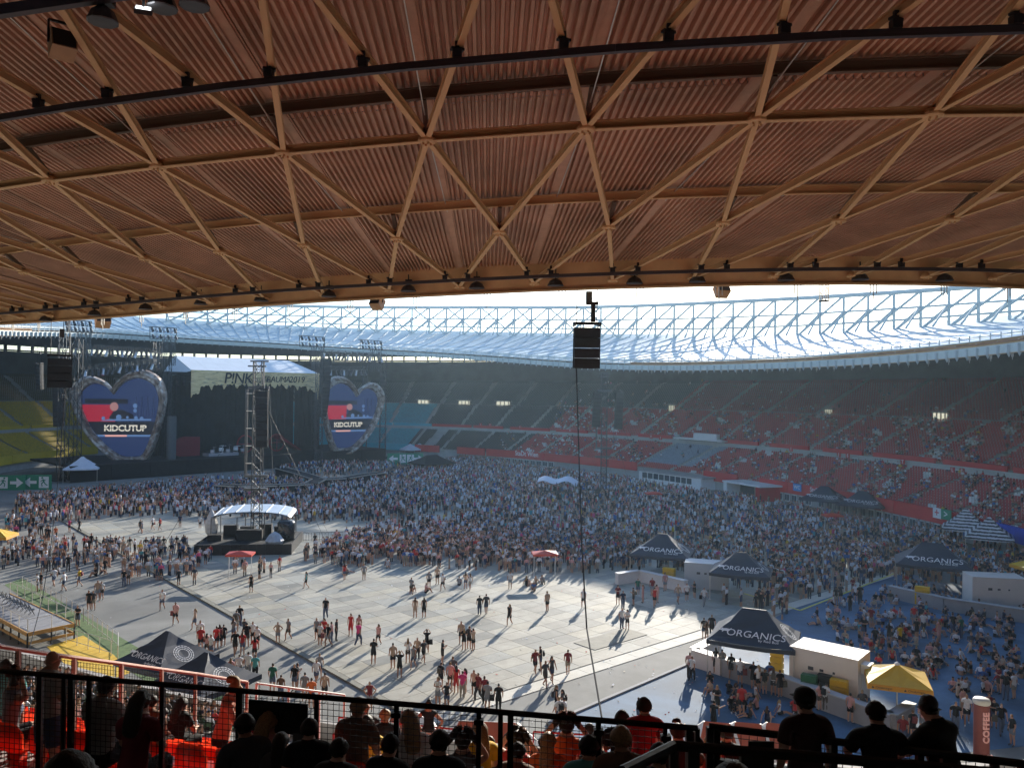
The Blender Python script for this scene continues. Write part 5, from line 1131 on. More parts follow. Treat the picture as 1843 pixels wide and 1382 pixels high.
def person_mesh(name, pose='stand', legs='shorts', hair='short', sleeve='short', build=1.0, sub=1, fingers=False, mats=None, headturn=0.0, seed=0):
    """one continuous body grown over a posed skeleton; zones of skin, clothes, hair"""
    rnd = random.Random(seed + 5); J = {}; E_ = []
    def j(k, p, r): J[k] = (Vector(p), r if isinstance(r, tuple) else (r, r))
    def e(a, b, z): E_.append((a, b, z))
    B_ = build; sit = pose in ('sit', 'sit_out', 'seat', 'seat_arms', 'seat_lean')
    hz = .95 if not sit else (.14 if pose in ('sit', 'sit_out') else .50)
    lean = {'lean': .22, 'rail': .30, 'seat_lean': .18}.get(pose, .03 if not sit else .06)
    def T(x, y, z):  # torso coordinates, leaning forward (+y)
        return (x, y + lean * z, hz + z * (1 - lean * lean * .4))
    j('pelvis', T(0, 0, 0), (.145 * B_, .11 * B_)); j('waist', T(0, .0, .18), (.125 * B_, .095 * B_)); j('chest', T(0, .005, .38), (.155 * B_, .105 * B_)); j('upper', T(0, -.005, .49), (.12 * B_, .075))
    j('neck', T(0, 0, .56), (.055, .058)); j('jaw', T(.02 * headturn, .035, .635), (.062, .075)); j('skull', T(0.01 * headturn, .016, .715), (.078, .094)); j('crown', T(0, .004, .80), (.040, .050))
    e('pelvis', 'waist', SH); e('waist', 'chest', SH); e('chest', 'upper', SH); e('upper', 'neck', SK); e('neck', 'jaw', SK); e('jaw', 'skull', SK); e('skull', 'crown', HR)
    if fingers:
        j('nose', T(.02 * headturn, .128, .672), (.013, .016)); e('jaw', 'nose', SK)
        for q in (-1, 1): j('ear%d' % q, T(q * .088, .015, .69), (.012, .022)); e('skull', 'ear%d' % q, SK)
    if hair == 'long':
        j('hair1', T(0, -.085, .70), (.075, .05)); j('hair2', T(0, -.125, .55), (.09, .04)); j('hair3', T(0, -.135, .40), (.07, .03)); e('skull', 'hair1', HR); e('hair1', 'hair2', HR); e('hair2', 'hair3', HR)
    elif hair == 'bun':
        j('hair1', T(0, -.07, .79), (.05, .05)); j('hair2', T(0, -.10, .83), (.035, .035)); e('crown', 'hair1', HR); e('hair1', 'hair2', HR)
    for s_, S in ((-1, 'L'), (1, 'R')):
        sh = Vector(T(s_ * .175 * B_, 0, .475))
        arm = {'stand': [(s_ * .235 * B_, -.02, .22), (s_ * .235 * B_, .07, -.02)], 'walk': [(s_ * .23 * B_, -.02 - .10 * s_, .22), (s_ * .235 * B_, .06 - .16 * s_, -.01)],
               'phone': [(s_ * .225, .05, .24), (s_ * .07, .27, .36)], 'fold': [(s_ * .24, .04, .24), (-s_ * .05, .19, .28)], 'photo': [(s_ * .27, .10, .52), (s_ * .10, .24, .70)], 'wave': ([(.30, .03, .60), (.30, .10, .85)] if s_ > 0 else [(-.23, -.02, .22), (-.24, .06, -.02)]),
               'hips': [(s_ * .36, -.06, .26), (s_ * .19, .05, .06)], 'shade': ([(.34, .08, .50), (.12, .13, .70)] if s_ > 0 else [(-.25, 0, .22), (-.22, .1, -.02)]), 'headhands': [(s_ * .34, -.02, .66), (s_ * .10, -.05, .74)],
               'lean': [(s_ * .21, .16, .24), (s_ * .12, .36, .24)], 'rail': [(s_ * .25, .20, .26), (s_ * .16, .46, .20)], 'point': ([(.24, .2, .42), (.30, .46, .50)] if s_ > 0 else [(-.23, -.02, .22), (-.24, .06, -.02)]),
               'sit': [(s_ * .24, .10, .24), (s_ * .12, .32, .22)], 'sit_out': [(s_ * .26, -.12, .22), (s_ * .27, -.24, -.04)], 'seat': [(s_ * .23, .06, .22), (s_ * .13, .30, .10)], 'seat_arms': [(s_ * .30, .06, .52), (s_ * .13, .02, .76)], 'seat_lean': [(s_ * .22, .16, .20), (s_ * .10, .36, .16)]}[pose]
        el, wr = Vector(T(*arm[0])), Vector(T(*arm[1])); mid = sh.lerp(el, .55)
        hd = wr + (wr - el).normalized() * .085
        j('sh' + S, sh, (.062 * B_, .062)); j('um' + S, mid, .052 * B_); j('el' + S, el, .043 * B_); j('wr' + S, wr, .030); j('hd' + S, hd, (.040, .022))
        e('upper', 'sh' + S, SH); e('sh' + S, 'um' + S, SH if sleeve != 'none' else SK); e('um' + S, 'el' + S, SH if sleeve == 'long' else SK); e('el' + S, 'wr' + S, SH if sleeve == 'long' else SK); e('wr' + S, 'hd' + S, SK)
        if fingers:
            f_ = (hd - wr).normalized(); sd_ = Vector((s_, 0, 0)); sd_ = (sd_ - f_ * sd_.dot(f_)).normalized(); dn = f_.cross(sd_)
            for q, (off, L_) in enumerate(((-.030, .062), (-.010, .075), (.010, .070), (.029, .052))):
                a = hd + sd_ * off; b2 = a + f_ * L_ * .55; c2 = b2 + (f_ * .7 + dn * .5 * s_).normalized() * L_ * .5
                j('f%d%s' % (q, S), b2, .010); j('g%d%s' % (q, S), c2, .008); e('hd' + S, 'f%d%s' % (q, S), SK); e('f%d%s' % (q, S), 'g%d%s' % (q, S), SK)
            th_ = wr.lerp(hd, .45) - sd_ * .05; j('t1' + S, th_, .011); j('t2' + S, th_ + f_ * .045 - sd_ * .008, .009); e('wr' + S, 't1' + S, SK); e('t1' + S, 't2' + S, SK)
        hip = Vector((s_ * .085 * B_, lean * -.05, hz - .05))
        if pose == 'sit': kn, an = Vector((s_ * .13, .38, .46)), Vector((s_ * .11, .56, .07))
        elif pose == 'sit_out': kn, an = Vector((s_ * .12, .44, .18 + .06 * (s_ > 0))), Vector((s_ * .15, .86, .06))
        elif pose in ('seat', 'seat_arms', 'seat_lean'): kn, an = Vector((s_ * .12, .43, .48)), Vector((s_ * .11, .45, .07))
        elif pose == 'walk': kn, an = Vector((s_ * .09, .10 + .12 * s_, .50)), Vector((s_ * .085, .02 + .26 * s_ - .06, .09 + (.05 if s_ < 0 else 0)))
        else: kn, an = Vector((s_ * .105, .02 + .02 * s_, .50)), Vector((s_ * .11, -.01 + .02 * s_, .085))
        toe = an + Vector((s_ * .02, .15, -.05))
        if pose in ('sit_out',): toe = an + Vector((s_ * .03, .06, .12))
        m2 = hip.lerp(kn, .62); c2 = kn.lerp(an, .35) + Vector((0, -.02, 0)); fat = 1.0 if legs != 'long' else 1.08
        j('hip' + S, hip, (.098 * B_, .10 * B_)); j('th' + S, m2, .078 * B_ * fat); j('kn' + S, kn, .060 * fat); j('ca' + S, c2, .056 * fat); j('an' + S, an, .040 * fat); j('to' + S, toe, (.042, .032))
        e('pelvis', 'hip' + S, PT); e('hip' + S, 'th' + S, PT); e('th' + S, 'kn' + S, PT if legs in ('long', 'dress') else SK); e('kn' + S, 'ca' + S, PT if legs == 'long' else SK); e('ca' + S, 'an' + S, PT if legs == 'long' else SK); e('an' + S, 'to' + S, SO)
    keys = list(J); idx = {k: i for i, k in enumerate(keys)}
    me = bpy.data.meshes.new('skel'); me.from_pydata([J[k][0] for k in keys], [(idx[a], idx[b_]) for a, b_, z in E_], [])
    ob = bpy.data.objects.new('skel', me); COL.objects.link(ob); ob.modifiers.new('skin', 'SKIN')
    sv = me.skin_vertices[0].data
    for i, k in enumerate(keys): sv[i].radius = J[k][1]
    for v in sv: v.use_root = False
    sv[idx['pelvis']].use_root = True
    ob.modifiers['skin'].use_smooth_shade = True
    if sub: md = ob.modifiers.new('sub', 'SUBSURF'); md.levels = sub; md.render_levels = sub
    dg = bpy.context.evaluated_depsgraph_get(); dg.update(); ev = ob.evaluated_get(dg); out = bpy.data.meshes.new_from_object(ev); bpy.data.objects.remove(ob); bpy.data.meshes.remove(me)
    out.name = name; out.materials.clear()
    for m in (mats or PM): out.materials.append(m)
    nf = len(out.polygons); cen = np.empty(nf * 3); out.polygons.foreach_get('center', cen); cen = cen.reshape(-1, 3)
    best = np.full(nf, 1e9); zone = np.zeros(nf, int)
    for a, b_, z in E_:
        A, Bv = np.array(J[a][0]), np.array(J[b_][0]); d = Bv - A; t = np.clip(((cen - A) @ d) / max(1e-9, d @ d), 0, 1)
        ra = np.mean(J[a][1]); rb = np.mean(J[b_][1]); dist = np.linalg.norm(cen - (A + t[:, None] * d), axis=1) / (ra + (rb - ra) * t)
        m_ = dist < best; best[m_] = dist[m_]; zone[m_] = z
    if legs == 'dress':
        zone[(zone == PT)] = SH
    # hair over the top and back of the head
    sk = np.array(J['skull'][0]); jw = np.array(J['jaw'][0]); rel = cen - sk
    head = np.linalg.norm(cen - sk, axis=1) < .17
    hm = head & (cen[:, 2] > jw[2] + (.0 if hair == 'long' else .0) + .05 * np.clip(rel[:, 1] + .02, 0, 1) * 10) & ((rel[:, 1] < .05) | (rel[:, 2] > .05 + .01 * np.sin(cen[:, 0] * 90)))
    if hair == 'bald': zone[head & (zone == HR)] = SK
    else: zone[hm] = HR
    # clothes stand a little off the body
    nv = len(out.vertices); co = np.empty(nv * 3); out.vertices.foreach_get('co', co); co = co.reshape(-1, 3); no = np.empty(nv * 3); out.vertices.foreach_get('normal', no); no = no.reshape(-1, 3)
    puff = np.zeros(nv)
    for p_, z in zip(out.polygons, zone):
        if z in (SH, PT):
            for v in p_.vertices: puff[v] = .020 if z == SH else .016
        elif z == HR:
            for v in p_.vertices: puff[v] = max(puff[v], .004 + (.012 * rnd.random() if fingers else 0))
    co = co + no * puff[:, None]; out.vertices.foreach_set('co', co.ravel())
    out.polygons.foreach_set('material_index', zone.astype(np.int32)); out.polygons.foreach_set('use_smooth', [True] * nf); out.update()
    return out
VAR = {}
spec = {'stand_shorts': ('stand', 'shorts', 'short', 'short', 1.05), 'stand_long': ('stand', 'long', 'short', 'short', 1.1), 'walk_shorts': ('walk', 'shorts', 'short', 'short', 1.05), 'walk_long': ('walk', 'long', 'short', 'short', 1.05),
        'walk_woman': ('walk', 'shorts', 'long', 'none', .92), 'dress': ('stand', 'dress', 'long', 'none', .92), 'stand_woman': ('fold', 'shorts', 'long', 'short', .92), 'phone': ('phone', 'shorts', 'short', 'short', 1.0), 'phone_woman': ('phone', 'long', 'long', 'short', .92),
        'fold': ('fold', 'shorts', 'short', 'short', 1.1), 'photo': ('photo', 'shorts', 'bun', 'short', .95), 'hips': ('hips', 'shorts', 'short', 'none', 1.05), 'point': ('point', 'long', 'short', 'short', 1.0), 'wave': ('wave', 'shorts', 'long', 'none', .92),
        'sit': ('sit', 'shorts', 'short', 'short', 1.0), 'sit_woman': ('sit', 'long', 'long', 'short', .92), 'sit_out': ('sit_out', 'shorts', 'short', 'short', 1.0), 'sit_out_woman': ('sit_out', 'shorts', 'long', 'none', .92)}
for k, (po, le, ha, sl_, bu) in spec.items(): VAR[k] = person_mesh('person_' + k, po, le, ha, sl_, bu, sub=1)
COLS = {'white': (.66, .66, .66), 'black': (.016, .016, .018), 'grey': (.24, .24, .25), 'pink': (.60, .06, .20), 'red': (.45, .035, .035), 'beige': (.45, .33, .24), 'dark red': (.18, .025, .03), 'green': (.03, .13, .09), 'blue': (.06, .13, .34), 'teal': (.10, .36, .36), 'navy': (.02, .03, .07), 'yellow': (.62, .40, .03), 'orange': (.60, .13, .03), 'brown': (.14, .08, .05), 'pale pink': (.55, .30, .28), 'dark grey': (.07, .07, .075)}
DESC = {'stand_shorts': 'in shorts standing', 'stand_long': 'in long trousers standing', 'walk_shorts': 'in shorts walking', 'walk_long': 'in long trousers walking', 'walk_woman': 'with long hair walking', 'dress': 'in a short dress with long hair standing', 'stand_woman': 'with long hair and folded arms standing', 'phone': 'in shorts looking at a phone', 'phone_woman': 'with long hair looking at a phone', 'fold': 'in shorts with folded arms', 'photo': 'with raised arms taking a photo', 'hips': 'with hands on the hips', 'point': 'pointing ahead', 'wave': 'with long hair raising one arm', 'sit': 'sitting with knees drawn up', 'sit_woman': 'with long hair sitting with knees drawn up', 'sit_out': 'sitting with legs stretched out', 'sit_out_woman': 'with long hair sitting with legs stretched out'}
MARKS = [((300, 1252), 'twin dark tents'), ((452, 985), 'mixing platform'), ((432, 1042), 'platform canopy'), ((980, 1040), 'red vendor canopy'), ((1100, 1150), 'dark floor plate'), ((1357, 1215), 'near bar tent'), ((1192, 1036), 'tent by grey container'), ((1333, 1074), 'far bar tent'), ((1677, 1058), 'far white container'), ((1506, 1262), 'near white container'), ((1614, 1290), 'big yellow parasol'), ((1766, 1400), 'coffee column'), ((60, 1120), 'timber platform'), ((560, 1180), 'cable ramp'), ((900, 1235), 'pale edging strip'), ((700, 1100), 'panel floor middle'), ((980, 1130), 'open panel floor'), ((1200, 1250), 'lit blue surface'), ((1650, 1160), 'blue surface groups'), ((250, 950), 'exit sign crowd'), ((800, 1020), 'crowd front edge'), ((200, 1040), 'platform side crowd')]
MARKP = [(at_z(*a, 0), t) for a, t in MARKS]
BAGM = []
for c_ in ((.02, .02, .022), (.20, .05, .05), (.10, .09, .07)):
    b = MB(); b.box((0, -.17, 1.24), (.28, .14, .36), taper=.85); b.box((0, -.25, 1.18), (.20, .05, .18)); b.bar((-.10, -.1, 1.42), (-.10, .09, 1.40), .04, .02); b.bar((.10, -.1, 1.42), (.10, .09, 1.40), .04, .02); BAGM.append(b.mesh('backpack', mat('bag_%d' % len(BAGM), c_, .8)))
NPERS = [0]; LABELS = {}; PLACED = []
def person(px, py, col=None, var=None, face=None, h=None, z=0.0, P=None):
    P = P or at_z(px, py, z); var = var or random.choice(['stand_shorts', 'walk_shorts', 'stand_long', 'phone', 'stand_woman', 'dress', 'walk_woman', 'fold'])
    col = col or random.choice(['white', 'black', 'grey', 'black', 'white', 'beige', 'navy', 'red', 'pale pink', 'blue', 'black', 'white', 'dark grey'])
    o = bpy.data.objects.new('person', VAR[var]); COL.objects.link(o)
    s_ = (h or random.uniform(.93, 1.06)); o.location = P; o.scale = (s_, s_, s_); o.rotation_euler = (0, 0, R(face if face is not None else random.uniform(-180, 180)))
    c = COLS[col]; v = random.uniform(.85, 1.15); o.color = (c[0] * v, c[1] * v, c[2] * v, 1)
    d, t = min(((P - q).length, t) for q, t in MARKP)
    lab = 'person in %s top %s near the %s' % (col, DESC[var], t)
    if len(lab.split()) > 12: lab = 'person in %s top %s near the %s' % (col, 'sitting' if var.startswith('sit') else 'walking' if var.startswith('walk') else 'standing', t)
    if len(lab.split()) > 12: lab = 'person in %s top near the %s' % (col, t)
    if not var.startswith('sit') and random.random() < .28:
        bg_ = bpy.data.objects.new('backpack', BAGM[int(random.random() * 3)]); COL.objects.link(bg_); bg_.parent = o; bg_.location = (0, -.03, 0) if random.random() < .6 else (.30, .12, -.38)
    LABELS.setdefault(lab, []).append(o); tag(o, lab, 'person', 'people on the stadium floor'); NPERS[0] += 1; PLACED.append(P)
    return o
# open floor: one entry per person seen (foot point in the photograph, top, pose, facing)
for px, py, col, var, face in [
    (586, 1114, 'black', 'walk_long', 180), (551, 1059, 'teal', 'walk_woman', 100), (452, 1066, 'black', 'dress', 170), (620, 1044, 'red', 'walk_woman', 20), (655, 1044, 'grey', 'stand_shorts', 0), (747, 1112, 'beige', 'dress', 0), (763, 1112, 'black', 'dress', 10),
    (740, 1070, 'grey', 'phone', -20), (772, 1058, 'grey', 'stand_shorts', 180), (797, 1063, 'white', 'walk_shorts', 150), (787, 1052, 'beige', 'stand_shorts', 160), (838, 1060, 'beige', 'stand_woman', 0), (846, 1062, 'white', 'walk_woman', 20),
    (863, 1106, 'black', 'stand_long', 5), (875, 1106, 'dark grey', 'walk_shorts', 10), (917, 1126, 'black', 'walk_woman', 150), (985, 1101, 'beige', 'stand_shorts', 40), (1050, 1094, 'white', 'walk_shorts', 160), (918, 1060, 'white', 'stand_shorts', 170),
    (1112, 1088, 'dark red', 'stand_woman', 180), (1121, 1097, 'navy', 'stand_long', 200), (1140, 1090, 'brown', 'phone', 90), (1157, 1085, 'pale pink', 'dress', 90), (1174, 1072, 'dark red', 'stand_shorts', 160), (1178, 1093, 'red', 'walk_woman', 180), (1182, 1085, 'pale pink', 'dress', 200),
    (1119, 1132, 'white', 'stand_long', -160), (1129, 1134, 'white', 'stand_woman', 150), (1197, 1064, 'pale pink', 'stand_shorts', 20), (1220, 1086, 'beige', 'walk_shorts', 200), (1236, 1082, 'white', 'stand_shorts', 180), (1267, 1091, 'white', 'walk_long', 180), (1250, 1078, 'black', 'phone', 100), (1148, 1072, 'green', 'stand_shorts', 180),
    (570, 1152, 'grey', 'stand_shorts', 150), (576, 1162, 'white', 'stand_shorts', -30), (591, 1165, 'black', 'walk_shorts', 140), (583, 1155, 'red', 'stand_woman', 170), (597, 1158, 'pale pink', 'stand_long', 90), (605, 1153, 'black', 'stand_long', -90),
    (500, 1158, 'beige', 'hips', 180), (519, 1152, 'grey', 'walk_shorts', 150), (631, 1145, 'red', 'dress', 180), (645, 1162, 'pink', 'walk_long', -30), (646, 1148, 'pale pink', 'dress', 160), (681, 1162, 'pale pink', 'walk_woman', 160),
    (672, 1196, 'black', 'phone', 0), (707, 1204, 'beige', 'stand_shorts', 20), (719, 1220, 'black', 'photo', 0), (734, 1194, 'white', 'stand_woman', 5), (744, 1204, 'grey', 'walk_woman', 160), (751, 1188, 'beige', 'stand_long', 170), (762, 1193, 'dark grey', 'walk_shorts', -130), (768, 1175, 'black', 'photo', 0),
    (796, 1196, 'black', 'phone', -80), (830, 1160, 'beige', 'stand_shorts', 170), (835, 1170, 'black', 'stand_woman', 10), (844, 1168, 'dark grey', 'stand_shorts', -30), (852, 1171, 'beige', 'photo', 40),
    (793, 1238, 'black', 'stand_shorts', -30), (810, 1240, 'pale pink', 'stand_shorts', 0), (821, 1248, 'red', 'dress', 10), (815, 1230, 'dark grey', 'stand_long', 30), (832, 1256, 'pink', 'stand_long', 0), (837, 1250, 'pink', 'stand_woman', 60),
    (853, 1252, 'beige', 'stand_shorts', 150), (861, 1262, 'dark red', 'walk_long', 140), (872, 1268, 'dark red', 'stand_long', 30), (877, 1279, 'grey', 'fold', -20), (897, 1280, 'black', 'stand_long', 0), (788, 1272, 'white', 'stand_woman', 150), (804, 1276, 'black', 'hips', 160),
    (963, 1213, 'dark red', 'walk_shorts', -150), (973, 1206, 'black', 'phone', 90), (981, 1237, 'dark grey', 'walk_shorts', -140), (993, 1229, 'dark grey', 'walk_woman', -150), (1022, 1214, 'dark red', 'walk_shorts', 0), (1001, 1286, 'black', 'dress', -90), (1012, 1290, 'dark grey', 'stand_woman', 90), (1014, 1310, 'white', 'stand_long', -60), (1006, 1312, 'white', 'walk_shorts', 30), (1148, 1306, 'black', 'phone', -100),
    (292, 1098, 'white', 'walk_shorts', 180), (316, 1124, 'pale pink', 'walk_shorts', 175), (351, 1134, 'beige', 'walk_woman', 120), (223, 1055, 'black', 'stand_long', 180), (231, 1052, 'grey', 'stand_shorts', 180), (160, 1099, 'black', 'stand_shorts', 170), (168, 1098, 'dark grey', 'stand_shorts', 180), (176, 1080, 'beige', 'stand_shorts', 200), (183, 1079, 'white', 'stand_shorts', 180), (143, 1056, 'yellow', 'walk_shorts', 100), (115, 1064, 'white', 'walk_shorts', 90), (97, 1056, 'white', 'walk_shorts', 60), (67, 1065, 'white', 'stand_shorts', 120), (74, 1063, 'black', 'stand_shorts', 140), (140, 1128, 'black', 'fold', 170),
    (425, 1138, 'grey', 'stand_shorts', 10), (431, 1128, 'black', 'stand_long', 20), (440, 1152, 'dark grey', 'walk_shorts', 150), (420, 1153, 'grey', 'stand_woman', -20), (423, 1180, 'black', 'walk_shorts', -150), (436, 1180, 'red', 'stand_woman', 0), (444, 1165, 'black', 'stand_shorts', 20), (455, 1160, 'white', 'stand_shorts', 170), (463, 1168, 'white', 'stand_shorts', 160), (395, 1165, 'black', 'dress', 30), (402, 1163, 'black', 'stand_shorts', 10), (389, 1168, 'red', 'stand_shorts', -10), (372, 1180, 'pale pink', 'stand_woman', 0), (361, 1172, 'red', 'stand_shorts', 20), (380, 1185, 'white', 'stand_shorts', 150), (360, 1158, 'white', 'stand_shorts', 200), (458, 1190, 'red', 'stand_woman', 30),
    (430, 1222, 'white', 'stand_long', 10), (446, 1222, 'white', 'stand_long', 0), (459, 1224, 'teal', 'stand_long', 10), (490, 1246, 'green', 'stand_shorts', -10), (530, 1244, 'black', 'stand_shorts', 160), (534, 1240, 'black', 'phone', -60), (569, 1232, 'white', 'walk_shorts', -150), (575, 1220, 'grey', 'stand_shorts', 20), (584, 1262, 'beige', 'stand_shorts', 0), (400, 1238, 'pink', 'stand_woman', 0), (415, 1232, 'pale pink', 'stand_woman', 0), (548, 1262, 'grey', 'stand_shorts', 0), (505, 1262, 'brown', 'stand_shorts', 0), (560, 1275, 'orange', 'stand_shorts', 10), (665, 1280, 'dark red', 'hips', 180),
    (1241, 1221, 'pale pink', 'stand_long', -30), (1245, 1226, 'white', 'walk_long', -40), (1267, 1150, 'black', 'stand_shorts', 0), (1272, 1155, 'brown', 'stand_woman', 10), (1281, 1146, 'black', 'stand_long', -20), (1288, 1212, 'black', 'dress', 0), (1300, 1213, 'grey', 'stand_shorts', 10), (1316, 1222, 'black', 'stand_shorts', -20), (1332, 1232, 'white', 'stand_shorts', -10), (1290, 1288, 'black', 'stand_woman', 150), (1284, 1318, 'black', 'point', -60), (1335, 1288, 'red', 'stand_shorts', 0), (1365, 1248, 'white', 'stand_woman', 20), (1376, 1250, 'black', 'stand_shorts', 0), (1392, 1252, 'white', 'stand_woman', -20), (1404, 1255, 'black', 'stand_shorts', 10), (1356, 1240, 'black', 'fold', 0), (1385, 1242, 'blue', 'stand_shorts', 0), (1475, 1278, 'pale pink', 'stand_woman', 20), (1486, 1280, 'white', 'stand_long', -60), (1530, 1300, 'pale pink', 'stand_shorts', -50), (1552, 1296, 'dark grey', 'stand_long', 0), (1575, 1316, 'black', 'walk_long', 20), (1625, 1345, 'dark red', 'stand_long', 150), (1643, 1330, 'black', 'stand_shorts', 0), (1660, 1322, 'pale pink', 'stand_woman', 170),
    (1720, 1320, 'black', 'stand_long', 160), (1731, 1290, 'pale pink', 'stand_woman', -150), (1740, 1305, 'white', 'walk_shorts', 150), (1780, 1300, 'dark red', 'stand_long', 160), (1789, 1310, 'black', 'stand_woman', 150), (1802, 1322, 'black', 'walk_long', 160), (1822, 1342, 'black', 'stand_shorts', 90), (1810, 1260, 'black', 'stand_long', 140), (1825, 1258, 'white', 'stand_shorts', 20), (1798, 1248, 'dark red', 'stand_woman', 90),
    (1505, 1090, 'black', 'stand_shorts', 0), (1513, 1085, 'dark grey', 'stand_shorts', 0), (1530, 1100, 'black', 'stand_long', 10), (1540, 1083, 'white', 'stand_shorts', 150), (1548, 1088, 'black', 'stand_long', 0), (1535, 1072, 'dark red', 'stand_woman', 120), (1620, 1166, 'yellow', 'stand_shorts', 30), (1575, 1170, 'black', 'stand_long', 0), (1585, 1180, 'dark grey', 'stand_long', 10), (1600, 1160, 'black', 'stand_woman', -30), (1662, 1140, 'white', 'walk_long', 160), (1690, 1155, 'pale pink', 'dress', 20), (1650, 1150, 'black', 'stand_shorts', 0), (1730, 1150, 'green', 'stand_long', 30), (1715, 1142, 'black', 'stand_long', 0), (1750, 1085, 'white', 'stand_shorts', 160), (1773, 1090, 'teal', 'stand_woman', 0), (1800, 1085, 'black', 'stand_shorts', 0), (1645, 1125, 'red', 'stand_shorts', 150), (1555, 1150, 'black', 'fold', 160), (1568, 1130, 'dark red', 'fold', -20),
    (125, 958, 'pink', 'stand_shorts', 150), (143, 957, 'black', 'walk_long', 90), (252, 959, 'black', 'walk_shorts', -90), (256, 960, 'grey', 'stand_shorts', 90), (275, 954, 'white', 'walk_shorts', 90), (288, 955, 'red', 'walk_shorts', 90), (324, 949, 'navy', 'stand_shorts', 30), (360, 951, 'white', 'stand_shorts', 0), (370, 944, 'black', 'stand_shorts', 20), (100, 972, 'orange', 'stand_shorts', 0)]:
    person(px, py, col, var, face)
# seated people on the blue surface and on the panel floor
rs = random.Random(21)
groups = [(1330, 1275), (1350, 1285), (1375, 1268), (1310, 1260), (1400, 1275), (1300, 1230), (1320, 1290), (1345, 1262), (1490, 1200), (1500, 1130), (1515, 1095), (1560, 1200), (1590, 1080), (1600, 1110), (1630, 1190), (1640, 1210), (1660, 1200), (1680, 1215), (1700, 1180), (1720, 1200), (1735, 1245), (1745, 1265), (1770, 1235), (1800, 1210), (1780, 1180), (1820, 1150), (1810, 1120), (1700, 1110), (1740, 1120), (1665, 1085), (1640, 1062), (1560, 1110), (1610, 1140), (1680, 1150), (1755, 1160), (1830, 1190), (1520, 1165), (1760, 1110), (1830, 1235), (945, 1058), (960, 1052), (752, 1062), (820, 1050), (640, 1032), (180, 1035), (95, 1034), (690, 1020), (1600, 1232), (1700, 1240), (1560, 1075)]
for gx, gy in groups:
    n = rs.choice((1, 2, 2, 3))
    for k in range(n):
        if NPERS[0] >= 300: break
        P = at_z(gx, gy, 0) + Vector((rs.uniform(-1.1, 1.1), rs.uniform(-1.2, 1.2), 0)); random.seed(rs.random())
        person(0, 0, None, rs.choice(['sit', 'sit_woman', 'sit_out', 'sit_out_woman', 'sit']), None, P=P)
random.seed(99)
# things that share a label: count them from the left
W_ = ['first', 'second', 'third', 'fourth', 'fifth', 'sixth', 'seventh', 'eighth', 'ninth', 'tenth', 'eleventh', 'twelfth', 'thirteenth', 'fourteenth']
for lab, os_ in LABELS.items():
    if len(os_) > 1:
        os_.sort(key=lambda o: o.location.x / max(1, o.location.y))
        for k, o in enumerate(os_): o['label'] = '%s, %s from the left' % (lab, W_[min(k, 13)])

# ---- the crowd on the floor, one mass
def lowpoly_person():
    V, Fq, Z = [], [], []
    def ring(z, rx, ry, n=6, cy=0.0, cx=0.0): return [(cx + rx * math.cos(2 * math.pi * k / n), cy + ry * math.sin(2 * math.pi * k / n), z) for k in range(n)]
    def loft(rs_, zones, n=6):
        o_ = len(V)
        for r_ in rs_: V.extend(r_)
        for a in range(len(rs_) - 1):
            for k in range(n): Fq.append((o_ + a * n + k, o_ + a * n + (k + 1) % n, o_ + (a + 1) * n + (k + 1) % n, o_ + (a + 1) * n + k)); Z.append(zones[a])
    for s_ in (-1, 1):
        loft([ring(0, .05, .09, 4, .02, s_ * .10), ring(.45, .06, .06, 4, 0, s_ * .10), ring(.9, .09, .10, 4, 0, s_ * .08)], [3, 2], 4)
        loft([ring(1.42, .05, .05, 4, 0, s_ * .19), ring(1.1, .045, .045, 4, 0, s_ * .25), ring(.85, .035, .035, 4, .07, s_ * .24)], [1, 0], 4)
    loft([ring(.86, .15, .11), ring(1.15, .13, .10), ring(1.40, .19, .11), ring(1.49, .06, .05)], [2, 1, 1])
    loft([ring(1.47, .05, .05), ring(1.56, .075, .085), ring(1.66, .08, .095), ring(1.74, .03, .04)], [0, 0, 4])
    return np.array(V), np.array(Fq), np.array(Z)
LV, LF, LZ = lowpoly_person()
def pt_in(poly, x, y):
    c = np.zeros(len(x), bool); n = len(poly); jx, jy = poly[-1]
    for ix, iy in poly:
        m = ((iy > y) != (jy > y)) & (x < (jx - ix) * (y - iy) / (jy - iy + 1e-9) + ix); c ^= m; jx, jy = ix, iy
    return c
def proj_np(P):
    px, py, pz = P[:, 0], P[:, 1], P[:, 2] - EYE; cp, sp = math.cos(PITCH), math.sin(PITCH)
    dep = py * cp + pz * sp; u = -py * sp + pz * cp; c, s_ = math.cos(ROLL), math.sin(ROLL)
    return CX + F_PX * (px * c + u * s_) / dep, CY - F_PX * (-px * s_ + u * c) / dep
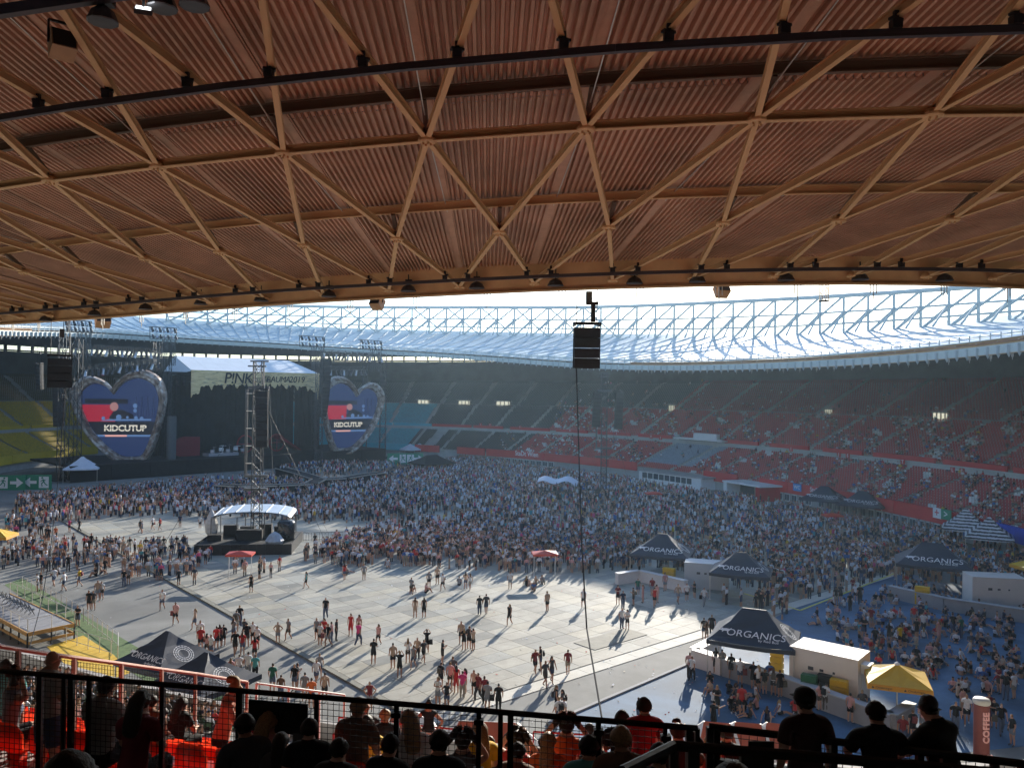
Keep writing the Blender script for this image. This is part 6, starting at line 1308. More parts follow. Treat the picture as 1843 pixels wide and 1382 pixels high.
zones_ = [  # foot-point polygons in the photograph, people per square metre
    ([(30, 905), (130, 892), (300, 876), (500, 868), (640, 872), (760, 840), (850, 824), (960, 846), (1090, 862), (1260, 892), (1420, 915), (1560, 945), (1680, 960), (1843, 1000), (1843, 1075), (1760, 1060), (1600, 1040), (1450, 1078), (1340, 1050), (1240, 1020), (1120, 1030), (1010, 1035), (860, 1030), (740, 1020), (620, 1022), (540, 1010), (600, 985), (640, 965), (740, 945), (860, 935), (840, 925), (700, 940), (560, 943), (420, 930), (250, 930), (120, 940), (20, 950)], 1.5),
    ([(490, 852), (560, 835), (680, 838), (730, 842), (690, 852), (600, 860)], .9), ([(300, 872), (390, 868), (500, 862), (480, 875), (320, 884)], .9),
    ([(30, 985), (130, 985), (250, 990), (372, 985), (380, 1010), (330, 1040), (250, 1040), (150, 1030), (0, 1032), (0, 990)], .95), ([(10, 940), (80, 940), (90, 975), (0, 985)], .7),
    ([(560, 985), (640, 970), (760, 960), (900, 950), (1100, 960), (1240, 985), (1300, 1030), (1140, 1030), (960, 1015), (800, 1010), (650, 1015), (560, 1020)], 1.0), ([(1380, 925), (1560, 950), (1690, 968), (1843, 1005), (1843, 1075), (1600, 1040), (1460, 1085), (1340, 1060), (1300, 1020)], .8),
    ([(1290, 1040), (1380, 1055), (1460, 1075), (1420, 1125), (1330, 1105), (1285, 1075)], .75), ([(400, 1020), (520, 1015), (560, 1035), (430, 1045), (380, 1040)], .5), ([(270, 1030), (350, 1030), (350, 1060), (290, 1055)], .45)]
BW = []
allp = []
for poly, dens in zones_:
    g = [at_z(x, y, 0) for x, y in poly]; xs = [p.x for p in g]; ys = [p.y for p in g]; A_ = (max(xs) - min(xs)) * (max(ys) - min(ys)); n = int(A_ * dens)
    P = np.c_[RNG.uniform(min(xs), max(xs), n), RNG.uniform(min(ys), max(ys), n), np.zeros(n)]; px, py = proj_np(P)
    cl = np.sin(P[:, 0] * .9 + 1.3 * np.sin(P[:, 1] * .23)) * np.sin(P[:, 1] * .55 + np.sin(P[:, 0] * .4))    # uneven clumps
    keep = pt_in(poly, px, py) & (RNG.random(n) < .68 + .5 * cl); allp.append(P[keep])
P = np.concatenate(allp)
# keep clear of tents, platforms and the stage
clear = [(at_z(452, 985, 0), 7.0), (at_z(1192, 1036, 0), 3.2), (at_z(1333, 1074, 0), 2.6), (at_z(1272, 1056, 0), 2.6), (at_z(1677, 1058, 0), 3.2), (at_z(1790, 1088, 0), 3.0), (at_z(1484, 925, 0), 3.0), (at_z(1553, 936, 0), 3.0), (at_z(1004, 897, 0), 3.6), (at_z(1738, 985, 0), 2.4), (at_z(1780, 1003, 0), 2.4), (at_z(1086, 893, 0), 2.2), (at_z(980, 1040, 0), 1.2), (at_z(432, 1042, 0), 1.2)]
ok = np.ones(len(P), bool)
for c, r_ in clear: ok &= np.hypot(P[:, 0] - c.x, P[:, 1] - c.y) > r_
rel = P[:, :2] - np.array(SMID.xy); ok &= (rel @ np.array(SN.xy)) > 1.2
for a in [(506, 842), (540, 851), (575, 862), (560, 870), (500, 873), (430, 874), (393, 872), (600, 861), (620, 860), (640, 857), (660, 853), (465, 874)]:
    q = at_z(*a, 0); ok &= np.hypot(P[:, 0] - q.x, P[:, 1] - q.y) > 2.6
P = P[ok]
near_p = np.array([(p.x, p.y) for p in PLACED])
def body_arrays(P, LV, LF, LZ, ang, sc=None):
    n = len(P); s_ = RNG.uniform(.92, 1.06, n) if sc is None else sc; wd = s_ * RNG.uniform(.9, 1.15, n)
    ca, sa = np.cos(ang)[:, None], np.sin(ang)[:, None]; x = LV[None, :, 0] * wd[:, None]; y = LV[None, :, 1] * wd[:, None]; z = LV[None, :, 2] * s_[:, None]
    V = np.stack([P[:, :1] + x * ca - y * sa, P[:, 1:2] + x * sa + y * ca, P[:, 2:3] + z], -1).reshape(-1, 3)
    Fq = (LF[None] + (np.arange(n) * len(LV))[:, None, None]).reshape(-1, 4)
    skin = np.array([(.50, .29, .20), (.44, .24, .16), (.56, .34, .25), (.36, .19, .12)])[RNG.integers(0, 4, n)]
    tops = np.array([(.68, .69, .72), (.62, .66, .74), (.02, .02, .022), (.018, .018, .02), (.05, .06, .08), (.26, .28, .32), (.06, .14, .36), (.02, .03, .07), (.48, .04, .04), (.60, .32, .30), (.42, .33, .25), (.52, .53, .57), (.10, .09, .09), (.55, .10, .22), (.08, .30, .34), (.16, .08, .05), (.60, .40, .05)])
    pr = np.array([13, 9, 9, 7, 5, 7, 6, 5, 3, 4, 5, 7, 5, 1.6, 2, 4, .8]); top = tops[RNG.choice(len(tops), n, p=pr / pr.sum())]
    pan = np.array([(.02, .02, .025), (.05, .07, .13), (.10, .13, .20), (.03, .03, .035), (.30, .27, .22), (.36, .22, .15), (.45, .27, .19)])[RNG.integers(0, 7, n)]
    sho = np.array([(.05, .05, .05), (.44, .26, .18), (.40, .24, .16), (.04, .05, .08)])[RNG.integers(0, 4, n)]
    hair = np.array([(.025, .016, .011), (.06, .035, .02), (.18, .11, .055), (.02, .014, .012), (.30, .20, .10), (.5, .5, .5)])[RNG.choice(6, n, p=[.3, .25, .15, .15, .1, .05])]
    return V, Fq, np.stack([skin, top, pan, sho, hair], 1)[:, LZ, :].reshape(-1, 3)
def crowd_object(sets, name, label, cat):
    Vs, Fs, Cs, o_ = [], [], [], 0
    for V, Fq, C in sets: Vs.append(V); Fs.append(Fq + o_); Cs.append(C); o_ += len(V)
    o = put(bpy.data.objects.new(name, np_mesh(name, np.concatenate(Vs), np.concatenate(Fs), attr_mat('crowd_cloth', .85), np.concatenate(Cs)))); return tag(o, label, cat, kind='stuff')
# seated figure for stands and floor
SVp, SFp, SZp = [], [], []
def sp_loft(rs_, zn, n, V=None, Fq=None, Z=None):
    V = SVp if V is None else V; Fq = SFp if Fq is None else Fq; Z = SZp if Z is None else Z; o_ = len(V)
    for r_ in rs_: V.extend(r_)
    for a in range(len(rs_) - 1):
        for k in range(n): Fq.append((o_ + a * n + k, o_ + a * n + (k + 1) % n, o_ + (a + 1) * n + (k + 1) % n, o_ + (a + 1) * n + k)); Z.append(zn[a])
rg = lambda z, rx, ry, n, cx=0, cy=0: [(cx + rx * math.cos(2 * math.pi * k / n), cy + ry * math.sin(2 * math.pi * k / n), z) for k in range(n)]
sp_loft([rg(.45, .17, .12, 6), rg(.75, .15, .10, 6, 0, .02), rg(.98, .20, .11, 6), rg(1.06, .06, .05, 6)], [2, 1, 1], 6); sp_loft([rg(1.04, .05, .05, 6), rg(1.13, .08, .09, 6, 0, .01), rg(1.24, .08, .09, 6, 0, 0), rg(1.32, .03, .03, 6)], [0, 0, 4], 6)
for s_ in (-1, 1): sp_loft([rg(.50, .08, .08, 4, s_ * .09, .02), rg(.52, .07, .07, 4, s_ * .10, .40), rg(.08, .05, .06, 4, s_ * .10, .44)], [2, 0], 4); sp_loft([rg(.98, .05, .05, 4, s_ * .2), rg(.72, .04, .04, 4, s_ * .25, .1), rg(.62, .035, .035, 4, s_ * .14, .3)], [1, 0], 4)
SVp, SFp, SZp = np.array(SVp), np.array(SFp), np.array(SZp)
# far figure, simpler
FV, FFq, FZ = [], [], []
sp_loft([rg(0, .13, .09, 4), rg(.5, .15, .09, 4), rg(.92, .16, .11, 4)], [3, 2], 4, FV, FFq, FZ); sp_loft([rg(.9, .19, .12, 5), rg(1.2, .20, .11, 5), rg(1.42, .22, .11, 5), rg(1.5, .06, .05, 5)], [1, 1, 1], 5, FV, FFq, FZ); sp_loft([rg(1.48, .05, .05, 5), rg(1.58, .085, .095, 5), rg(1.67, .085, .095, 5), rg(1.75, .03, .04, 5)], [0, 0, 4], 5, FV, FFq, FZ)
FV, FFq, FZ = np.array(FV), np.array(FFq), np.array(FZ)
# arms-up variant
UV, UFq, UZ = [list(map(tuple, FV)), list(map(tuple, FFq)), list(FZ)]
for s_ in (-1, 1): sp_loft([rg(1.42, .05, .05, 4, s_ * .2), rg(1.68, .045, .045, 4, s_ * .27, .08), rg(1.95, .035, .035, 4, s_ * .20, .10)], [1, 0], 4, UV, UFq, UZ)
UV, UFq, UZ = np.array(UV), np.array(UFq), np.array(UZ)
stage_dir = np.arctan2(SMID.y - P[:, 1], SMID.x - P[:, 0]) - math.pi / 2
ang = np.where(RNG.random(len(P)) < .6, stage_dir + RNG.normal(0, .5, len(P)), RNG.uniform(-3, 3, len(P))); far_m = P[:, 1] > 104; up_m = far_m & (RNG.random(len(P)) < .06)
# people sitting about on the blue surface
poly = [(1470, 1110), (1620, 1045), (1700, 1070), (1843, 1100), (1843, 1270), (1760, 1260), (1690, 1235), (1600, 1205), (1500, 1190)]; g = [at_z(x, y, 0) for x, y in poly]; xs = [p.x for p in g]; ys = [p.y for p in g]
NQ = 1700; Q = np.c_[RNG.uniform(min(xs), max(xs), NQ), RNG.uniform(min(ys), max(ys), NQ), np.full(NQ, -.40)]; px, py = proj_np(Q * np.array([1, 1, 0])); cl = np.sin(Q[:, 0] * 1.3 + np.sin(Q[:, 1])) * np.sin(Q[:, 1] * 1.1 + 2); Q = Q[pt_in(poly, px, py) & (RNG.random(NQ) < .24 + .45 * cl)]
m1 = ~far_m; m2 = far_m & ~up_m
crowd_object([body_arrays(P[m1], LV, LF, LZ, ang[m1]), body_arrays(P[m2], FV, FFq, FZ, ang[m2]), body_arrays(P[up_m], UV, UFq, UZ, ang[up_m]), body_arrays(Q, SVp, SFp, SZp, RNG.uniform(-3, 3, len(Q)))], 'crowd', 'dense crowd standing and sitting on the stadium floor', 'crowd')
# ---- spectators seated in the stands, one mass
idx = []
for q, (tier, i, th, px) in enumerate(seat_keys):
    if th < R(172) and px < 1000 and not (tier == 0 and 900 < px): continue
    if th > R(172):
        if random.random() < .55: idx.append(q)
        continue
    cl = math.sin(th * 38 + i * .21) * math.sin(th * 71 + i * .5 + tier) + .35 * math.sin(th * 150 + i)
    p_ = (.20, .19, .05)[tier] * max(0, .8 + 1.5 * cl) * (1.35 if px > 1450 else 1.0)
    if tier == 0 and bG0 < th < bG1: p_ = .02
    if tier == 2: p_ = .12 if i < 4 else .015
    if random.random() < p_: idx.append(q)
Pq = X[idx]; aq = np.array(seat_rot)[idx] + math.pi
crowd_object([body_arrays(Pq, SVp, SFp, SZp, aq + RNG.normal(0, .3, len(aq)))], 'spectators', 'spectators sitting scattered over the stands', 'spectators')
# scraps and cups lying on the floor
lv, lf, lc = [], [], []
for k in range(420):
    p = at_z(random.uniform(150, 1500), random.uniform(1000, 1330), .045); a = random.uniform(0, 3); s_ = random.uniform(.05, .13); c_, d_ = math.cos(a) * s_, math.sin(a) * s_; o_ = len(lv)
    lv += [(p.x - c_, p.y - d_, .046), (p.x + d_ * .6, p.y - c_ * .6, .05), (p.x + c_, p.y + d_, .048 + random.uniform(0, .06)), (p.x - d_ * .6, p.y + c_ * .6, .052)]; lf.append((o_, o_ + 1, o_ + 2, o_ + 3)); lc.append(random.choice([(.6, .6, .58), (.5, .45, .35), (.12, .12, .12), (.45, .1, .08), (.6, .62, .66)]))
tag(put(bpy.data.objects.new('litter', np_mesh('litter', np.array(lv), np.array(lf), attr_mat('litter_paper', .8), np.array(lc)))), 'scraps and paper cups scattered on the floor', 'litter', kind='stuff')
# ------------------------------------------------------------------ things hung from the near roof
M_beige = mat('speaker_beige', (.36, .22, .12), .6, var=.1); M_led = mat('led_lamp', (0, 0, 0), emit=(.95, .97, 1.0), estr=9.0)
def horn_speaker(px, py, D, s_, rz, tilt, label):
    p = at_D(px, py, D); e = empty('roof_speaker', tuple(p), R(rz), label, 'loudspeaker', 'box speakers under the roof')
    b = MB(); b.box((0, 0, 0), (s_, s_ * .9, s_), taper=1.0); o = b.build('cabinet', M_beige, e); o.rotation_euler = (R(tilt), 0, 0)
    b = MB(); b.box((0, -s_ * .46, 0), (s_ * .9, .03, s_ * .9)); o2 = b.build('grille', M_spk, e); o2.rotation_euler = (R(tilt), 0, 0)
    b = MB(); b.bar((-s_ * .55, 0, 0), (-s_ * .55, 0, s_ * 1.0), .05); b.bar((s_ * .55, 0, 0), (s_ * .55, 0, s_ * 1.0), .05); b.bar((-s_ * .55, 0, s_), (s_ * .55, 0, s_), .06); b.build('bracket', M_dark, e)
horn_speaker(112, 82, 19.5, .55, 40, -25, 'box speaker with black grille high at the dim roof corner')
horn_speaker(185, 575, 57, .95, 35, -30, 'tilted beige box speaker under the roof edge above the stage lamps'); horn_speaker(668, 524, 44, .62, 30, -10, 'upper box of the speaker pair under the roof edge by the lattice'); horn_speaker(679, 545, 43.6, .62, -20, -35, 'lower beige box of the speaker pair under the roof edge by the lattice')
horn_speaker(1302, 500, 40.5, .68, -10, 5, 'upper dark box of the speaker pair under the roof edge at the right'); horn_speaker(1299, 522, 40.3, .62, 12, -35, 'lower beige box of the speaker pair under the roof edge at the right')
def flood(px, py, D, label, s_=.42, lit=False):
    p = at_D(px, py, D); e = empty('floodlight', tuple(p), R(random.uniform(-15, 15)), label, 'floodlight', 'floodlights along the roof edge')
    b = MB(); b.lathe([(.12 * s_ * 2.4, .22), (.30 * s_ * 2.4, .10), (.42 * s_ * 2.4, -.12), (.38 * s_ * 2.4, -.14)], n=10); b.build('reflector', M_lamp, e)
    b = MB(); b.bar((0, 0, .2), (0, 0, .75), .05); b.box((0, .15, .40), (.34, .26, .20)); b.build('gear_box', M_dark, e)
    if lit: b = MB(); b.box((0, -.15, -.12), (.34, .05, .22)); b.build('lit_panel', M_led, e)
wd = ['first', 'second', 'third', 'fourth', 'fifth', 'sixth', 'seventh', 'eighth', 'ninth', 'tenth', 'eleventh', 'twelfth', 'thirteenth', 'fourteenth']
for k, (px, py) in enumerate(((82, 574), (170, 564), (262, 553), (362, 544), (470, 538), (592, 530), (735, 520), (858, 515), (1000, 510), (1142, 506), (1255, 503), (1415, 500), (1548, 499), (1700, 501))):
    q = hit(px, py, -4.4, False); flood(px, py, q.y, '%s floodlight from the left along the roof edge' % wd[k])
p = at_D(258, 20, 16.5); e = empty('led_floodlight', tuple(p), R(20), 'lit white lamp panel at the top of the picture', 'floodlight')
b = MB(); b.box((0, 0, 0), (.34, .10, .26)); o = b.build('housing', M_lamp, e); o.rotation_euler = (R(-55), 0, 0); b = MB(); b.box((0, -.06, 0), (.28, .02, .2)); o = b.build('lit_panel', M_led, e); o.rotation_euler = (R(-55), 0, 0); b = MB(); b.bar((0, 0, 0), (0, 0, .6), .05); b.build('stem', M_dark, e)
for k, (px, py) in enumerate(((292, 6), (350, 2), (185, 30))):
    flood(px, py, 16.8, ['dark round lamp right of the lit panel', 'dark round lamp at the top edge, two from the lit panel', 'dark lamp left of the lit panel'][k], .32)
p0, p1 = at_D(-60, 30, 16.6), at_D(420, -40, 16.6); b = MB(); b.bar(p0, p1, .18, .22); tag(b.build('lamp_rail', M_rail), 'dark rail carrying lamps at the upper left corner', 'rail')
# hanging line arrays in front
line_array(at_D(1056, 590, 41), 4, 1.30, .52, .8, R(3), .02, 'black speaker cluster hanging alone against the sky', curve=.02, cable=2.6)
line_array(at_D(108, 645, 57), 4, 1.45, .52, .9, R(30), .02, 'black speaker cluster hanging before the yellow seats', curve=.02, cable=3.0)
b = MB(); pts = [at_D(1037, 655, 41), at_D(1042, 820, 40.5), at_D(1047, 980, 39), at_D(1056, 1130, 36), at_D(1083, 1290, 30)]; b.tube(pts, .035, 6); tag(b.build('hanging_cable', M_spk), 'black cable running down from the hanging speaker cluster to the stand', 'cable')
b = MB(); pts = [at_D(122, 640, 57), at_D(118, 700, 57), at_D(106, 850, 56), at_D(92, 980, 53), at_D(76, 1080, 50), at_D(52, 1170, 46)]; b.tube(pts, .025, 5); tag(b.build('hanging_cable', M_dark), 'thin cable running down at the left past the exit signs', 'cable')
b = MB(); p = at_D(1066, 546, 41); b.box((p.x, p.y, p.z), (.62, .3, .14)); b.box((p.x + .05, p.y, p.z - .5), (.22, .22, .9)); tag(b.build('hoist_motor', M_spk), 'black hoist block above the hanging speaker cluster', 'hoist')
p = at_D(1483, 527, 40.5); e = empty('work_basket', tuple(p), 0, 'small steel basket hanging below the roof edge at the right', 'basket'); truss_mb(p + Vector((0, 0, -.4)), p + Vector((0, 0, .6)), .32, .035).build('frame', M_galv, e, True); b = MB(); b.box((p.x, p.y, p.z - .42), (.4, .4, .05)); b.build('floor', M_dark, e, True)

# ------------------------------------------------------------------ near stand: floor heights
def d_of(P):
    lo, hi = -30.0, 60.0
    for _ in range(40):
        m = (lo + hi) / 2; q = np.array([P[0], P[1]]) - CE
        if (q @ EU / (EA + m)) ** 2 + (q @ EV / (EB + m)) ** 2 > 1: lo = m
        else: hi = m
    return lo
def tier_floor(P):
    d = d_of(P)
    for T in (TOP, UPP, LOW):
        if d >= T['d0']:
            i = int((d - T['d0']) / T['w'])
            if i < T['n']: return T['z0'] + i * T['r']
            return 14.42 if T is UPP else T['z0'] + (T['n'] - 1) * T['r']
    return 0.0
# single red seats in the sunlit rows
M_nseat = mat('red_seat', (.66, .045, .016), .32, var=.08, scale=4, spec=.5, transl=.5)
b = MB(); n = 6; prof = [(-.40, .40), (-.36, .43), (-.15, .41), (-.03, .42), (.02, .50), (.06, .68), (.09, .80), (.10, .83)]; rows = []
for (y, z) in prof:
    for k in range(n + 1):
        u = -1 + 2 * k / n; w_ = .215 if z < .7 else .215 * (1 - (z - .7) * 1.6 * abs(u)); rows.append((u * w_, y + .035 * u * u * (-1 if z > .5 else 0), z + (.03 * u * u if z < .5 else -.05 * u ** 4 * (z > .75))))
m_ = n + 1; b.add(rows, [(a * m_ + k, a * m_ + k + 1, (a + 1) * m_ + k + 1, (a + 1) * m_ + k) for a in range(len(prof) - 1) for k in range(n)])
b.add([(x, y + .02, z - .02) for x, y, z in rows], [(a * m_ + k, (a + 1) * m_ + k, (a + 1) * m_ + k + 1, a * m_ + k + 1) for a in range(len(prof) - 1) for k in range(n)])
b.box((0, -.1, .2), (.06, .25, .4)); SEATM = b.mesh('stadium_seat', M_nseat, smooth=True)
cand = []
for i in range(UPP['n'] - 1):
    d = UPP['d0'] + (i + .62) * UPP['w']; z = UPP['z0'] + i * UPP['r']; tt = np.linspace(R(170), R(260), 3000); PP = bowl_np(tt, d); LL = np.r_[0, np.cumsum(np.hypot(*np.diff(PP, axis=0).T))]
    for th in np.interp(np.arange(.2, LL[-1], .52), LL, tt):
        p = bowl(float(th), d, z); px, py, dep = proj(p + Vector((0, 0, .8)))
        if -40 < px < 1880 and dep > 2 and not in_aisle(float(th), d): cand.append((dep, px, i, float(th), p))
left = [c for c in cand if c[1] < 640]; rest = [c for c in cand if c[1] >= 640]; left.sort(key=lambda c: c[0]); rest.sort(key=lambda c: c[0])
rowname = lambda i: ['front', 'second', 'third', 'fourth', 'fifth', 'sixth', 'seventh', 'eighth', 'ninth', 'tenth', 'eleventh', 'twelfth', 'thirteenth', 'fourteenth', 'fifteenth', 'sixteenth', 'last'][i]
def seat_ang(th, d):
    p, q = bowl(th, d), bowl(th + .001, d); a = math.atan2(q.y - p.y, q.x - p.x); nx = Vector((p.x - CE[0], p.y - CE[1], 0))
    return a + (math.pi if Vector((-math.sin(a), math.cos(a), 0)).dot(nx) < 0 else 0)
seats_used = left[:190] + rest[:110]
ORD = ['first', 'second', 'third', 'fourth', 'fifth', 'sixth', 'seventh', 'eighth', 'ninth', 'tenth', 'eleventh', 'twelfth', 'thirteenth', 'fourteenth', 'fifteenth', 'sixteenth', 'seventeenth', 'eighteenth', 'nineteenth', 'twentieth'] + ['twenty-' + w_ for w_ in ('first', 'second', 'third', 'fourth', 'fifth', 'sixth', 'seventh', 'eighth', 'ninth')] + ['thirtieth'] + ['thirty-' + w_ for w_ in ('first', 'second', 'third', 'fourth', 'fifth', 'sixth', 'seventh', 'eighth', 'ninth')]
cnt = {}
for dep, px, i, th, p in sorted(seats_used, key=lambda c: c[1]):
    o = bpy.data.objects.new('stadium_seat', SEATM); COL.objects.link(o); o.location = p; o.rotation_euler = (0, 0, seat_ang(th, 20)); k = cnt[i] = cnt.get(i, -1) + 1
    tag(o, 'red plastic seat in the %s row of the near stand, %s from the left' % (rowname(i), ORD[min(k, 38)]), 'seat', 'red seats of the near stand')
used_ = set((i, round(th, 5)) for dep, px, i, th, p in seats_used); more_ = [c for c in cand if (c[2], round(c[3], 5)) not in used_]
Xn = np.array([tuple(c[4]) for c in more_]); An = np.array([seat_ang(c[3], 20) for c in more_]); ca, sa = np.cos(An)[:, None], np.sin(An)[:, None]
VV = np.stack([Xn[:, :1] + SV[None, :, 0] * ca - SV[None, :, 1] * sa, Xn[:, 1:2] + SV[None, :, 0] * sa + SV[None, :, 1] * ca, Xn[:, 2:] + SV[None, :, 2] + 0 * ca], -1).reshape(-1, 3)
tag(put(bpy.data.objects.new('seat_rows', np_mesh('seat_rows_near', VV, (SF[None] + (np.arange(len(Xn)) * len(SV))[:, None, None]).reshape(-1, 4), M_nseat))), 'further red seats of the near stand, mostly hidden by people', 'seats', kind='stuff')
# ------------------------------------------------------------------ black mesh fence at the gallery
M_fence = mat('fence_black', (.012, .012, .012), .45, .3, var=.2, scale=4); M_wire = mat('fence_wire', (.02, .018, .016), .5, .3, var=0)
def rail_pt(px, z=15.75):
    y = 1207 + (1310 - 1207) * px / 1255.0; return at_z(px, y, z)
fence = empty('mesh_fence', tuple(rail_pt(600, 14.42)), 0, 'black mesh fence with top rail in front of the sunlit seats', 'fence')
beam('top_rail', rail_pt(-40), rail_pt(1256), .062, .062, M_fence, fence, 'tube'); 
posts = [(-25, .06), (73, .055), (116, .04), (129, .06), (161, .04), (293, .045), (432, .07), (570, .045), (714, .05), (862, .05), (901, .05), (919, .06), (1077, .05), (1197, .04), (1240, .06), (1255, .045)]
for px, w_ in posts:
    p = rail_pt(px); beam('post', p - Vector((0, 0, 1.33)), p, w_, w_, M_fence, fence)
spans = [(-25, 73), (73, 129), (129, 293), (293, 432), (432, 570), (570, 714), (714, 862), (919, 1077), (1077, 1197)]
for a, c in spans:
    A_, B_ = rail_pt(a), rail_pt(c); L = (B_ - A_).length; b = MB(); n = max(3, int(L / .062))
    for k in range(1, n): p = A_.lerp(B_, k / n); b.bar(p - Vector((0, 0, 1.25)), p - Vector((0, 0, .04)), .0055)
    for k in range(1, 20): b.bar(A_ - Vector((0, 0, .062 * k)), B_ - Vector((0, 0, .062 * k)), .0055)
    tag(b.build('wire_mesh', M_wire, fence, True), kind='stuff'); beam('bottom_rail', A_ - Vector((0, 0, 1.27)), B_ - Vector((0, 0, 1.27)), .04, .04, M_fence, fence)
for px in (714, 862, 1077, 1197):
    p = rail_pt(px) - Vector((0, .0, .10)); b = MB(); b.box((p.x, p.y - .03, p.z), (.10, .08, .05)); b.box((p.x, p.y - .03, p.z - .5), (.10, .08, .05)); b.build('clamp', M_fence, fence, True)
f2 = empty('mesh_fence', tuple(rail_pt(1500, 14.42)), 0, 'black rail fence with gap panels behind the three silhouettes', 'fence')
def rail2(px, z=15.72): return at_z(px, 1307 + (1374 - 1307) * (px - 1275) / 568.0, z)
beam('top_rail', rail2(1276), rail2(1900), .075, .075, M_fence, f2, 'tube'); beam('middle_rail', rail2(1276) - Vector((0, 0, .33)), rail2(1900) - Vector((0, 0, .33)), .06, .06, M_fence, f2)
for px in (1277, 1290, 1500, 1655, 1700, 1790, 1840): p = rail2(px); beam('post', p - Vector((0, 0, 1.3)), p, .06, .06, M_fence, f2)
for a, c in ((1290, 1500), (1500, 1655), (1655, 1790), (1790, 1843)):
    A_, B_ = rail2(a), rail2(c); L = (B_ - A_).length; b = MB(); n = max(3, int(L / .075))
    for k in range(1, n): p = A_.lerp(B_, k / n); b.bar(p - Vector((0, 0, 1.2)), p - Vector((0, 0, .04)), .0055)
    for k in range(1, 12): b.bar(A_ - Vector((0, 0, .08 * k)), B_ - Vector((0, 0, .08 * k)), .0055)
    tag(b.build('wire_mesh', M_wire, f2, True), kind='stuff')
hr_ = empty('hand_rail', tuple(at_D(1230, 1360, 5.6)), 0, 'thick black handrail bending down to the stairs in the foreground', 'handrail')
h0, h1, h2, h3 = at_D(1120, 1388, 5.0), at_D(1213, 1341, 5.6), at_D(1500, 1364, 5.5), at_D(1900, 1400, 5.4)
for a, c in ((h0, h1), (h1, h2), (h2, h3)): beam('rail', a, c, .075, .075, M_fence, hr_, 'tube')
for p in (h1, at_D(1245, 1345, 5.58), at_D(1340, 1351, 5.56)): beam('post', p - Vector((0, 0, 1.2)), p, .06, .06, M_fence, hr_)
# dark sign boards hung on the fence
M_board = mat('board_black', (.016, .017, .013), .6, var=.2); M_bt = mat('board_text', (.035, .036, .03), .7, var=0)
A_, B_ = rail_pt(452) + Vector((0, -.07, -.06)), rail_pt(557) + Vector((0, -.07, -.06)); c = (A_ + B_) / 2 - Vector((0, 0, .16)); e = bpy.data.objects.new('buffet_sign', None); COL.objects.link(e); t_ = (B_ - A_).normalized(); nr = Vector((t_.y, -t_.x, 0)); e.matrix_basis = face_matrix(c, nr); tag(e, 'dark board reading Buffet hanging on the black fence', 'sign')
w_ = (B_ - A_).length; b = MB(); b.box((0, 0, 0), (w_, .33, .02)); b.build('board', M_board, e); text_mesh('Buffet', .17, M_bt, 'lettering', e, Matrix.Translation((0, .05, .014)), world=False, offset=.004); b = MB(); b.box((w_ * .36, -.20, .004), (w_ * .2, .11, .015)); b.build('sticker', mat('sticker_grey', (.10, .10, .095), .6), e); b = MB(); b.box((-.05, -.10, .012), (w_ * .6, .015, .006)); b.build('underline', M_bt, e)
A_, B_ = rail2(1346), rail2(1384); c = (A_ + B_) / 2 + Vector((0, -.08, -.10)); b = MB(); b.box((c.x, c.y, c.z - .1), (.24, .02, .30)); tag(b.build('notice_board', M_board), 'small dark notice on the rail left of the capped silhouette', 'sign')
# pink sunlit side rail running down the stand, then a white rail
M_pink = mat('rail_pinkish', (.46, .27, .22), .45, .3, var=.12, scale=3)
pr_ = empty('side_rail', tuple(at_D(33, 1300, 11)), 0, 'sunlit pinkish side rail with mesh running down the stand', 'railing')
pp = [(-60, 1152, 10.1), (33, 1168, 11.0), (134, 1183, 12.07), (219, 1194, 13.1), (291, 1204, 14.2), (352, 1212, 15.3), (445, 1227, 16.9)]; PPt = [at_D(*q) for q in pp]
for a, c in zip(PPt, PPt[1:]):
    beam('top_rail', a, c, .06, .06, M_pink, pr_, 'tube'); b = MB(); n = 16
    for k in range(n): b.bar(a.lerp(c, k / n) - Vector((0, 0, .05)), a.lerp(c, min(1, k / n)) - Vector((0, 0, 1.5)), .006)
    for k in range(1, 24): b.bar(a - Vector((0, 0, .062 * k)), c - Vector((0, 0, .062 * k)), .006)
    tag(b.build('wire_mesh', M_wire, pr_, True), kind='stuff')
for p in PPt: beam('post', p - Vector((0, 0, 1.7)), p, .055, .055, M_pink, pr_)
wr_ = empty('white_rail', tuple(at_D(540, 1275, 20)), 0, 'thin white railing beyond the pinkish rail against the grey floor', 'railing')
wp = [at_D(462, 1229, 19.0), at_D(520, 1237, 19.6), at_D(575, 1244, 20.3), at_D(620, 1250, 20.8)]
for a, c in zip(wp, wp[1:]): beam('rail', a, c, .05, .05, M_white, wr_, 'tube')
for p in wp: beam('post', p - Vector((0, 0, 1.2)), p, .05, .05, M_white, wr_)
# low rails on the near rows
for k, (xa, ya, xb, yb, D) in enumerate(((610, 1290, 860, 1316, 21.5), (700, 1312, 880, 1330, 19.5), (960, 1316, 1200, 1330, 20.5), (600, 1320, 680, 1330, 17.5))):
    a, c = at_D(xa, ya, D), at_D(xb, yb, D - .6); e = empty('row_rail', tuple(a), 0, ['red row rail below the orange awnings', 'steel row rail in front of the leaning woman', 'red row rail before the woman in the black hat', 'short red row rail behind the man in the dark shirt'][k], 'railing'); m = M_redp if k != 1 else M_galv
    beam('rail', a, c, .05, .05, m, e, 'tube'); 
    for q in range(5): p = a.lerp(c, q / 4); beam('post', p - Vector((0, 0, .9)), p, .035, .035, m, e)
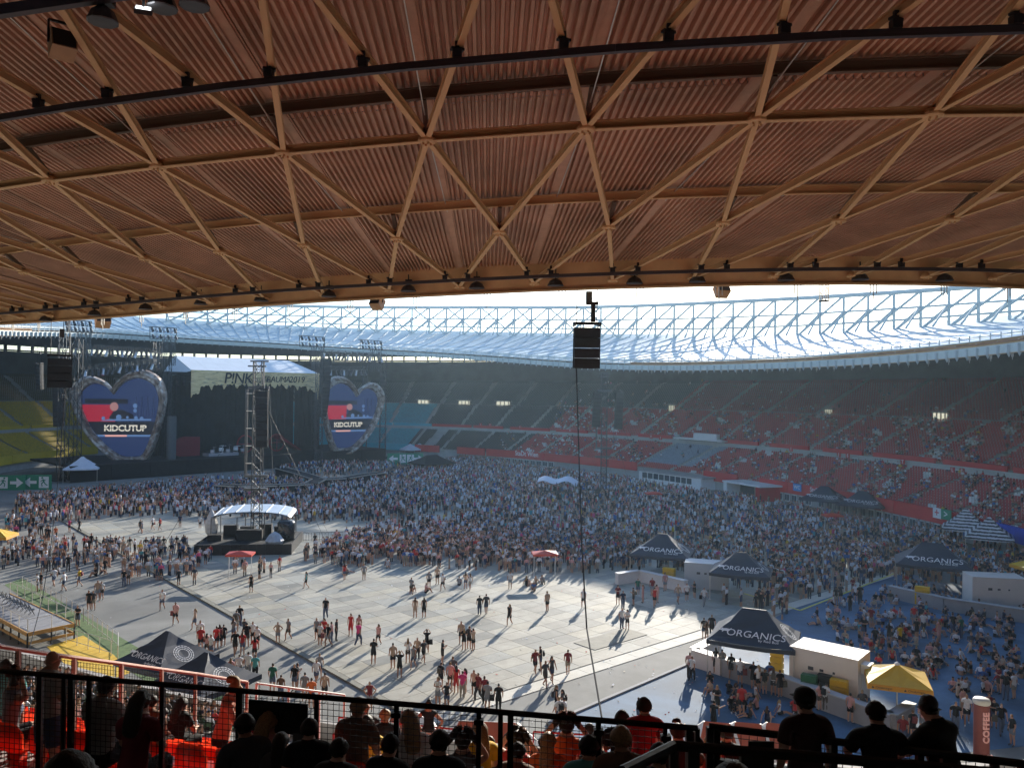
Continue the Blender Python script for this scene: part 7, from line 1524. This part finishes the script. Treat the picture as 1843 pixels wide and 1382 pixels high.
# orange and white awnings at the foot of the stand
M_oran = mat('awning_orange', (.62, .17, .09), .6, var=.08, scale=1, transl=.45); M_awht = mat('awning_white', (.70, .68, .64), .6, var=.05)
for k, (x0, x1, y0, lab) in enumerate(((622, 668, 1292, 'first orange and white awning from the left behind the fence'), (712, 752, 1277, 'orange and white awning left of the woman with hands on hips'), (826, 930, 1296, 'orange and white awning right of the woman with hands on hips'), (1267, 1314, 1297, 'bright orange awning panel beside the fence gap'), (1323, 1369, 1298, 'second bright orange awning panel beside the fence gap'), (1380, 1416, 1299, 'third bright orange awning panel touching the capped silhouette'))):
    P0, P1 = at_z(x0, y0, 3.0), at_z(x1, y0 + 4, 3.0); t_ = (P1 - P0).normalized(); bk_ = Vector((-t_.y, t_.x, 0)); e = empty('awning', ((P0 + P1) / 2).xy[:] + (0,), 0, lab, 'awning', 'orange awnings at the foot of the stand'); dn = Vector((0, 0, -1.3))
    b = MB(); q = [P0, P1, P1 - bk_ * 1.9 + dn + t_ * .5, P0 - bk_ * 1.9 + dn - t_ * .5]; b.add(q + [v - Vector((0, 0, .04)) for v in q], [(3, 2, 1, 0), (4, 5, 6, 7), (0, 1, 5, 4), (1, 2, 6, 5), (2, 3, 7, 6), (3, 0, 4, 7)]); b.build('front_slope', M_oran, e, True)
    b = MB(); q = [P0, P1, P1 + bk_ * 1.6 + dn * .5, P0 + bk_ * 1.6 + dn * .5]; b.add(q + [v - Vector((0, 0, .04)) for v in q], [(0, 1, 2, 3), (7, 6, 5, 4), (1, 0, 4, 5), (2, 1, 5, 6), (3, 2, 6, 7), (0, 3, 7, 4)]); b.build('back_slope', M_awht, e, True)
    for s_, P in ((-1, P0), (1, P1)): b = MB(); b.add([P, P - bk_ * 1.9 + dn + t_ * s_ * .5, P + t_ * s_ * 1.6 + dn, P + bk_ * 1.6 + dn * .5], [(0, 1, 2), (0, 2, 3)]); b.build('side_sheet', M_awht, e, True)
    for P in (P0, P1): beam('leg', Vector((P.x, P.y, 0)), P, .08, .08, M_galv, e)

# ------------------------------------------------------------------ people close to the camera
NEAR = {}
M_hdark = mat('hair_dark', (.016, .011, .008), .55, var=.5, scale=60, bump=.6); M_hfair = mat('hair_fair', (.30, .19, .085), .5, var=.4, scale=60, bump=.5); M_hgrey = mat('hair_grey', (.14, .13, .12), .6, var=.4, scale=60, bump=.5)
def near_mesh(key, **kw):
    if key not in NEAR: NEAR[key] = person_mesh('person_near_' + key, sub=2, fingers=True, seed=len(NEAR), **kw)
    return NEAR[key]
kinds = {'stand': dict(pose='stand', legs='long', hair='short', sleeve='short', build=1.08), 'rail': dict(pose='rail', legs='long', hair='short', sleeve='short', build=1.12), 'seat': dict(pose='seat', legs='shorts', hair='short', sleeve='short', build=1.05), 'seat_w': dict(pose='seat_lean', legs='long', hair='long', sleeve='short', build=.95),
         'seat_arms': dict(pose='seat_arms', legs='shorts', hair='bun', sleeve='none', build=.92), 'lean': dict(pose='lean', legs='long', hair='bun', sleeve='none', build=.95), 'hips': dict(pose='hips', legs='long', hair='bun', sleeve='none', build=.95), 'phone': dict(pose='phone', legs='shorts', hair='short', sleeve='short', build=1.05), 'shade': dict(pose='shade', legs='shorts', hair='short', sleeve='long', build=1.05), 'stand_w': dict(pose='stand', legs='long', hair='long', sleeve='short', build=.95), 'bald': dict(pose='phone', legs='shorts', hair='bald', sleeve='short', build=1.12)}
CAPM = MB(); CAPM.lathe([(.105, 0), (.107, .04), (.092, .085), (.05, .115), (.01, .122)], n=14); CAPM.add([(-.07, .09, .01), (.07, .09, .01), (.055, .19, -.01), (-.055, .19, -.01), (-.07, .09, 0), (.07, .09, 0), (.055, .19, -.02), (-.055, .19, -.02)], [(0, 1, 2, 3), (7, 6, 5, 4), (1, 5, 6, 2), (2, 6, 7, 3), (3, 7, 4, 0)])
M_cap = mat('cap_black', (.012, .012, .014), .8, var=.1); CAPM = CAPM.mesh('cap', M_cap, smooth=True)
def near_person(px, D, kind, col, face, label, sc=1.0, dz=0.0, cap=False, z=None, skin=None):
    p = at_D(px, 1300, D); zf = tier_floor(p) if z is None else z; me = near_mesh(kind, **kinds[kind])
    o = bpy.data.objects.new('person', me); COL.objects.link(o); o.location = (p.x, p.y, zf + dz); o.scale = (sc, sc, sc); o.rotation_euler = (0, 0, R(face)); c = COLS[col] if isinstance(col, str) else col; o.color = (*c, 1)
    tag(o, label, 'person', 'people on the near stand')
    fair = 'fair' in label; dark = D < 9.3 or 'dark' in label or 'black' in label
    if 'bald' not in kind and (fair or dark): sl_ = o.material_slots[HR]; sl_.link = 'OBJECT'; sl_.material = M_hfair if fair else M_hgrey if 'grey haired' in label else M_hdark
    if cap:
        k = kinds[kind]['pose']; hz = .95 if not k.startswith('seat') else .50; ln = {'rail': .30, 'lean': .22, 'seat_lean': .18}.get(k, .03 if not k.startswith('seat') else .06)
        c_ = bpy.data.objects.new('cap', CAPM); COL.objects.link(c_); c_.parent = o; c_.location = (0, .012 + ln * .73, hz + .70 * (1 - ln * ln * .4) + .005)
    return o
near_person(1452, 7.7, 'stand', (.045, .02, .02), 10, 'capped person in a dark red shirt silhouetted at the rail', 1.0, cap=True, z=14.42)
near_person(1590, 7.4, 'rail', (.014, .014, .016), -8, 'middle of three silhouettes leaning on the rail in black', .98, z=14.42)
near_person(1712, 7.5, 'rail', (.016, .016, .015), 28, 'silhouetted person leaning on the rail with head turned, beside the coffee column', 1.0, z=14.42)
near_person(86, 10.0, 'bald', (.34, .31, .27), -35, 'bald person in a pale checked shirt standing behind the fence', 1.02)
near_person(182, 9.2, 'seat', (.30, .30, .29), -15, 'dark haired person in a light grey shirt seated behind the fence', 1.06)
near_person(240, 8.7, 'seat_w', (.16, .02, .03), -5, 'person with long dark hair in a dark red top seated behind the fence', 1.06)
near_person(398, 11.2, 'lean', (.60, .24, .16), -75, 'person in an orange patterned top bending forward at the red seats', 1.02)
near_person(8, 12.3, 'seat', 'teal', 20, 'person in a teal shirt at the left picture edge', 1.03, dz=.3); near_person(18, 10.6, 'seat_arms', 'grey', -40, 'person with raised hands seated at the left picture edge', 1.0)
near_person(318, 14.6, 'seat_w', 'black', -20, 'person in black with long hair seated behind the red seats', 1.0); near_person(205, 15.5, 'seat', 'red', 10, 'person in red seated beyond the mesh side rail', 1.05); near_person(268, 12.8, 'seat', 'brown', -10, 'brown haired person seated in front of the person with long hair', 1.0); near_person(292, 17.0, 'seat', 'black', 0, 'person in black seated far down by the side rail', 1.0)
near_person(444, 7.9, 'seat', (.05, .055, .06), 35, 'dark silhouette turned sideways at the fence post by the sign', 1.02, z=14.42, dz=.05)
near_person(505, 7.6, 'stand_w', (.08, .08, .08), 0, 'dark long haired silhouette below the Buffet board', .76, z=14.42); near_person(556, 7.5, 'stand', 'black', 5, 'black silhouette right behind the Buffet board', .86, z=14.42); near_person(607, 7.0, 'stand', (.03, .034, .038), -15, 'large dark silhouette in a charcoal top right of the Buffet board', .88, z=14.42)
near_person(656, 14.2, 'bald', 'dark grey', 5, 'shaven person in a dark grey shirt standing in the sunlit rows', 1.04); near_person(693, 13.2, 'phone', 'black', 10, 'fair haired person in a black vest standing beside the shaven one', .98); near_person(772, 20.6, 'hips', 'black', 170, 'person in a black top with hands on hips facing the rows', 1.0, dz=.65)
near_person(930, 17.0, 'stand', 'beige', -20, 'bare shouldered person standing left of the black hat', 1.0); near_person(948, 17.4, 'lean', 'orange', 20, 'person in a patterned orange top bending beside the bare shouldered one', 1.0); near_person(975, 18.2, 'seat', 'black', -30, 'person in a black hat and top sitting on a rail', 1.05, dz=.35, cap=True)
near_person(1063, 13.4, 'stand', 'red', 15, 'couple member in a bright red shirt standing tall in the sunlit rows', 1.03); near_person(1118, 10.4, 'phone', (.02, .025, .03), -25, 'person in a dark sports top with pale stripe standing by the cable', .98); near_person(1136, 12.4, 'seat', 'black', 20, 'fair haired person in black beside the sports top', 1.05, dz=.35); near_person(1160, 9.9, 'stand', (.50, .035, .05), 0, 'broad person in a red shirt seen from behind near the fence end', .97)
near_person(1188, 10.2, 'stand', 'beige', 5, 'person in a beige top right of the red shirt', .95); near_person(1222, 10.0, 'shade', 'black', 10, 'person in black shading the eyes with one hand', .98); near_person(1282, 11.5, 'stand_w', 'dark red', 15, 'fair haired person in dark red at the fence gap', .97); near_person(1308, 11.6, 'stand', 'black', -15, 'person in a black jacket at the fence gap', 1.02); near_person(1250, 12.4, 'stand_w', 'brown', 0, 'long haired person behind the fence corner post', .97)
# heads along the lower edge, gallery and rows in the shade
for k, (px, D, kind, col, lab, sc, dz) in enumerate(((697, 8.2, 'seat', 'black', 'dark head at the lower edge left of the fence clamp', 1.0, -.12), (742, 9.0, 'seat_w', 'white', 'person with long fair hair and white top at the lower edge', 1.05, .1), (790, 7.7, 'seat', 'black', 'big dark head at the lower edge right of the fence clamp', 1.05, -.05), (640, 9.4, 'seat', 'brown', 'person with brown hair beside the charcoal silhouette', 1.05, .1), (832, 9.6, 'seat_arms', 'dark grey', 'person in grey raising both arms to the head', 1.0, .05), (868, 9.9, 'seat_w', 'yellow', 'person with fair hair in a yellow top', 1.0, .05), (930, 9.6, 'seat', 'brown', 'dark haired person right of the double fence post', 1.0, -.05), (985, 10.2, 'seat_w', 'orange', 'person with fair long hair in an orange top', 1.05, .1), (1020, 10.6, 'seat_arms', 'orange', 'person in orange with elbows raised', 1.05, .15), (1060, 7.9, 'seat', 'teal', 'person in a pale teal top at the lower edge', 1.05, -.05), (1120, 7.6, 'seat', 'brown', 'fair head at the lower edge by the handrail', 1.05, .05), (1072, 10.9, 'seat_w', 'black', 'person with a white headband by the fence post', 1.05, .2), (470, 8.4, 'seat_w', 'pale pink', 'fair haired person below the Buffet board', 1.0, .0), (480, 11.0, 'seat', 'red', 'person in red seated far behind the Buffet board', 1.05, .1), (300, 7.4, 'seat', 'black', 'grey haired head at the lower edge by the fence post', .9, -.2), (1185, 7.4, 'seat', 'black', 'dark head under the handrail bend', 1.0, .05))):
    near_person(px, D, kind, col, random.uniform(-25, 25), lab, sc, dz)
near_person(108, 2.75, 'seat', 'black', 5, 'dark domed head close to the camera at the lower left', 1.0, z=16.43); near_person(1330, 3.0, 'seat', 'black', 0, 'dark head top close to the camera at the lower right', 1.0, z=16.30)
# more people seated in the sunlit rows
rs = random.Random(4); taken = []; SITL = {}
for dep, px, i, th, p in sorted(rest, key=lambda c: c[0]):
    if not (640 < px < 1260) or dep < 10.5: continue
    if any((p - q).length < .52 for q in taken) or rs.random() > .42: continue
    taken.append(p); col = rs.choice(['orange', 'red', 'beige', 'white', 'black', 'brown', 'dark grey', 'pale pink', 'yellow', 'grey', 'black']); kind = rs.choice(['seat', 'seat_w', 'seat', 'seat_arms', 'seat_w'])
    me = near_mesh(kind, **kinds[kind]); o = bpy.data.objects.new('person', me); COL.objects.link(o); o.location = p + Vector((0, 0, .02)); s_ = rs.uniform(.95, 1.08); o.scale = (s_,) * 3; o.rotation_euler = (0, 0, seat_ang(th, 20) + math.pi + rs.uniform(-.4, .4)); o.color = (*COLS[col], 1)
    o.location -= Vector((math.sin(o.rotation_euler[2]) * -.0, 0, 0))
    SITL.setdefault('person in %s top sitting in the %s row behind the fence' % (col, rowname(i)), []).append((px, o))
    if len(taken) >= 100: break
for lab, os_ in SITL.items():
    for k, (px, o) in enumerate(sorted(os_, key=lambda c: c[0])): tag(o, lab if len(os_) == 1 else '%s, %s from left' % (lab, ORD[k]), 'person', 'people sitting in the near rows')
# ------------------------------------------------------------------ timber seating platform at the left
M_wood = mat('timber', (.42, .24, .08), .7, var=.2, scale=2, bump=.1); M_deckg = mat('deck_grey', (.26, .26, .27), .8, var=.12, scale=.8)
A_, B_ = at_z(18, 1068, 1.15), at_z(134, 1122, 1.15); t_ = (B_ - A_).normalized(); nn_ = Vector((t_.y, -t_.x, 0)); nn_ = nn_ if nn_.y < 0 else -nn_
pl = empty('seating_platform', (A_.x, A_.y, 0), 0, 'timber edged seating platform with folding chairs at the left', 'platform')
L = (B_ - A_).length
for k in range(8):
    b = MB(); a, c = A_ + t_ * L * k / 8, A_ + t_ * (L * (k + 1) / 8 - .02); b.add([a, c, c + nn_ * 3.2, a + nn_ * 3.2] + [v - Vector((0, 0, .06)) for v in (a, c, c + nn_ * 3.2, a + nn_ * 3.2)], [(3, 2, 1, 0), (4, 5, 6, 7), (0, 1, 5, 4), (1, 2, 6, 5), (2, 3, 7, 6), (3, 0, 4, 7)]); b.build('deck_board', M_deckg, pl, True)
up_ = Vector((0, 0, .02))
for a, c in ((A_, B_), (B_, B_ + nn_ * 3.2), (A_ + nn_ * 3.2, B_ + nn_ * 3.2)):
    beam('edge_timber', a + up_ - Vector((0, 0, .12)), c + up_ - Vector((0, 0, .12)), .10, .28, M_wood, pl); beam('lower_timber', a - Vector((0, 0, .75)), c - Vector((0, 0, .75)), .08, .2, M_wood, pl)
    beam('hand_rail', a + Vector((0, 0, 1.0)), c + Vector((0, 0, 1.0)), .045, .045, M_galv, pl, 'tube')
    n = max(2, int((c - a).length / 1.6))
    for k in range(n + 1): p = a.lerp(c, k / n); beam('leg', Vector((p.x, p.y, 0)), p - Vector((0, 0, .02)), .09, .09, M_dark, pl); beam('rail_post', p, p + Vector((0, 0, 1.0)), .045, .045, M_galv, pl)
CH = MB(); CH.box((0, 0, .45), (.42, .40, .03)); CH.box((0, .2, .75), (.42, .03, .3))
for sx in (-.2, .2): CH.bar((sx, -.22, 0), (sx, .22, .9), .025); CH.bar((sx, .22, 0), (sx, -.2, .45), .025)
CHM = CH.mesh('folding_chair', M_dark)
for k in range(9):
    p = A_ + t_ * (2.0 + k * .82) + nn_ * 1.3; o = bpy.data.objects.new('folding_chair', CHM); COL.objects.link(o); o.location = (p.x, p.y, 1.17); o.rotation_euler = (0, 0, math.atan2(t_.y, t_.x) + R(160 + random.uniform(-8, 8))); tag(o, 'dark folding chair on the timber platform, %s from the far end' % wd[k], 'chair', 'folding chairs on the platform')
for k, (a, c) in enumerate((((40, 1058), (110, 1092)), ((110, 1092), (150, 1118)), ((150, 1118), (212, 1165)), ((212, 1165), (212, 1190)), ((100, 1150), (200, 1180)))):
    P0, P1 = at_z(*a, 0), at_z(*c, 0); e = empty('crowd_barrier', tuple(P0), 0, ['steel barrier along the green strip, farthest section', 'steel barrier along the green strip, middle section', 'steel barrier along the green strip beside the dark tents', 'short steel barrier turning towards the tents', 'dark barrier across the yellow floor'][k], 'barrier', 'barriers at the platform')
    for z in (.25, 1.1): beam('rail', P0 + Vector((0, 0, z)), P1 + Vector((0, 0, z)), .045, .045, M_galv, e, 'tube')
    n = max(3, int((P1 - P0).length / 1.2))
    for q in range(n + 1): p = P0.lerp(P1, q / n); beam('post', p, p + Vector((0, 0, 1.1)), .04, .04, M_galv, e)
# ------------------------------------------------------------------ air: a thin haze over the whole place
b = MB(); b.box((-20, 130, 27.0), (640, 620, 56.0))
me = bpy.data.meshes.new('haze'); me.from_pydata(b.v, [], b.f)
mh_ = bpy.data.materials.new('haze_air'); mh_.use_nodes = True; nn = mh_.node_tree.nodes; ll = mh_.node_tree.links; nn.clear()
pv = nn.new('ShaderNodeVolumePrincipled'); pv.inputs['Color'].default_value = (.58, .80, 1.0, 1); pv.inputs['Density'].default_value = 0.00026; pv.inputs['Anisotropy'].default_value = .82
om = nn.new('ShaderNodeOutputMaterial'); ll.new(pv.outputs[0], om.inputs['Volume']); me.materials.append(mh_)
hz_ = bpy.data.objects.new('haze', me); COL.objects.link(hz_); tag(hz_, 'thin sunlit haze in the stadium air', kind='stuff')
